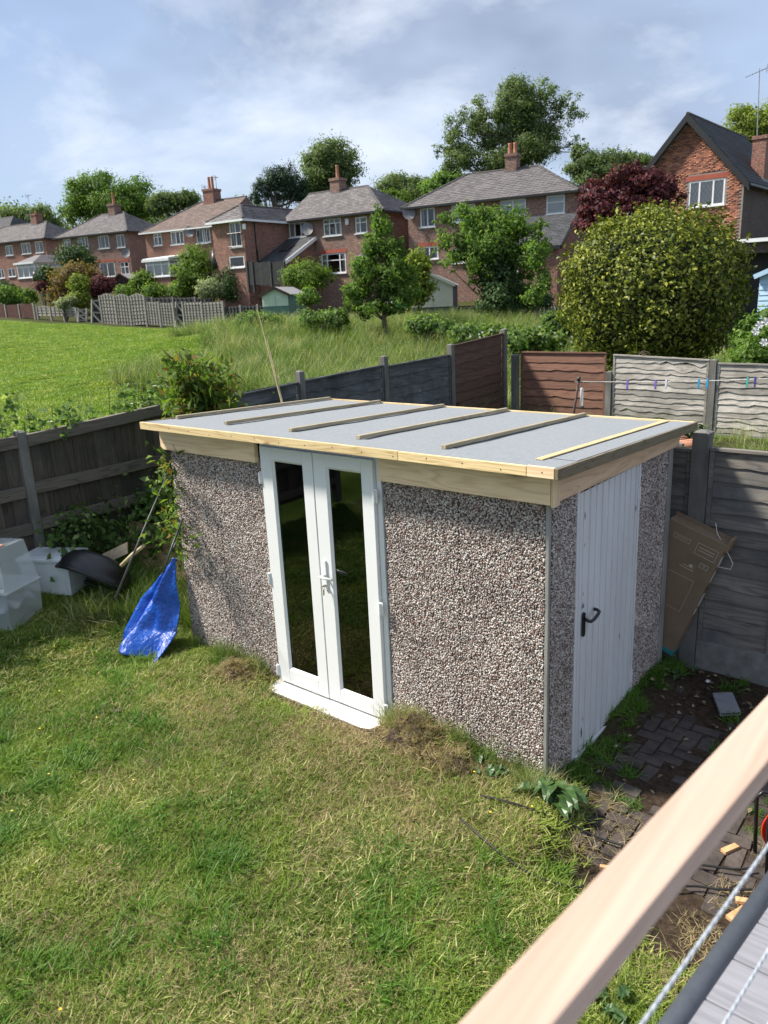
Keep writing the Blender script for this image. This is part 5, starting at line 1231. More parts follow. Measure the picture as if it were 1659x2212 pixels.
def wall_face(b, o, u, n, Wd, z0, z1, holes=(), rev=.09, gable=None):
    """brick face with real openings; o is the left foot corner on plan, u along, n outward"""
    us = sorted({0., Wd, *[h[0] for h in holes], *[h[1] for h in holes]}); zs = sorted({z0, z1, *[h[2] for h in holes], *[h[3] for h in holes]})
    P = lambda a, z, d=0.: v3(o+u*a-n*d, z)
    for i in range(len(us)-1):
        for j in range(len(zs)-1):
            a0, a1, c0, c1 = us[i], us[i+1], zs[j], zs[j+1]; am, cm = (a0+a1)/2, (c0+c1)/2
            if any(h[0] < am < h[1] and h[2] < cm < h[3] for h in holes): continue
            b.q([P(a0, c0), P(a1, c0), P(a1, c1), P(a0, c1)], [(a0, c0), (a1, c0), (a1, c1), (a0, c1)])
    for h in holes:
        a0, a1, c0, c1 = h[:4]
        for (p, q_) in (((a0, c0), (a0, c1)), ((a1, c1), (a1, c0)), ((a0, c1), (a1, c1)), ((a1, c0), (a0, c0))):
            b.q([P(*p), P(*q_), P(*q_, rev), P(*p, rev)], [p, q_, (q_[0]+.05, q_[1]), (p[0]+.05, p[1])])
    if gable is not None:
        b.q([P(0, z1), P(Wd, z1), P(Wd/2, gable)], [(0, z1), (Wd, z1), (Wd/2, gable)])
def window(parent, o, u, n, r, cols=(.5,), trans=None, fill='curtain', name='window', fw=.055, mat_='white_paint', sill=True, topcols=None):
    """frame, panes, sill and what hangs behind"""
    a0, a1, c0, c1 = r; P = lambda a, z, d=0.: v3(o+u*a+n*d, z); U = v3(u, 0); N = v3(n, 0); K = np.array([0, 0, 1.])
    b = MB(); rec = -.045
    def br(x0, x1, y0, y1, d=rec, t=.03): b.obox(P((x0+x1)/2, (y0+y1)/2, d), U*(x1-x0)/2, N*t, K*(y1-y0)/2)
    br(a0, a0+fw, c0, c1); br(a1-fw, a1, c0, c1); br(a0+fw, a1-fw, c0, c0+fw); br(a0+fw, a1-fw, c1-fw, c1)
    xs = [a0+fw]+[a0+(a1-a0)*f for f in cols]+[a1-fw]
    zt_ = c0+(c1-c0)*trans if trans else None
    if zt_: br(a0+fw, a1-fw, zt_-fw*.4, zt_+fw*.4)
    for x in xs[1:-1]: br(x-fw*.5, x+fw*.5, c0+fw, (zt_-fw*.4) if zt_ else c1-fw)
    if zt_:
        for f in (topcols if topcols is not None else cols): x = a0+(a1-a0)*f; br(x-fw*.5, x+fw*.5, zt_+fw*.4, c1-fw)
    w = b.build(name, MT[mat_], parent)
    rows = [(c0+fw, (zt_ or c1)-fw*(.4 if zt_ else 1))]+([(zt_+fw*.4, c1-fw)] if zt_ else [])
    for ri_, (q0, q1) in enumerate(rows):
        xx = xs if ri_ == 0 or topcols is None else [a0+fw]+[a0+(a1-a0)*f for f in topcols]+[a1-fw]
        for i in range(len(xx)-1):
            d = rec-.004+.002*((i*7+ri_*3) % 3); tl = .004*(((i*5+ri_*2) % 3)-1)
            MB().quad(P(xx[i], q0, d), P(xx[i+1], q0, d+tl), P(xx[i+1], q1, d+tl), P(xx[i], q1, d)).build('pane', MT['glass_far'], w)
    if sill: MB().obox(P((a0+a1)/2, c0-.03, .02), U*((a1-a0)/2+.06), N*.07, K*.028).build('sill', MT[mat_], w)
    if fill == 'curtain':
        k = (a1-a0)*.22; cu = MB()
        cu.quad(P(a0+.02, c0+.02, -.16), P(a0+k, c0+.02, -.16), P(a0+k*.8, c1-.02, -.16), P(a0+.02, c1-.02, -.16)); cu.quad(P(a1-k, c0+.02, -.16), P(a1-.02, c0+.02, -.16), P(a1-.02, c1-.02, -.16), P(a1-k*.8, c1-.02, -.16)); cu.build('curtain', MT['curtain'], w)
    elif fill == 'blind': MB().quad(P(a0+.02, c0+.02, -.075), P(a1-.02, c0+.02, -.075), P(a1-.02, c1-.02, -.075), P(a0+.02, c1-.02, -.075)).build('blind', MT['blind'], w)
    if name != 'glazing': MB().quad(P(a0-.3, c0-.3, -.9), P(a1+.3, c0-.3, -.9), P(a1+.3, c1+.3, -.9), P(a0-.3, c1+.3, -.9)).build('room', MT['room'], w)
    return w
def pxrect(o, u, n, zf, r):
    p = [atplane(*zf(r[0], r[1]), v3(o, 0), v3(n, 0)), atplane(*zf(r[2], r[3]), v3(o, 0), v3(n, 0)), atplane(*zf(r[0], r[3]), v3(o, 0), v3(n, 0)), atplane(*zf(r[2], r[1]), v3(o, 0), v3(n, 0))]
    a = [(q[:2]-o)@u for q in p]; z = [q[2] for q in p]
    return ((a[0]+a[2])/2, (a[1]+a[3])/2, (z[1]+z[2])/2, (z[0]+z[3])/2)
def tiles(roof, e0, e1, t0, t1, mat_, ex=.20, tw=.27, single=0, seed=1):
    """overlapping tiles over the roof plane eave e0->e1, top edge t0->t1, each with its own edges"""
    g = np.random.default_rng(seed); e0, e1, t0, t1 = (np.array(q, float) for q in (e0, e1, t0, t1))
    eu = (e1-e0)/np.linalg.norm(e1-e0); nrm = np.cross(e1-e0, (t0+t1)/2-e0); nrm = nrm/np.linalg.norm(nrm)
    upd = np.cross(nrm, eu); H = ((t0-e0)@upd); nr = int(H/ex); V = []; Fq = []; A = []; ones = []
    for r in range(nr):
        f0, f1 = r/nr, (r+1.08)/nr; l0 = e0+(t0-e0)*f0; l1 = e1+(t1-e1)*f0; m0 = e0+(t0-e0)*min(f1, 1); m1 = e1+(t1-e1)*min(f1, 1)
        w = (l1-l0)@eu; n = max(1, int(w/tw)); off = (r % 2)*.5
        xl = max(0, (m0-l0)@eu); xr = w-max(0, (l1-m1)@eu)
        for k in range(-1, n+1):
            x0 = (k+off)*tw+.004; x1 = x0+tw-.008; x0 = max(x0, 0); x1 = min(x1, w)
            if x1-x0 < .04: continue
            s0, s1 = max(x0, xl), min(x1, xr)
            if s1-s0 < .02: s0, s1 = (x0, x0+.02) if x0 > xr else (x1-.02, x1)
            h0 = .030+g.uniform(-.005, .006); up_ = (m0-l0)-eu*((m0-l0)@eu)
            a, b_, c, d = l0+eu*x0+nrm*h0, l0+eu*x1+nrm*(h0+g.uniform(-.004, .004)), l0+eu*s1+up_+nrm*.008, l0+eu*s0+up_+nrm*.008
            a2, b2 = l0+eu*x0-nrm*.004, l0+eu*x1-nrm*.004
            if single and len(ones) < single and abs(x0-xl) > tw and x1 < xr-.01 and s0 == x0 and s1 == x1 and x0 > w*.35:
                ones.append((a, b_, c, d, a2, b2)); continue
            o = len(V); V += [a, b_, c, d, a2, b2]; Fq += [(o, o+1, o+2, o+3), (o+4, o+5, o+1, o)]; A += [q_ := g.random(), q_*.4]
    if V: tag(link('roof_tiles', fast_mesh('roof_tiles', np.array(V), np.array(Fq), A), mat_, roof), kind='stuff')
    if ones:
        vs = []
        ref = ones[0]; org = ref[0]
        for i in range(6):
            L_ = [(q-org) for q in ref]; vs.append(fast_mesh('roof_tile', np.array(L_), np.array([(0, 1, 2, 3), (4, 5, 1, 0)]), [g.random()]*2))
        for t_ in ones: link('roof_tile', vs[g.integers(6)], mat_, roof, tuple(t_[0]))
ridge_me = None
def ridge(roof, a, b, mat_, r=.085):
    a = np.array(a, float); b = np.array(b, float); Lr = np.linalg.norm(b-a); n = max(1, int(Lr/.42)); d = (b-a)/Lr
    m_ = MB(); step = Lr/n; prof = [(r*math.cos(t), r*math.sin(t)) for t in np.linspace(-.35, math.pi+.35, 7)]
    m_.v = [(0.004, p[0], p[1]) for p in prof]+[(step-.012, p[0]*.94, p[1]*.94) for p in prof]; k = len(prof)
    m_.f = [(i, i+k, i+k+1, i+1) for i in range(k-1)]+[tuple(range(k))]
    m_.a = [.0]*len(m_.f); me = m_.mesh('ridge_tile')
    q = Vector(d).to_track_quat('X', 'Z')
    for i in range(n): o = link('ridge_tile', me, MT['ridge'], roof, tuple(a+d*step*i), rot=q.to_euler())
def chimney(parent, c, z0, z1, w, d, u, mat_, pots=2, pot_h=.5):
    b = UVB(); uu = v3(u, 0); nn = np.array([-u[1], u[0], 0]); k = np.array([0, 0, 1.])
    def blk(hw, hd, za, zb):
        cs = [v3(c, 0)+uu*sx*hw+nn*sy*hd for sx, sy in ((-1, -1), (1, -1), (1, 1), (-1, 1))]
        for i in range(4):
            p, q = cs[i], cs[(i+1) % 4]; wd = np.linalg.norm(q-p); b.q([p+k*za, q+k*za, q+k*zb, p+k*zb], [(0, za), (wd, za), (wd, zb), (0, zb)])
        b.q([p+k*zb for p in cs], [(0, 0), (.4, 0), (.4, .4), (0, .4)]); b.q([p+k*za for p in cs[::-1]], [(0, 0), (.4, 0), (.4, .4), (0, .4)])
    blk(w/2, d/2, z0, z1-.16); blk(w/2+.05, d/2+.05, z1-.16, z1)
    ch = b.build('chimney', mat_, parent)
    MB().obox(v3(c, z0+(z1-z0)*.22), uu*(w/2+.03), nn*(d/2+.03), k*.07).build('flashing', MT['dish'], ch)
    for i in range(pots):
        p = v3(c, z1)+uu*((i-(pots-1)/2)*.30); MB().tube([p, p+k*.06, p+k*(pot_h-.08), p+k*pot_h], [.13, .11, .095, .115], 12).build('chimney_pot', MT['pot'], ch, True)
    return ch
def hip_roof(house, o, u, n, Wd, Dp, zE, tanp, mat_, hipL=True, hipR=True, ov=.28, tex=.2, single=0, fascia='gutter', seed=1):
    b = -n; hd = Dp/2+ov; zR = zE+hd*tanp
    fl, fr = o-u*ov+n*ov, o+u*(Wd+ov)+n*ov; bl, br_ = o-u*ov+b*(Dp+ov), o+u*(Wd+ov)+b*(Dp+ov)
    rl = o+b*Dp/2+u*((hd-ov) if hipL else -ov); rr = o+b*Dp/2+u*(Wd-(hd-ov) if hipR else Wd+ov)
    FL, FR, BL, BR_, RL, RR = v3(fl, zE), v3(fr, zE), v3(bl, zE), v3(br_, zE), v3(rl, zR), v3(rr, zR)
    m_ = MB(); dn = np.array([0, 0, -.02]); vs = [FL+dn, FR+dn, BR_+dn, BL+dn, RL+dn, RR+dn]
    m_.add(vs, [(0, 1, 5, 4), (2, 3, 4, 5), (1, 2, 5), (3, 0, 4), (3, 2, 1, 0)]); m_.a = [.4]*5
    rf_ = m_.build('roof', mat_, house)
    tiles(rf_, FL, FR, RL, RR, mat_, tex, single=single, seed=seed)
    if hipR: tiles(rf_, FR, BR_, RR, RR, mat_, tex, seed=seed+1); ridge(rf_, FR, RR, mat_)
    if hipL: tiles(rf_, BL, FL, RL, RL, mat_, tex, seed=seed+2); ridge(rf_, FL, RL, mat_)
    ridge(rf_, RL, RR, mat_)
    gt = MB().bar(FL+v3(n, 0)*.04+dn*2.5, FR+v3(n, 0)*.04+dn*2.5, .10, .09); gt.build('gutter', MT[fascia], rf_)
    if hipR: MB().bar(FR+v3(u, 0)*.04+dn*2.5, BR_+v3(u, 0)*.04+dn*2.5, .10, .09).build('gutter', MT[fascia], rf_)
    return rf_, RL, RR
def row_house(label, zf, eL, eR, dL, dR, zbase, Dp, tanp, wins, bmat, tmat, chim=None, hipL=True, hipR=True, Wmax=None, group=None, single=0, seed=1, fascia='gutter', name='brick_house'):
    pL, pR = pt(*zf(*eL), dL), pt(*zf(*eR), dR); zE = (pL[2]+pR[2])/2
    o, e = pL[:2], pR[:2]; Wd = np.linalg.norm(e-o); u = (e-o)/Wd; n = np.array([u[1], -u[0]])
    if n@(CAM[:2]-o) < 0: n = -n
    t = thing(name, label, 'house', v3(o+u*Wd/2-n*Dp/2, zbase), group)
    holes = []; specs = []
    for w in wins:
        r = pxrect(o, u, n, w.get('z', zf), w['r']); r = (max(r[0], .12), min(r[1], Wd-.12), max(r[2], zbase+.1), min(r[3], zE-.10))
        if r[1]-r[0] < .2 or r[3]-r[2] < .2: continue
        holes.append(r); specs.append((r, w))
    b = UVB(); wall_face(b, o, u, n, Wd, zbase-1.2, zE+.02, holes)
    hg = Dp/2*tanp
    wall_face(b, o+u*Wd, -n, u, Dp, zbase-1.2, zE+.02, gable=None if hipR else zE+hg); wall_face(b, o-n*Dp, n, -u, Dp, zbase-1.2, zE+.02, gable=None if hipL else zE+hg); wall_face(b, o+u*Wd-n*Dp, -u, -n, Wd, zbase-1.2, zE+.02)
    wl_ = b.build('wall', bmat, t)
    for r, w in specs:
        window(t, o, u, n, r, w.get('c', (.5,)), w.get('t'), w.get('f', 'curtain'), w.get('n', 'window'), w.get('fw', .06), topcols=w.get('tc'))
        if w.get('lintel'): MB().obox(v3(o+u*(r[0]+r[1])/2+n*.004, r[3]+.12), v3(u, 0)*((r[1]-r[0])/2+.12), v3(n, 0)*.012, (0, 0, .11)).build('lintel', MT['lintel'], t)
    rf_, RL, RR = hip_roof(t, o, u, n, Wd, Dp, zE, tanp, tmat, hipL, hipR, single=single, seed=seed, fascia=fascia)
    if chim:
        (x0, y0, x1, y1), pots, ph = chim; cz = lambda x, y: atplane(*zf(x, y), RL, v3(n, 0)); p = cz((x0+x1)/2, y1); q = cz((x0+x1)/2, y0); ww = abs((cz(x1, y0)-cz(x0, y0))[:2]@u)*.72
        chimney(t, p[:2], RL[2]-.5, q[2], ww, ww*1.1, u, bmat, pots, ph)
    return t, o, u, n, Wd, zE
MT['lintel'] = mat_plain('red_lintel', (.33, .085, .055), .85, .15, 6, bmp=.1)
def satdish(o, u, n, zf, c, r, parent_label, k=0):
    p = atplane(*zf(*c), v3(o+n*.25, 0), v3(n, 0)); N = unit(v3(n, 0)+v3(u, 0)*.5+np.array([0, 0, .35])); s1 = unit(np.cross(N, (0, 0, 1.))); s2 = np.cross(s1, N)
    t = thing('satellite_dish', parent_label, 'dish', p); b = MB(); nn_ = 18
    for i in range(4):
        f = i/3
        for k in range(nn_): a = 6.283*k/nn_; b.v.append(tuple(p+N*(.07*f*f)+r*f*(math.cos(a)*s1+math.sin(a)*s2*1.1)+s1*.0001*(i == 0)*k))
    for i in range(3):
        for k in range(nn_): b.f.append((i*nn_+k, i*nn_+(k+1) % nn_, (i+1)*nn_+(k+1) % nn_, (i+1)*nn_+k))
    b.build('reflector', MT['dish'], t, True); MB().tube([p-N*.0, p-v3(n, 0)*.26], .02, 6).build('bracket', MT['dish'], t); MB().tube([p-s2*r*.9, p+N*.32], .012, 5).build('feed_arm', MT['dish'], t)
def aerial(label, base, top, arm, loc_par=None, els=7):
    base, top = np.array(base), np.array(top); t = thing('tv_aerial', label, 'aerial', base)
    MB().tube([base, top], [.028, .02], 6).build('mast', MT['aerial'], t); arm = np.array(arm); d = unit(arm); s = unit(np.cross(d, (0, 0, 1.)))
    b = MB(); c = top-np.array([0, 0, .12]); b.tube([c-arm*.35, c+arm*.65], .014, 5)
    for i in range(els): q = c-arm*.3+arm*.93*i/(els-1); w = .22-.10*i/els; b.tube([q-s*w, q+s*w], .009, 4)
    for zz_ in (-.14, -.05, .05, .14): q = c-arm*.36; b.tube([q-s*.26+np.array([0, 0, zz_]), q+s*.26+np.array([0, 0, zz_])], .009, 4)
    b.build('antenna', MT['aerial'], t)

ident = lambda x, y: (x, y)
# house 1, far left
h1 = row_house('red brick semi at the far left end of the row with a dark-roofed conservatory', ZA, (-260, 660), (368, 605), 79, 73.5, 4.9, 5.4, .62,
    [dict(r=(175, 635, 250, 725), c=(.6,)), dict(r=(288, 622, 352, 716), c=(.5,)), dict(r=(45, 655, 105, 738), c=(.5,)), dict(r=(65, 842, 126, 912), f=''), dict(r=(-15, 848, 35, 925), f='')], MB_RED, MT['tile_grey'], ((280, 398, 338, 492), 1, .3), seed=10)
h2 = row_house('red brick semi with grey hipped roof, patio doors and small dark shed below', ZA, (470, 592), (1040, 547), 66, 62.5, 4.1, 5.4, .62,
    [dict(r=(522, 600, 576, 676), t=.62), dict(r=(635, 585, 720, 686), c=(.4, .7)), dict(r=(803, 575, 890, 681), c=(.6,), t=None), dict(r=(953, 567, 1018, 673), c=(.5,)),
     dict(r=(818, 795, 940, 912), c=(.5,), n='patio_door', lintel=1), dict(r=(985, 790, 1053, 893), t=.6, lintel=1), dict(r=(560, 700, 620, 790))], MB_DARK, MT['tile_grey'], ((905, 318, 978, 410), 1, .9), seed=20)
h3 = row_house('brick semi with brown tiled roof and twin-pot chimney beside the projecting wing', ZA, (1180, 545), (1790, 505), 57, 53.8, 3.3, 6.2, .62,
    [dict(r=(1255, 545, 1320, 657), t=.7), dict(r=(1395, 530, 1500, 647), c=(.38, .7)), dict(r=(1600, 515, 1692, 640), c=(.6,)), dict(r=(150, 618, 265, 738), z=ZB, c=(.6,)), dict(r=(1500, 800, 1640, 920))], MB_RED, MT['tile_brown'], None, hipR=False, seed=30, fascia='white_paint')
h4 = row_house('brick semi with grey roof whose wide ground window peeps past the slender tree', ZB, (890, 548), (1668, 498), 47, 43.3, 2.7, 5.4, .60,
    [dict(r=(908, 560, 1046, 692), c=(.33, .7)), dict(r=(1190, 540, 1335, 680), c=(.33, .68), t=.72, tc=(.33, .62)), dict(r=(1450, 527, 1545, 660), c=(.4,), t=.66), dict(r=(1175, 825, 1372, 988), c=(.24, .76), t=.66, lintel=1), dict(r=(1475, 830, 1590, 985), c=(.5,), t=.66)], MB_DARK, MT['tile_grey'], ((1262, 212, 1365, 345), 1, .75), hipL=False, seed=40, fascia='gutter')
h5 = row_house('brick semi with broad grey-tiled hipped roof behind the ivy-clad tree', ZC, (378, 585), (1590, 470), 43, 38.8, 2.2, 5.2, .60,
    [dict(r=(470, 588, 575, 726), c=(.5,)), dict(r=(697, 562, 866, 690), c=(.33, .66), f='blind'), dict(r=(1050, 520, 1236, 648), c=(.5,), t=.68, f='blind'), dict(r=(1385, 490, 1518, 630), c=(), t=.62, f='blind'),
     dict(r=(473, 868, 600, 960), c=(.5,), lintel=1), dict(r=(700, 880, 860, 985), c=(.5,)), dict(r=(1150, 868, 1270, 972), c=(.5,))], MB_DARK, MT['tile_grey'], ((1085, 196, 1195, 345), 2, .55), single=300, seed=50)
# chimney standing between the two halves of house 3
t3, o3, u3, n3, W3, zE3 = h3
pz = lambda x, y: atplane(*ZB(x, y), v3(o3-n3*3.1, 0), v3(n3, 0)); c3 = pz(283, 395); chimney(t3, c3[:2], zE3+1.4, pz(283, 300)[2], .95, .9, u3, MB_RED, 2, .85)
# --- wing of house 4 that projects toward the field
t4, o4, u4, n4, W4, zE4 = h4
wing = thing('house_wing', 'two-storey brick wing with hipped roof and Juliet balcony between two houses', 'house', v3(o4+n4*2, 2.9))
wd, ww = 3.9, 2.5; ow = o4+n4*wd-u4*ww; zW = zE4-.02
r1, r2 = pxrect(ow, u4, n4, ZB, (425, 566, 519, 775)), pxrect(ow, u4, n4, ZB, (420, 845, 570, 940)); r2 = (max(.15, r2[0]), min(ww-.15, r2[1]), r2[2], r2[3]); r1 = (max(.15, r1[0]), min(ww-.15, r1[1]), r1[2], min(r1[3], zW-.1))
b = UVB(); wall_face(b, ow, u4, n4, ww, 1.6, zW, [r1, r2]); wall_face(b, ow+u4*ww, -n4, u4, wd+.2, 1.6, zW); wall_face(b, ow-n4*(wd+.2), n4, -u4, wd+.2, 1.6, zW); b.build('wall', MB_RED, wing)
jw = window(wing, ow, u4, n4, r1, (.5,), None, 'curtain', 'balcony_door', .07); window(wing, ow, u4, n4, r2, (), None, '', 'window', .07)
bl_ = MB(); P_ = lambda a, z, d: v3(ow+u4*a+n4*d, z); hb_ = r1[2]+(r1[3]-r1[2])*.55
bl_.tube([P_(r1[0]-.1, hb_, .12), P_(r1[1]+.1, hb_, .12)], .02, 5); bl_.tube([P_(r1[0]-.1, r1[2]+.05, .12), P_(r1[1]+.1, r1[2]+.05, .12)], .02, 5)
for a in np.linspace(r1[0]-.1, r1[1]+.1, 9): bl_.tube([P_(a, r1[2]+.05, .12), P_(a, hb_, .12)], .011, 4)
bl_.build('balcony_rail', MT['gutter'], wing)
hd_ = ww/2+.25; zR = zW+hd_*.62; m_ = MB(); FL, FR = v3(ow-u4*.25+n4*.25, zW), v3(ow+u4*(ww+.25)+n4*.25, zW); BL, BR_ = v3(ow-u4*.25-n4*(wd+1.5), zW), v3(ow+u4*(ww+.25)-n4*(wd+1.5), zW); RF, RB = v3(ow+u4*ww/2+n4*(.25-hd_), zR), v3(ow+u4*ww/2-n4*(wd+2.6), zR)
dn = np.array([0, 0, -.02]); m_.add([q+dn for q in (FL, FR, BR_, BL, RF, RB)], [(0, 1, 4), (1, 2, 5, 4), (3, 0, 4, 5), (3, 2, 1, 0)]); m_.a = [.4]*4; rw_ = m_.build('roof', MT['tile_grey'], wing)
tiles(rw_, FL, FR, RF, RF, MT['tile_grey'], seed=61); tiles(rw_, FR, BR_, RF, RB, MT['tile_grey'], seed=62); tiles(rw_, BL, FL, RB, RF, MT['tile_grey'], seed=63)
for a, c in ((FL, RF), (FR, RF), (RF, RB)): ridge(rw_, a, c, MT['tile_grey'])
MB().bar(FL+dn*3, FR+dn*3, .1, .12).build('fascia', MT['white_paint'], rw_); MB().bar(FR+dn*3, BR_+dn*3, .1, .12).build('fascia', MT['white_paint'], rw_)
MB().obox(P_(r1[1]+.32, zW-.42, .06), v3(u4, 0)*.09, v3(n4, 0)*.05, (0, 0, .14)).build('alarm_box', MT['white_paint'], wing)
# --- lean-to in the corner of house 4
def leanto(label, o, u, n, a0, a1, dep, zt, ze, zb, tmat, fmat, win=None):
    t = thing('lean_to', label, 'extension', v3(o+u*(a0+a1)/2+n*dep/2, zb)); oo = o+u*a0+n*dep; Wd = a1-a0
    b = UVB(); hs = []
    if win: hs = [win]
    wall_face(b, oo, u, n, Wd, zb, ze, hs)
    for s_, aa, uu, nn in ((1, a1, -n, u), (-1, a0, n, -u)):
        st = o+u*aa+n*dep if s_ == 1 else o+u*aa
        if s_ == 1: b.q([v3(st, zb), v3(st-n*dep, zb), v3(st-n*dep, zt-.06), v3(st, ze)], [(0, zb), (dep, zb), (dep, zt), (0, ze)])
        else: b.q([v3(st, zb), v3(st+n*dep, zb), v3(st+n*dep, ze), v3(st, zt-.06)], [(0, zb), (dep, zb), (dep, ze), (0, zt)])
    b.build('wall', MB_RED, t)
    if win: window(t, oo, u, n, win, (.5,))
    e0, e1, t0, t1 = v3(oo-u*.15+n*.2, ze-.05), v3(oo+u*(Wd+.2)+n*.2, ze-.05), v3(o+u*(a0-.15)+n*.01, zt), v3(o+u*(a1+.2)+n*.01, zt)
    m_ = MB().prism([e0, e1, t1, t0], (0, 0, -.10)); m_.a = [.3]*6; r_ = m_.build('roof', tmat, t); tiles(r_, e0, e1, t0, t1, tmat, .18, seed=70)
    MB().bar(e1+v3(u, 0)*.02+np.array([0, 0, -.08]), t1+v3(u, 0)*.02+np.array([0, 0, -.08]), .05, .2).build('barge_board', MT[fmat], t); MB().bar(e0+np.array([0, 0, -.08]), e1+np.array([0, 0, -.08]), .08, .16).build('fascia', MT[fmat], t)
    MB().obox((e0+e1)/2*.45+(t0+t1)/2*.55+np.array([0, 0, .05]), v3(u, 0)*.35, unit(t0-e0)*.4, unit(np.cross(e1-e0, t0-e0))*.04).build('skylight', MT['gutter'], t)
    return t
zlt = atplane(*ZB(1000, 700), v3(o4, 0), v3(n4, 0))[2]; aR = (atplane(*ZB(1110, 700), v3(o4, 0), v3(n4, 0))[:2]-o4)@u4
leanto('brick lean-to with dark slate roof and white barge board in the corner beside the wing', o4, u4, n4, .05, max(aR, 1.6), 3.0, zlt, zlt-1.45, 2.0, MT['tile_slate'], 'white_paint')
t5, o5, u5, n5, W5, zE5 = h5
zlt = atplane(*ZC(1400, 636), v3(o5, 0), v3(n5, 0))[2]; aL = (atplane(*ZC(1060, 650), v3(o5, 0), v3(n5, 0))[:2]-o5)@u5
leanto('brick lean-to with slate roof and black barge board at the end of the broad-roofed house', o5, u5, n5, aL, W5, 3.1, zlt, zlt-1.65, 1.2, MT['tile_slate'], 'gutter', (1.0, 1.9, zlt-3.2, zlt-2.2))
satdish(o4, u4, n4, ZB, (1060, 627), .36, 'pale satellite dish beside the first-floor window at the lean-to'); satdish(o5, u5, n5, ZC, (388, 626), .36, 'grey satellite dish on the left corner of the broad-roofed house')
satdish(h2[1], h2[2], h2[3], ZA, (1030, 720), .35, 'small dark satellite dish on the patio-door house'); satdish(o3, u3, n3, ZB, (97, 650), .36, 'dark satellite dish between windows of the brown-roofed house')
bo = atplane(*ZB(1386, 567), v3(o4, 0), v3(n4, 0)); MB().obox(bo+v3(n4, 0)*.06, v3(u4, 0)*.12, v3(n4, 0)*.05, (0, 0, .18)).build('alarm_box', MT['white_paint'], t4, bevel=.04)
# --- conservatories
def conservatory(label, o, u, n, zf, px, dep, zb, roofmat, dwarf=.55, hip=True):
    r = pxrect(o+n*dep, u, n, zf, px); a0, a1, z0, z1 = r; oo = o+n*dep; t = thing('conservatory', label, 'conservatory', v3(oo+u*(a0+a1)/2-n*dep/2, z0-dwarf))
    b = UVB(); U = u*(a1-a0); of = oo+u*a0
    wall_face(b, of, u, n, a1-a0, z0-dwarf-1.2, z0); wall_face(b, of+U, -n, u, dep, z0-dwarf-1.2, z0); wall_face(b, of-n*dep, n, -u, dep, z0-dwarf-1.2, z0); b.build('wall', MB_RED, t)
    window(t, of, u, n, (0, a1-a0, z0, z1), (.33, .66), .72, 'blind', 'glazing', .09); window(t, of+U, -n, u, (0, dep, z0, z1), (.5,), .72, 'blind', 'glazing', .09)
    window(t, of-n*dep, n, -u, (0, dep, z0, z1), (.5,), .72, '', 'glazing', .09)
    q = lambda a, d, z: v3(of+u*a-n*d, z); w = a1-a0; h = .75 if hip else .28
    m_ = MB()
    if hip: m_.add([q(-.15, -.15, z1), q(w+.15, -.15, z1), q(w+.15, dep, z1), q(-.15, dep, z1), q(w*.35, dep*.5, z1+h), q(w*.65, dep*.5, z1+h), q(w*.65, dep, z1+h), q(w*.35, dep, z1+h)], [(0, 1, 5, 4), (1, 2, 6, 5), (3, 0, 4, 7), (4, 5, 6, 7), (3, 2, 1, 0)])
    else: m_.prism([q(-.12, -.12, z1), q(w+.12, -.12, z1), q(w+.12, dep, z1+h), q(-.12, dep, z1+h)], (0, 0, .14))
    m_.a = [.5]*len(m_.f); m_.build('roof', roofmat, t); MB().bar(q(-.16, -.17, z1-.02), q(w+.16, -.17, z1-.02), .08, .16).build('fascia', MT['white_paint'], t)
    return t
conservatory('white-framed conservatory with a grey hipped roof at the far left house', h1[1], h1[2], h1[3], ZA, (140, 800, 285, 922), 3.2, 4.9, MT['tile_grey'])
conservatory('flat-roofed white conservatory in front of the brown-roofed house', o3, u3, n3, ZA, (1192, 775, 1385, 912), 2.6, 3.3, MT['white_paint'], hip=False)
# --- gable house on the right: real bricks
dG = 36.0; ap = pt(1491, 246, dG); YG = ap[1]
xa = ap[0]; xr_ = aty(1606, 420, YG)[0]; hw = xr_-xa; ztip = aty(1616, 394, YG)[2]; tgr = (ap[2]-ztip)/(hw+.3); zAp = ap[2]-.2; zEv = zAp-tgr*hw; zB6 = 1.0; DG = 9.
gh = thing('gable_house', 'tall brick gable house with steep black roof and leaded white window', 'house', (xa, YG+DG/2, zB6))
og = np.array([xa-hw, YG]); ug = np.array([1., 0.]); ng_ = np.array([0., -1.])
rg = pxrect(og, ug, ng_, ZD, (1098, 912, 1352, 1098))
b = UVB(); wall_face(b, np.array([xa+hw, YG]), np.array([0, 1.]), np.array([1., 0]), DG, zB6-1, zEv); wall_face(b, np.array([xa-hw, YG+DG]), np.array([0, -1.]), np.array([-1., 0]), DG, zB6-1, zEv); wall_face(b, np.array([xa+hw, YG+DG]), np.array([-1., 0]), np.array([0, 1.]), 2*hw, zB6-1, zEv, gable=zAp)
MT['mortar'] = mat_plain('mortar', (.26, .22, .19), .95, .2, 9, bmp=.2)
MB_G = mat_brick('gable_side_brick', (.13, .085, .07), (.10, .07, .06), (.15, .13, .12))  # darker copy of the gable brick, side-wall shade put into its colour
gwall = b.build('wall', MB_G, gh)
MT['gbrick'] = mat_tile('gable_brick', (.16, .065, .05), (.52, .21, .12))
bvars = []
for i in range(8):
    q = MB().box(0, .213, -.012, .004, 0, .064); q.a = [(.05, .3, .45, .6, .75, .9, 1., .15)[i]]*6; bvars.append(q.mesh('brick'))
gb = np.random.default_rng(8); V = []; Fq = []; A = []; nper = 0; half = []
rgx0, rgx1 = xa-hw+rg[0], xa-hw+rg[1]
def half_at(z_): return hw if z_ <= zEv else max(0., hw*(zAp-z_)/(zAp-zEv))
mort = MB(); lev = sorted({zB6-1, zEv, zAp, rg[2], rg[3], *np.linspace(zB6-1, zAp, 24)})
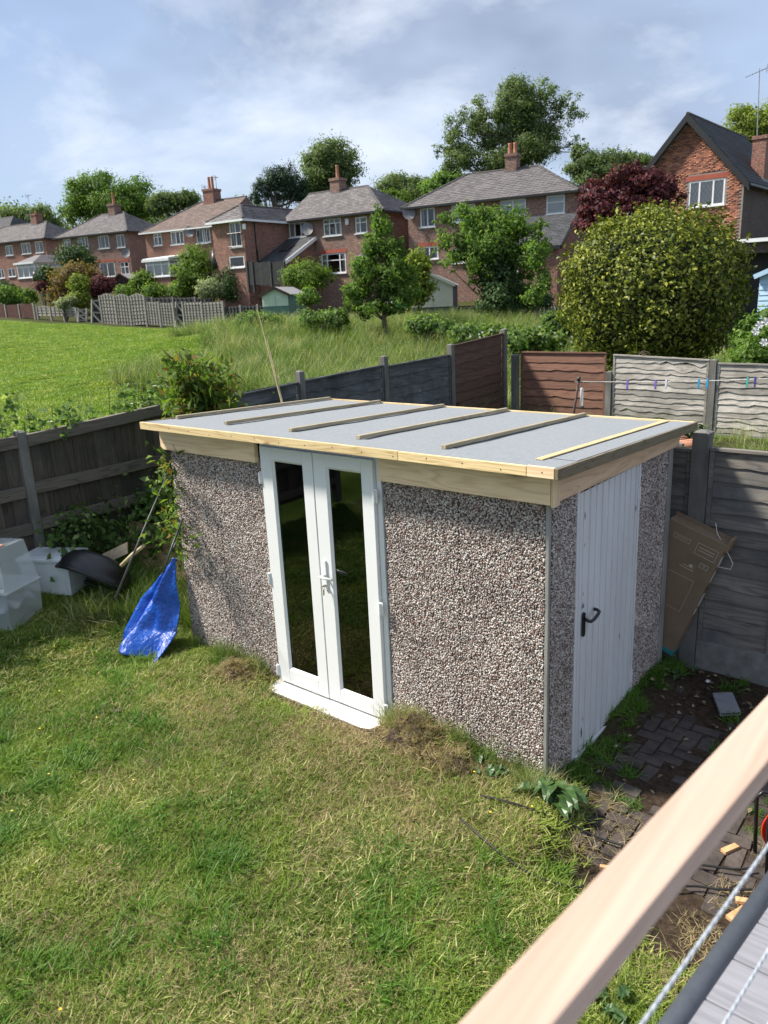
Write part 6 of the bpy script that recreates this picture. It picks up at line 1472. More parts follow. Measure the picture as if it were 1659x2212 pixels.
for z0_, z1_ in zip(lev[:-1], lev[1:]):
    h0_, h1_ = half_at(z0_), half_at(z1_); spans = [(xa-h0_, xa+h0_, xa+h1_, xa-h1_)]
    if z0_ >= rg[2]-1e-6 and z1_ <= rg[3]+1e-6: spans = [(xa-h0_, rgx0, rgx0, xa-h1_), (rgx1, xa+h0_, xa+h1_, rgx1)]
    for p0_, p1_, p2_, p3_ in spans: mort.quad((p0_, YG, z0_), (p1_, YG, z0_), (p2_, YG, z1_), (p3_, YG, z1_))
for (xa0, za0), (xa1, za1) in (((rgx0, rg[2]), (rgx0, rg[3])), ((rgx1, rg[3]), (rgx1, rg[2])), ((rgx0, rg[3]), (rgx1, rg[3])), ((rgx1, rg[2]), (rgx0, rg[2]))): mort.quad((xa0, YG, za0), (xa1, YG, za1), (xa1, YG+.12, za1), (xa0, YG+.12, za0))
mort.build('mortar_bed', MT['mortar'], gh)
z = zB6+1.2; row = 0
while z < zAp-.1:
    half_w = hw if z+.07 < zEv else hw*(zAp-z-.07)/(zAp-zEv)
    x = xa-half_w+(.1125 if row % 2 else 0)+((half_w*1000) % 7)*.0
    x0 = xa-hw+(.1125 if row % 2 else 0)
    k0 = math.ceil((xa-half_w-x0)/.225); x = x0+k0*.225
    while x+.213 < xa+half_w:
        if not (z+.064 > rg[2]-.02 and z < rg[3]+.25 and x+.213 > rgx0-.02 and x < rgx1+.02):
            if z > rg[2]-1.0 and x > xa-.45*hw and nper < 300 and gb.random() < .55: link('brick', bvars[gb.integers(8)], MT['gbrick'], gwall, (x, YG-.003+gb.uniform(-.003, .003), z)); nper += 1
            else:
                d_ = gb.uniform(-.003, .003); o_ = len(V); V += [(x, YG-.014+d_, z), (x+.213, YG-.014+d_, z), (x+.213, YG-.014+d_, z+.064), (x, YG-.014+d_, z+.064), (x, YG-.003, z), (x+.213, YG-.003, z), (x+.213, YG-.003, z+.064), (x, YG-.003, z+.064)]
                Fq += [(o_, o_+1, o_+2, o_+3), (o_+4, o_+5, o_+1, o_), (o_+3, o_+2, o_+6, o_+7), (o_+4, o_, o_+3, o_+7), (o_+1, o_+5, o_+6, o_+2)]; A += [gb.random()]*5
        x += .225
    z += .075; row += 1
tag(link('bricks', fast_mesh('bricks', np.array(V), np.array(Fq), A), MT['gbrick'], gwall), kind='stuff')
MB().box(rgx0-.15, rgx1+.15, YG-.016, YG-.003, rg[3]+.01, rg[3]+.235).build('lintel', MT['lintel'], gh)
w6 = window(gh, og, ug, ng_, rg, (.30, .68), None, 'blind', 'window', .075)
ld = MB(); xx0, xx1, zz0, zz1 = rgx0+.08, rgx1-.08, rg[2]+.08, rg[3]-.08; stp = .19
for i in range(-12, 24):
    for sg in (1, -1):
        # diagonal lead came, clipped to the opening
        xs_ = xx0+i*stp; p = [(xs_, zz0), (xs_+(zz1-zz0)*.62, zz1)] if sg == 1 else [(xs_, zz1), (xs_+(zz1-zz0)*.62, zz0)]
        (ax_, az_), (bx2, bz2) = p
        def clip(t_): return ax_+(bx2-ax_)*t_, az_+(bz2-az_)*t_
        t0_, t1_ = max(0, (xx0-ax_)/(bx2-ax_)), min(1, (xx1-ax_)/(bx2-ax_))
        if t1_-t0_ < .03: continue
        q0, q1 = clip(t0_), clip(t1_); ld.bar((q0[0], YG+.036, q0[1]), (q1[0], YG+.036, q1[1]), .012, .012, up=(0, 1, 0))
ld.build('lead_lattice', MT['dish'], w6)
ovg = .35; tg = (zAp-zEv)/hw; zr6 = zAp+.17; eR, eL = xa+hw+.3, xa-hw-.3; zeR = zr6-tg*(hw+.3); yf6, yb6 = YG-.35, YG+DG+.2
m_ = MB(); m_.prism([(eL, yf6, zeR), (xa, yf6, zr6), (eR, yf6, zeR), (eR-.08, yf6, zeR-.16), (xa, yf6, zr6-.22), (eL+.08, yf6, zeR-.16)], (0, yb6-yf6, 0)); m_.a = [.2]*len(m_.f); r6 = m_.build('roof', MT['tile_slate'], gh)
tiles(r6, (eR, yf6, zeR+.015), (eR, yb6, zeR+.015), (xa, yf6, zr6+.015), (xa, yb6, zr6+.015), MT['tile_slate'], .22, seed=90); tiles(r6, (eL, yb6, zeR+.015), (eL, yf6, zeR+.015), (xa, yb6, zr6+.015), (xa, yf6, zr6+.015), MT['tile_slate'], .22, seed=91)
ridge(r6, (xa, yf6, zr6), (xa, yb6, zr6), MT['tile_slate'])
for sx in (1, -1):
    MB().prism([(xa, yf6-.02, zr6+.03), (xa, yf6-.02, zr6-.34), (xa+sx*(hw+.32), yf6-.02, zeR-.36), (xa+sx*(hw+.32), yf6-.02, zeR-.0)][::sx], (0, -.045, 0)).build('barge_board', MT['gutter'], r6)
MB().bar((eR+.03, yf6, zeR-.08), (eR+.03, yb6, zeR-.08), .11, .1).build('gutter', MT['gutter'], r6)
cg = aty(1640, 385, YG+3.6); zct = aty(1640, 296, YG+3.6)[2]; chimney(gh, cg[:2], zeR-.2, zct, .62, .9, np.array([1., 0]), MB_RED, 0)
mb_, mt2 = aty(1633, 360, YG+3.2), aty(1641, 148, YG+3.2); aerial('tall television aerial on the chimney of the gable house', mb_, mt2, (-.85, -.3, -.28))
a3 = c3; aerial('television aerial beside the twin-pot chimney', v3(c3[:2]+u3*.5, zE3+2.5), v3(c3[:2]+u3*.5, pz(318, 188)[2]), (.3, .1, 0), els=5); aerial('thin aerial left of the twin-pot chimney', v3(c3[:2]-u3*.6, zE3+2.2), v3(c3[:2]-u3*.6, pz(226, 268)[2]), (.35, .1, 0), els=4)
q0 = pt(*ZA(250, 420), 78); aerial('lone tilted aerial behind the far left house', pt(*ZA(255, 480), 78), pt(*ZA(228, 240), 78), (.5, .2, .1), els=6)
# a bit of dark roof at the picture's left edge
row_house('dark-roofed house just visible past the end of the row', ZA, (-420, 620), (60, 595), 96, 90, 6.5, 8, .62, [], MB_RED, MT['tile_slate'], seed=95)
# garage and blue shed glimpsed right of the round bush
gp = pt(1640, 560, 26); t = thing('garage', 'low garage with pale fascia and dark doorway beyond the round bush', 'garage', (gp[0], gp[1], gz(gp[0], gp[1])))
zg = pt(1640, 523, 26)[2]; b = UVB(); wall_face(b, np.array([gp[0]-1.1, gp[1]]), np.array([1., 0]), np.array([0, -1.]), 5., gz(gp[0], gp[1])-.3, zg, [(.3, 2.8, gz(gp[0], gp[1])-.2, zg-.35)]); wall_face(b, np.array([gp[0]-1.1, gp[1]+5]), np.array([0, -1.]), np.array([-1., 0]), 5., gz(gp[0], gp[1])-.3, zg); b.build('wall', MB_G, t)
MB().box(gp[0]-1.3, gp[0]+4, gp[1]-.25, gp[1]+5, zg, zg+.12).build('roof', MT['white_paint'], t); MB().box(gp[0]-.8, gp[0]+1.7, gp[1]+.6, gp[1]+.7, gz(gp[0], gp[1]), zg-.35).build('door', MT['room'], t)
MT['blue_paint'] = mat_plain('pale_blue_paint', (.42, .60, .78), .5, .08, 6, (1, 1, 4), bmp=.1); MT['green_paint'] = mat_plain('pale_green_paint', (.48, .60, .46), .6, .08, 4, bmp=.1); MT['cream_paint'] = mat_plain('cream_paint', (.60, .57, .49), .6, .08, 4, bmp=.1); MT['dark_blue'] = mat_plain('dark_blue_board', (.045, .055, .075), .7, .2, 5, bmp=.1); MT['shed_felt'] = mat_plain('shed_felt', (.27, .26, .26), .9, .15, 6, bmp=.2); MT['dark_shed'] = mat_plain('dark_shed', (.06, .035, .03), .8, .3, 5, bmp=.2); MT['green_side'] = mat_plain('shaded_green_board', (.10, .19, .16), .7, .15, 5, bmp=.1)
def garden_shed(label, o, u, n, Wd, Dp, he, hr, zb, mfront, mside, nb=8, door=True):
    """apex shed of lapped boards, gable end toward n"""
    t = thing('garden_shed', label, 'shed', v3(o+u*Wd/2-n*Dp/2, zb)); P = lambda a, z, d=0.: v3(o+u*a+n*d, z)
    MB().prism([P(0, zb-.4), P(Wd, zb-.4), P(Wd, zb+he), P(Wd/2, zb+hr), P(0, zb+he)], v3(-n*Dp, 0)).build('body', MT[mside], t)
    for i in range(nb):
        z0 = zb+he*i/nb; z1 = zb+he*(i+1)/nb; MB().prism([P(0.0, z0, .03), P(Wd, z0, .03), P(Wd, z1, .012), P(0., z1, .012)], v3(-n*.012, 0)).build('board', MT[mfront], t)
    k = 3
    for i in range(k):
        z0 = zb+he+(hr-he)*i/k; z1 = zb+he+(hr-he)*(i+1)/k; a0 = Wd/2*i/k; a1 = Wd/2*(i+1)/k; MB().prism([P(a0, z0, .03), P(Wd-a0, z0, .03), P(Wd-a1-.001, z1, .012), P(a1+.001, z1, .012)], v3(-n*.012, 0)).build('board', MT[mfront], t)
    for s_ in (0, 1):
        e0, e1 = (P(-.12, zb+he-.07, .15), P(Wd/2, zb+hr+.03, .15)) if s_ == 0 else (P(Wd/2, zb+hr+.03, .15), P(Wd+.12, zb+he-.07, .15)); MB().prism([e0, e1, e1+v3(-n*(Dp+.25), 0), e0+v3(-n*(Dp+.25), 0)], (0, 0, .03)).build('roof_slope', MT['shed_felt'], t)
        MB().bar(e0+v3(n, 0)*.012, e1+v3(n, 0)*.012, .02, .12).build('barge_board', MT[mfront if mfront != 'green_paint' else 'dark_shed'], t)
    if door:
        MB().obox(P(Wd*.5, zb+he*.48, .045), v3(u, 0)*.012, v3(n, 0)*.012, (0, 0, he*.47)).build('door_batten', MT[mfront], t)
def gs(px, d): p = pt(*px, d); return p
uu_ = unit(np.array([.93, -.36])); 
def place_shed(label, px0, px1, d, he_px, mfront, mside, Dp, nb, face=None):
    a, b_ = pt(*px0, d), pt(*px1, d-.25); o = a[:2]; Wd = np.linalg.norm(b_[:2]-o); u = (b_[:2]-o)/Wd; n = np.array([u[1], -u[0]]); n = n if n@(CAM[:2]-o) > 0 else -n
    he = he_px[0]*d/F; hr = he_px[1]*d/F; garden_shed(label, o, u, n, Wd, Dp, he, hr, min(a[2], b_[2]), mfront, mside, nb)
place_shed('pale green garden shed with grey roof behind the wild bank', ZB(695, 1250), ZB(905, 1250), 36, (25, 37), 'green_paint', 'green_side', 2.6, 7)
place_shed('cream garden shed with white double doors beside the slender tree', ZC(408, 1300), ZC(708, 1300), 34, (46, 66), 'cream_paint', 'dark_blue', 4.0, 8)
place_shed('small dark garden shed with felt roof beside the patio-door house', ZA(945, 985), ZA(1048, 985), 56, (16, 24), 'dark_shed', 'dark_shed', 2.0, 5)
sb_ = pt(1636, 672, 21); garden_shed('pale blue boarded shed with dark roof right of the round bush', np.array([sb_[0], sb_[1]]), np.array([1., 0.]), np.array([0, -1.]), 2.6, 2.4, .62+.35, 1.25+.2, sb_[2], 'blue_paint', 'blue_paint', 7)
# ================================================================== FAR GARDEN FENCES
MT['far_grey'] = mat_plain('silver_fence', (.24, .225, .20), .9, .3, 6, (1, 1, 3), .3, orv=.3); MT['far_red'] = mat_plain('red_fence', (.085, .035, .028), .9, .3, 6, bmp=.3, orv=.3); MT['far_dark'] = mat_plain('dark_fence', (.035, .036, .038), .9, .3, 6, bmp=.3, orv=.3)
def sbx(x): return 38.3/(1+.63*(x-CX)/F)-.6
def far_panel(fence, p0, p1, h, mat_, ns=7, nb=4, arch=0., vertical=False):
    """lap panel between two foot points with battens; arch lifts the middle of the top"""
    p0, p1 = np.array(p0), np.array(p1); d = p1-p0; Wd = np.linalg.norm(d[:2]); u = np.array([d[0], d[1], 0])/Wd; n = np.array([u[1], -u[0], 0]); n = n if n@(CAM-p0) > 0 else -n
    zl = lambda f: p0[2]+d[2]*f
    first = None
    P = lambda f, hh, o_=0.: p0+u*Wd*f+n*o_+np.array([0, 0, d[2]*f+hh])
    pan = MB().obox(P(.5, h*.5, -.03), u*Wd*.5, n*.006, (0, 0, h*.5)).build('panel', MT['far_dark'], fence)
    if vertical:
        for i in range(ns): MB().obox(P((i+.5)/ns, h*.5+rnd.uniform(-.03, .03), .01), u*Wd*.46/ns, n*.012, (0, 0, h*.5)).build('board', mat_, pan)
    else:
        for i in range(ns):
            a, b_ = h*i/ns, h*(i+.84)/ns; MB().prism([P(.01, a, .03), P(.99, a+rnd.uniform(-.02, .02), .03), P(.99, b_, .005), P(.01, b_, .005)], -n*.012).build('slat', mat_, pan)
        if arch:
            ap_ = MB(); k = 10
            for i in range(k): f0, f1 = i/k, (i+1)/k; ap_.prism([P(f0, h*.98, .02), P(f1, h*.98, .02), P(f1, h+.02+arch*math.sin(math.pi*f1), .02), P(f0, h+.02+arch*math.sin(math.pi*f0), .02)], -n*.02)
            ap_.build('arched_top', mat_, pan)
        for i in range(nb+1):
            f = i/nb; MB().obox(P(min(max(f, .015), .985), h*.5+arch*.5*math.sin(math.pi*f), .045), u*.022, n*.014, (0, 0, h*.5+arch*.5*math.sin(math.pi*f))).build('batten', mat_, pan)
def far_fence(label, zf, pts_, hpx, mat_, ns=7, nb=4, arch=0., vertical=False, posts=True, dd=0., postmat='far_grey'):
    """pts_: panel ends given by the foot pixels"""
    P = [pt(*zf(*p), sbx(zf(*p)[0])+dd) for p in pts_]; t = thing('garden_fence', label, 'fence', P[len(P)//2])
    for i in range(len(P)-1): far_panel(t, P[i], P[i+1], hpx*sbx(zf(*pts_[i])[0])/F, MT[mat_], ns, nb, arch, vertical)
    if posts:
        for q, p_ in zip(P, pts_): h = hpx*sbx(zf(*p_)[0])/F+.06; MB().box(q[0]-.06, q[0]+.06, q[1]-.06, q[1]+.06, q[2]-.4, q[2]+h).build('post', MT[postmat], t)
    return t
far_fence('silvery garden fence of three arch-topped lap panels at the field edge', ZA, ((845, 1300), (965, 1303), (1080, 1308), (1205, 1300)), 58, 'far_grey', 8, 5, .16)
far_fence('silvery flat-topped lap fence right of the arched panels', ZA, ((1205, 1298), (1318, 1305), (1432, 1312)), 47, 'far_grey', 8, 5)
far_fence('silvery lap fence ending at the wild bank', ZB, ((58, 1398), (212, 1398), (385, 1392)), 44, 'far_grey', 8, 6)
far_fence('low dark red picket fence at the left end of the field', ZA, ((-60, 1255), (60, 1252), (170, 1250), (290, 1245)), 28, 'far_red', 14, 4, 0, True)
far_fence('low grey panel fence with pale top rail left of the arched panels', ZA, ((312, 1230), (420, 1232), (525, 1235), (632, 1238)), 17, 'far_grey', 3, 3, .10)
far_fence('dark board fence behind the wild bank beside the green shed', ZB, ((385, 1345), (520, 1340), (660, 1335), (800, 1335), (940, 1335)), 22, 'far_dark', 4, 5)
far_fence('grey lap fence with square posts below the ivy-clad tree', ZC, ((680, 1395), (738, 1402), (905, 1402), (1065, 1402), (1235, 1402), (1400, 1402), (1560, 1402)), 30, 'far_grey', 5, 6)
far_fence('dark panel fence in the gardens behind the arched panels', ZA, ((1100, 1145), (1250, 1150), (1420, 1150), (1600, 1150), (1750, 1150)), 18, 'far_dark', 4, 5, dd=2.5)
# leaning gates
def gate(label, zf, x0, x1, y0, y1):
    d = sbx(zf(x0, y1)[0])-.1; P = lambda x, y, o_=0.: pt(*zf(x, y), d+o_); t = thing('garden_gate', label, 'gate', P((x0+x1)/2, y1))
    for a, b_ in (((x0, y0), (x0, y1)), ((x1, y0), (x1, y1))): MB().bar(P(*a), P(*b_), .10, .10, up=(0, 1, .01)).build('stile', MT['far_grey'], t)
    ym = (y0+y1)/2
    for y in (y0+12, ym, y1-12): MB().bar(P(x0, y), P(x1, y), .05, .11).build('rail', MT['far_grey'], t)
    for a, b_ in (((x0, y0+14), (x1, ym)), ((x0, ym+6), (x1, y1-12))): MB().bar(P(*a, -.04), P(*b_, -.04), .04, .10).build('brace', MT['far_grey'], t)
    n = 6
    for i in range(n): MB().bar(P(x0+(x1-x0)*(i+.5)/n, y0+4, .05), P(x0+(x1-x0)*(i+.5)/n, y1-2, .05), .18, .02, up=(0, 1, .01)).build('board', MT['far_dark'], t)
gate('ledged grey gate between the flat-topped panels and the wild bank', ZA, 1438, 1516, 1118, 1335); gate('leaning braced gate at the left end of the arched panels', ZA, 752, 838, 1098, 1312); gate('low braced gate beside the arched fence with pale frame', ZA, 642, 708, 1170, 1280)
# tall dark screen beside the lean-to
far_fence('tall dark screen fence sloping up beside the lean-to', ZB, ((580, 1085), (625, 1085), (770, 1085), (880, 1075)), 48, 'far_dark', 10, 4, 0, True, dd=1.2, postmat='far_dark')
# garden odds and ends
gp = pt(*ZB(300, 1010), 47); tag(MB().tube([pt(*ZB(315, 950), 46), pt(*ZB(300, 880), 46), pt(*ZB(292, 795), 46)], [.16, .22, .10], 10).build('closed_parasol', MT['gutter'], None, True), 'closed black parasol on the patio of the brown-roofed house', 'parasol')
tag(MB().tube([pt(*ZA(285, 950), 66), pt(*ZA(290, 900), 66), pt(*ZA(283, 862), 66)], [.12, .26, .08], 10).build('closed_parasol', MT['gutter'], None, True), 'closed dark parasol by the far left conservatory', 'parasol')
t = thing('play_goal', 'white goal frame with a green slide beyond the low grey fence', 'goal', pt(*ZC(310, 1310), 32.5))
for a, b_ in (((150, 1275), (385, 1275)), ((385, 1275), (385, 1335)), ((150, 1275), (150, 1335))): MB().tube([pt(*ZC(*a), 32.5), pt(*ZC(*b_), 32.5)], .05, 8).build('bar', MT['white_paint'], t)
MT['green_plastic'] = mat_plain('green_plastic', (.02, .42, .16), .4, .1, 5, bmp=0); tag(MB().prism([pt(*ZC(275, 1310), 32), pt(*ZC(352, 1310), 32), pt(*ZC(370, 1258), 32.3), pt(*ZC(320, 1258), 32.3)], (.05, .25, 0)).build('slide', MT['green_plastic'], None), 'green plastic slide beyond the low grey fence', 'slide')

# ================================================================== TREES AND SHRUBS
def lob(px, py, rx, ry, d, dd=None): k = d/F; return (pt(px, py, d), (rx*k, (dd or rx*k), ry*k))
def tree(label, base_px, d, lobes, n, size, mat_, seed, trunk_r=.2, name='tree', cat='tree', aspect=.55, clumps=140, spread_=.17, shell=.35, group=None, limbs=16, bark='bark', droop=.2, base_z=None, trunk_top=None):
    """lobes: (px, py, rx, ry[, depth offset]) on the picture at depth d; trunk rises from the ground under base_px"""
    Lb = [lob(l[0], l[1], l[2], l[3], d+(l[4] if len(l) > 4 else 0.)) for l in lobes]
    bp = pt(*base_px, d); gzv = gz(bp[0], bp[1]) if base_z is None else base_z; base = np.array([bp[0], bp[1], gzv-.1])
    t = thing(name, label, cat, base, group); P, N, cc = crown_points(Lb, n, seed, shell, clumps, spread_)
    link('crown', leaves_mesh('crown', P, N, size, aspect, seed, droop), ML[mat_], t)
    top = np.array(trunk_top) if trunk_top is not None else np.mean([l[0] for l in Lb], 0)+np.array([0, 0, .2]); g_ = np.random.default_rng(seed); b = MB()
    mid = base*.5+top*.5+g_.normal(0, .03*np.linalg.norm(top-base), 3)*np.array([1, 1, 0]); pts_ = [base, base*.7+mid*.3, mid, top]; b.tube(pts_, [trunk_r*1.25, trunk_r, trunk_r*.75, trunk_r*.3], 8)
    for i in range(limbs):
        f = g_.uniform(.25, .95); s_ = (base*(1-2*f)+mid*2*f) if f < .5 else (mid*(2-2*f)+top*(2*f-1)); e = cc[g_.integers(len(cc))]; m_ = (s_+e)/2+np.array([0, 0, -.05*np.linalg.norm(e-s_)])
        b.tube([s_, m_, e], [trunk_r*.38, trunk_r*.22, trunk_r*.06], 5)
    b.build('trunk', MT[bark], t); return t
# big poplar-like tree behind the broad-roofed house
tree('tall open-crowned tree towering behind the broad grey roof', (1150, 400), 62, [(1115, 230, 50, 58), (1170, 245, 50, 60), (1232, 235, 34, 32), (1155, 310, 55, 45), (1070, 290, 36, 48), (1028, 270, 34, 52), (985, 300, 36, 42), (1000, 350, 48, 38), (945, 328, 22, 12), (1090, 350, 60, 28), (1180, 195, 34, 26), (1245, 310, 26, 20), (1100, 200, 28, 30), (965, 370, 30, 26), (1035, 225, 18, 18)], 50000, .19, 'tree_back', 101, .30, clumps=480, spread_=.15, shell=.1, limbs=60)
tree('leafy tree behind the narrow gap left of the slender tree', (715, 430), 68, [(715, 350, 50, 45), (745, 370, 35, 40), (690, 390, 40, 35), (660, 420, 35, 25), (745, 405, 35, 25)], 22000, .23, 'tree_back', 102, .4, clumps=180, spread_=.18, shell=.2)
tree('dark conifers in a clump behind the house wing', (590, 450), 66, [(565, 410, 20, 28), (595, 400, 24, 40), (620, 395, 24, 42), (645, 408, 20, 34), (552, 428, 16, 20)], 15000, .20, 'conifer', 103, .35, name='conifer', clumps=260, spread_=.16, shell=.1, aspect=.35, droop=-.5)
tree('broad tree mass behind the patio-door house', (250, 480), 92, [(185, 425, 45, 42), (225, 405, 40, 30), (285, 425, 45, 40), (255, 450, 60, 30), (160, 455, 30, 30), (300, 455, 30, 25)], 26000, .30, 'mid', 104, .5, clumps=230, spread_=.18, shell=.3)
tree('lower tree right of the broad tree mass', (380, 470), 90, [(360, 435, 30, 20), (400, 432, 30, 16), (340, 450, 25, 20), (420, 440, 20, 12)], 11000, .28, 'tree_back', 105, .35, clumps=110, spread_=.2, shell=.2)
tree('distant trees above the far left house', (60, 500), 104, [(40, 470, 32, 22), (85, 470, 30, 20), (60, 462, 25, 14), (115, 485, 20, 14), (15, 480, 20, 14)], 10000, .32, 'tree_back', 106, .35, clumps=110, spread_=.2, shell=.2)
tree('round tree between the grey roofs behind the slender tree', (870, 450), 64, [(860, 405, 45, 25), (905, 410, 40, 28), (835, 420, 25, 22), (885, 430, 55, 20)], 15000, .21, 'tree_back', 107, .3, clumps=140, spread_=.18, shell=.25)
tree('pale young tree standing between the two grey roofs', (850, 450), 56, [(835, 428, 25, 16), (865, 425, 22, 14), (850, 440, 35, 14)], 3500, .22, 'light', 117, .15, clumps=70, spread_=.2, shell=.2)
tree('bright tree at the left end of the broad grey roof', (960, 430), 58, [(955, 400, 30, 25), (930, 420, 26, 22), (985, 405, 30, 22)], 6000, .28, 'mid', 118, .3, clumps=100, spread_=.19, shell=.2)
tree('wide tree between the tall tree and the gable house', (1300, 420), 57, [(1265, 355, 40, 30), (1310, 360, 40, 30), (1360, 355, 40, 24), (1250, 330, 25, 18), (1290, 385, 50, 24), (1390, 350, 25, 18)], 18000, .20, 'tree_back', 108, .35, clumps=170, spread_=.18, shell=.2)
tree('yellow-green tree behind the gable house roof', (1640, 420), 58, [(1610, 275, 40, 40), (1650, 290, 40, 45), (1600, 310, 30, 30), (1680, 270, 40, 50), (1620, 240, 20, 16)], 15000, .24, 'lime', 109, .35, clumps=130, spread_=.19, shell=.3)
# wood edge far behind, so that no gap opens onto bare ground
tree('long belt of distant trees beyond the roofs', (520, 480), 120, [(x, 470+rnd.uniform(-6, 6), 60, 24) for x in range(-60, 1700, 75)], 16000, .55, 'tree_back', 110, .4, clumps=360, spread_=.25, shell=.1)
# trees on the wild bank
tree('slender young tree with upright branches on the wild bank', (832, 700), 26.5, [(815, 455, 15, 24), (822, 495, 28, 28), (806, 535, 30, 30), (846, 540, 32, 30), (788, 585, 36, 34), (856, 590, 42, 36), (768, 635, 30, 32), (820, 630, 34, 30), (872, 635, 36, 28), (800, 665, 40, 18), (848, 668, 34, 16)], 13500, .14, 'mid', 120, .09, clumps=340, spread_=.16, shell=.05, aspect=.42, droop=.55, limbs=34)
tree('golden-green shrub right of the slender tree', (905, 680), 28.5, [(905, 570, 30, 30), (895, 620, 35, 40), (920, 600, 25, 35)], 4200, .14, 'lime', 121, .06, clumps=90, spread_=.22, shell=.15, droop=.5, limbs=12)
tree('spreading tree with a dark ivy-clad trunk in front of the brick house', (1078, 690), 29.5, [(1010, 470, 45, 26), (1075, 480, 60, 35), (1000, 520, 55, 30), (1060, 540, 70, 40), (1130, 500, 45, 24), (1150, 530, 40, 30), (990, 570, 45, 25), (1135, 570, 45, 30), (960, 475, 25, 18), (1165, 490, 20, 14), (1040, 600, 40, 22), (1150, 610, 25, 25)], 13000, .16, 'mid', 122, .14, clumps=280, spread_=.14, shell=.15, aspect=.5, droop=.5, limbs=34)
t = bush('ivy', 'dark ivy cloaking the trunk of the spreading tree', 'ivy', pt(1078, 690, 29.3), [lob(1075, 600, 34, 50, 29.4), lob(1072, 650, 36, 40, 29.3), lob(1060, 565, 34, 28, 29.4), lob(1085, 550, 26, 30, 29.4)], 5200, .13, 'dark', 123, .8, 120, .2, .4)
tree('thin sapling growing between the ivy tree and the round bush', (1160, 660), 27.5, [(1160, 560, 16, 40), (1172, 610, 18, 30), (1150, 640, 22, 16)], 2200, .13, 'mid', 124, .03, clumps=60, spread_=.25, shell=.1, droop=.5, limbs=10)
# the purple maple
tree('purple-leaved maple between the brick house and the gable house', (1370, 560), 27, [(1300, 420, 45, 30), (1350, 400, 45, 34), (1400, 395, 45, 30), (1445, 405, 36, 26), (1280, 445, 40, 24), (1330, 450, 60, 30), (1410, 435, 50, 24), (1375, 372, 30, 22), (1465, 425, 26, 16), (1265, 470, 25, 35), (1300, 480, 40, 30)], 15000, .14, 'maple', 125, .14, clumps=240, spread_=.18, shell=.25, droop=.3, limbs=26)
# the big round bush: dense shell of glossy leaves
bd = 16.8
t = thing('round_bush', 'huge clipped round bush with glossy yellow-green leaves behind the silvery fence', 'bush', pt(1412, 800, bd))
g_ = np.random.default_rng(130); n = 32000; R0 = np.array([184*bd/F, 180*bd/F, 158*bd/F]); C0 = pt(1409, 622, bd+.2)
d_ = unit(g_.normal(size=(n, 3))); k_ = (d_[:, 2] > -.95) & (d_@(-FWD) > -.55); d_ = d_[k_]; n = len(d_)
bumpy = 1+.06*np.sin(d_[:, 0]*9+1)*np.sin(d_[:, 2]*8)+.055*np.sin(d_[:, 1]*15+d_[:, 2]*13)*np.sin(d_[:, 0]*17+2)+.10*np.where(g_.random(n) < .05, g_.random(n), 0)
sq_ = (np.abs(d_)**2.6).sum(1)**(-1/2.6); P = C0+d_*R0*(bumpy*sq_*.985*g_.uniform(.76, 1.02, n))[:, None]*np.where(d_[:, 2:3] < -.4, .93, 1)
P[:, 2] -= .42*np.clip(-d_[:, 2]-.05, 0, 1)
N = unit(d_+g_.normal(0, .5, (n, 3))+np.array([0, 0, .35]))
sp_p = []; sp_n = []
for i in range(150):                                          # stray shoots that break the clipped outline
    q = unit(g_.normal(size=3)); q[2] = abs(q[2])*1.1-.25; q = unit(q); sq1 = (np.abs(q)**2.6).sum()**(-1/2.6); s0_ = C0+q*R0*sq1*.98; dr = unit(q+np.array([0, 0, .7])+g_.normal(0, .3, 3)); ln = g_.uniform(.10, .30)
    for k in range(12): sp_p.append(s0_+dr*ln*k/11+g_.normal(0, .022, 3)); sp_n.append(g_.normal(0, .7, 3)+dr)
P = np.concatenate([P, np.array(sp_p)]); N = np.concatenate([N, unit(np.array(sp_n))])
link('foliage', leaves_mesh('foliage', P, N, .098*g_.uniform(.75, 1.3, len(P)), .48, 131, .05, .3), ML['laurel'], t)
ip = MB()                                                     # solid inner shell, darker green than the leaves around it
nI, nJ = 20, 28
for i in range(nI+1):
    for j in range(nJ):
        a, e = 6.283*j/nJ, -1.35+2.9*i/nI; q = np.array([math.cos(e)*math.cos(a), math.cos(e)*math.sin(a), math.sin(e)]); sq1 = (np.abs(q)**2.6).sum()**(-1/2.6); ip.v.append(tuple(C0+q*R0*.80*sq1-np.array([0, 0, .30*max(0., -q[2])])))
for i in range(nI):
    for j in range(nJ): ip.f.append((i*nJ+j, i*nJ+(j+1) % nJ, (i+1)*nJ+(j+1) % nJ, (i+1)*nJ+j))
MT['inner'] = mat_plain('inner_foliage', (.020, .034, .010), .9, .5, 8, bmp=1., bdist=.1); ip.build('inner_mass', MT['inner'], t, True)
stm = MB(); 
for i in range(6): a = i*1.05; stm.tube([(C0[0]+.25*math.cos(a), C0[1]+.25*math.sin(a), gz(C0[0], C0[1])-.05), (C0[0]+.5*math.cos(a), C0[1]+.5*math.sin(a), C0[2]-.6)], [.06, .04], 6)
stm.build('stem', MT['bark'], t)
bush('shrub', 'flowering shrub with white blooms right of the round bush', 'shrub', pt(1640, 800, 14.5), [lob(1640, 720, 50, 45, 15), lob(1610, 770, 45, 30, 14.6), lob(1665, 760, 50, 40, 14.6)], 5200, .10, 'mid', 140, .5, 110, .22, .3)
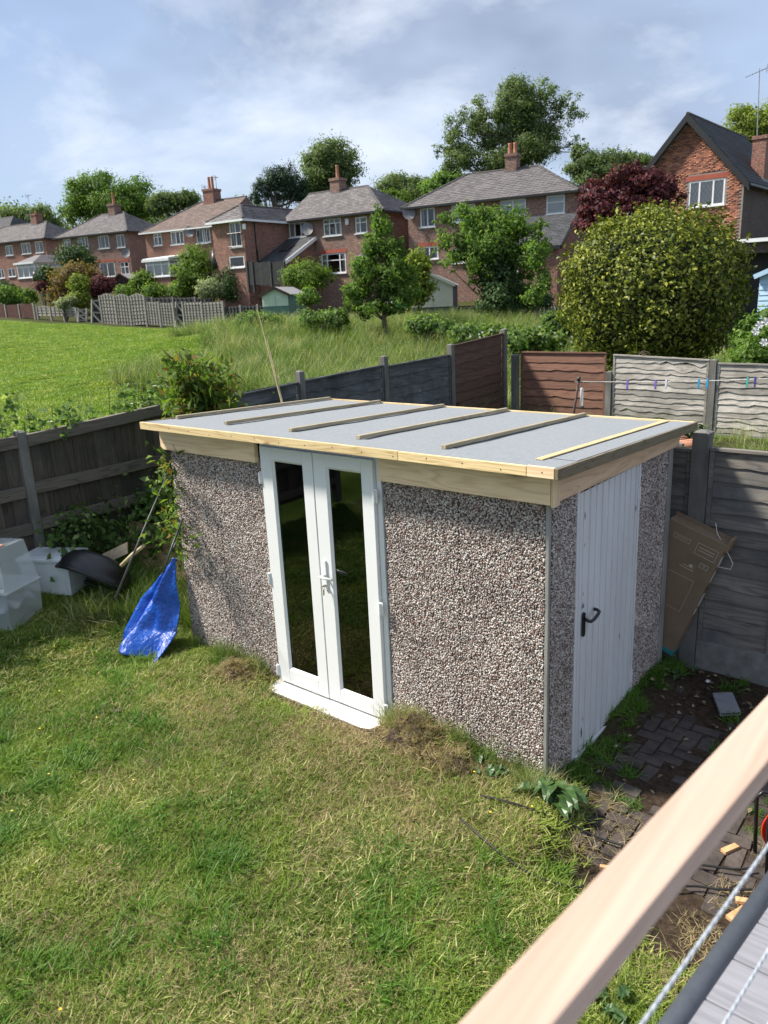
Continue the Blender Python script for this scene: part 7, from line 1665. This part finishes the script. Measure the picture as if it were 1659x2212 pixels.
def bloom(label, px, d, r=.09):
    t = thing('white_bloom', label, 'flower', px and pt(*px, d), 'white blooms on the shrubs'); c = pt(*px, d); b = MB()
    for k in range(6):
        a = 1.047*k; e = RIGHT*math.cos(a)+UP*math.sin(a); f = RIGHT*-math.sin(a)+UP*math.cos(a); b.quad(c, c+e*r*.6-f*r*.3-FWD*.02, c+e*r, c+e*r*.6+f*r*.3-FWD*.02)
    b.build('petals', MT['white_fl'], t); MB().tube([c, c+FWD*.12-UP*.08], .006, 4).build('stalk', MT['dock'], t)
for px in ((1640, 702), (1655, 695), (1632, 716), (1650, 740)): bloom('white star-shaped bloom on the shrub right of the round bush', px, 14.1)
# brambles on the bank, below the far fences
for i, (px, py, rx, ry, d, lab) in enumerate(((1040, 725, 75, 24, 22, 'bramble mound on the bank below the ivy-clad tree'), (1150, 735, 80, 22, 19, 'bramble mound with white flowers left of the round bush'), (1215, 700, 45, 22, 23, 'pale bramble thicket behind the bramble mound'), (930, 705, 60, 20, 25, 'bramble and weeds between the slender tree and the ivy tree'), (700, 690, 60, 20, 27, 'leafy weeds on the bank left of the slender tree'), (560, 695, 60, 16, 29, 'green scrub at the left end of the wild bank'))):
    bush('bramble', lab, 'bramble', pt(px, py+ry, d), [lob(px-rx*.4, py, rx*.5, ry, d), lob(px+rx*.4, py+2, rx*.5, ry*.9, d), lob(px, py-3, rx*.4, ry, d+.5)], 4200, .12, 'bramble', 150+i, .6, 110, .22, .25)
wf = MB()
for i in range(30):
    c = pt(rnd.uniform(1010, 1235), rnd.uniform(705, 760), rnd.uniform(18.2, 21)); r = .03
    for k in range(5): a = 1.2566*k; e = RIGHT*math.cos(a)+UP*math.sin(a); f = RIGHT*-math.sin(a)+UP*math.cos(a); wf.quad(c, c+e*r*.6-f*r*.4, c+e*r, c+e*r*.6+f*r*.4)
tag(wf.build('bramble_flowers', MT['white_fl'], None), 'white flowers dotted over the bramble mounds', 'flowers', kind='stuff')
# garden shrubs in front of the row
for i, (lab, d, lobes, n, sz, mt_) in enumerate((
    ('dark domed shrub beside the far left conservatory', 61, [(163, 555, 36, 24), (180, 565, 26, 22)], 4200, .22, 'dark'),
    ('big rust-coloured shrub in front of the patio-door house', 55, [(140, 610, 32, 30), (175, 600, 36, 26), (205, 605, 22, 22), (125, 640, 22, 24)], 6500, .20, 'rust'),
    ('upright yellow-green shrub in front of the rust-coloured one', 52, [(172, 615, 18, 24), (175, 645, 22, 24)], 4200, .17, 'lime'),
    ('small purple shrub right of the rust-coloured one', 53, [(225, 615, 24, 18), (210, 630, 18, 14)], 3200, .16, 'maple'),
    ('low red shrub near the far left fence', 56, [(92, 618, 12, 10)], 900, .17, 'maple'),
    ('clipped green hedge above the dark red fence', 57, [(20, 640, 28, 16), (60, 640, 20, 16)], 3600, .19, 'mid'),
    ('dark hedge at the far left picture of gardens', 60, [(10, 625, 26, 14), (100, 600, 18, 24)], 2600, .22, 'dark'),
    ('bright ball shrub beside the flat-roofed conservatory', 55, [(318, 606, 26, 18), (300, 615, 18, 14)], 4200, .17, 'light'),
    ('silvery low shrub above the arched fence', 52, [(270, 632, 24, 12), (330, 628, 30, 11), (385, 630, 30, 11)], 4600, .16, 'mid'),
    ('pale-flowered shrub below the rust-coloured one', 51, [(140, 655, 18, 12), (155, 650, 14, 10)], 1800, .15, 'pale'),
    ('tall feathery light green tree before the brown-roofed house', 52, [(420, 555, 30, 26), (405, 590, 30, 28), (435, 585, 32, 30), (395, 615, 26, 26), (440, 615, 30, 25)], 8200, .17, 'light'),
    ('wide dark shrub before the house wing', 46, [(500, 600, 32, 26), (530, 615, 26, 24), (480, 625, 32, 20), (520, 635, 34, 16)], 6500, .16, 'dark'),
    ('pale variegated shrub left of the wide dark one', 44.5, [(452, 620, 22, 20), (442, 630, 18, 14)], 3200, .14, 'pale'),
    ('round grey-green hedge ball above the pale green shed', 41, [(665, 592, 46, 22), (640, 598, 28, 18), (695, 600, 26, 20)], 6500, .13, 'light'),
    ('shrub growing at the corner of the pale green shed', 34.5, [(665, 645, 22, 12), (672, 630, 12, 12)], 2200, .12, 'mid'),
    ('dark tangle of shrubs under the ivy-clad tree', 31, [(1120, 640, 45, 24), (1160, 655, 35, 18)], 4200, .14, 'dark'))):
    c = pt(lobes[0][0], lobes[0][1]+lobes[0][3], d)
    bush('garden_shrub', lab, 'shrub', (c[0], c[1], min(c[2], gz(c[0], c[1]) if gz(c[0], c[1]) < c[2] else c[2])), [lob(*l, d) for l in lobes], n, sz, mt_, 170+i, .6, 90, .22, .4)
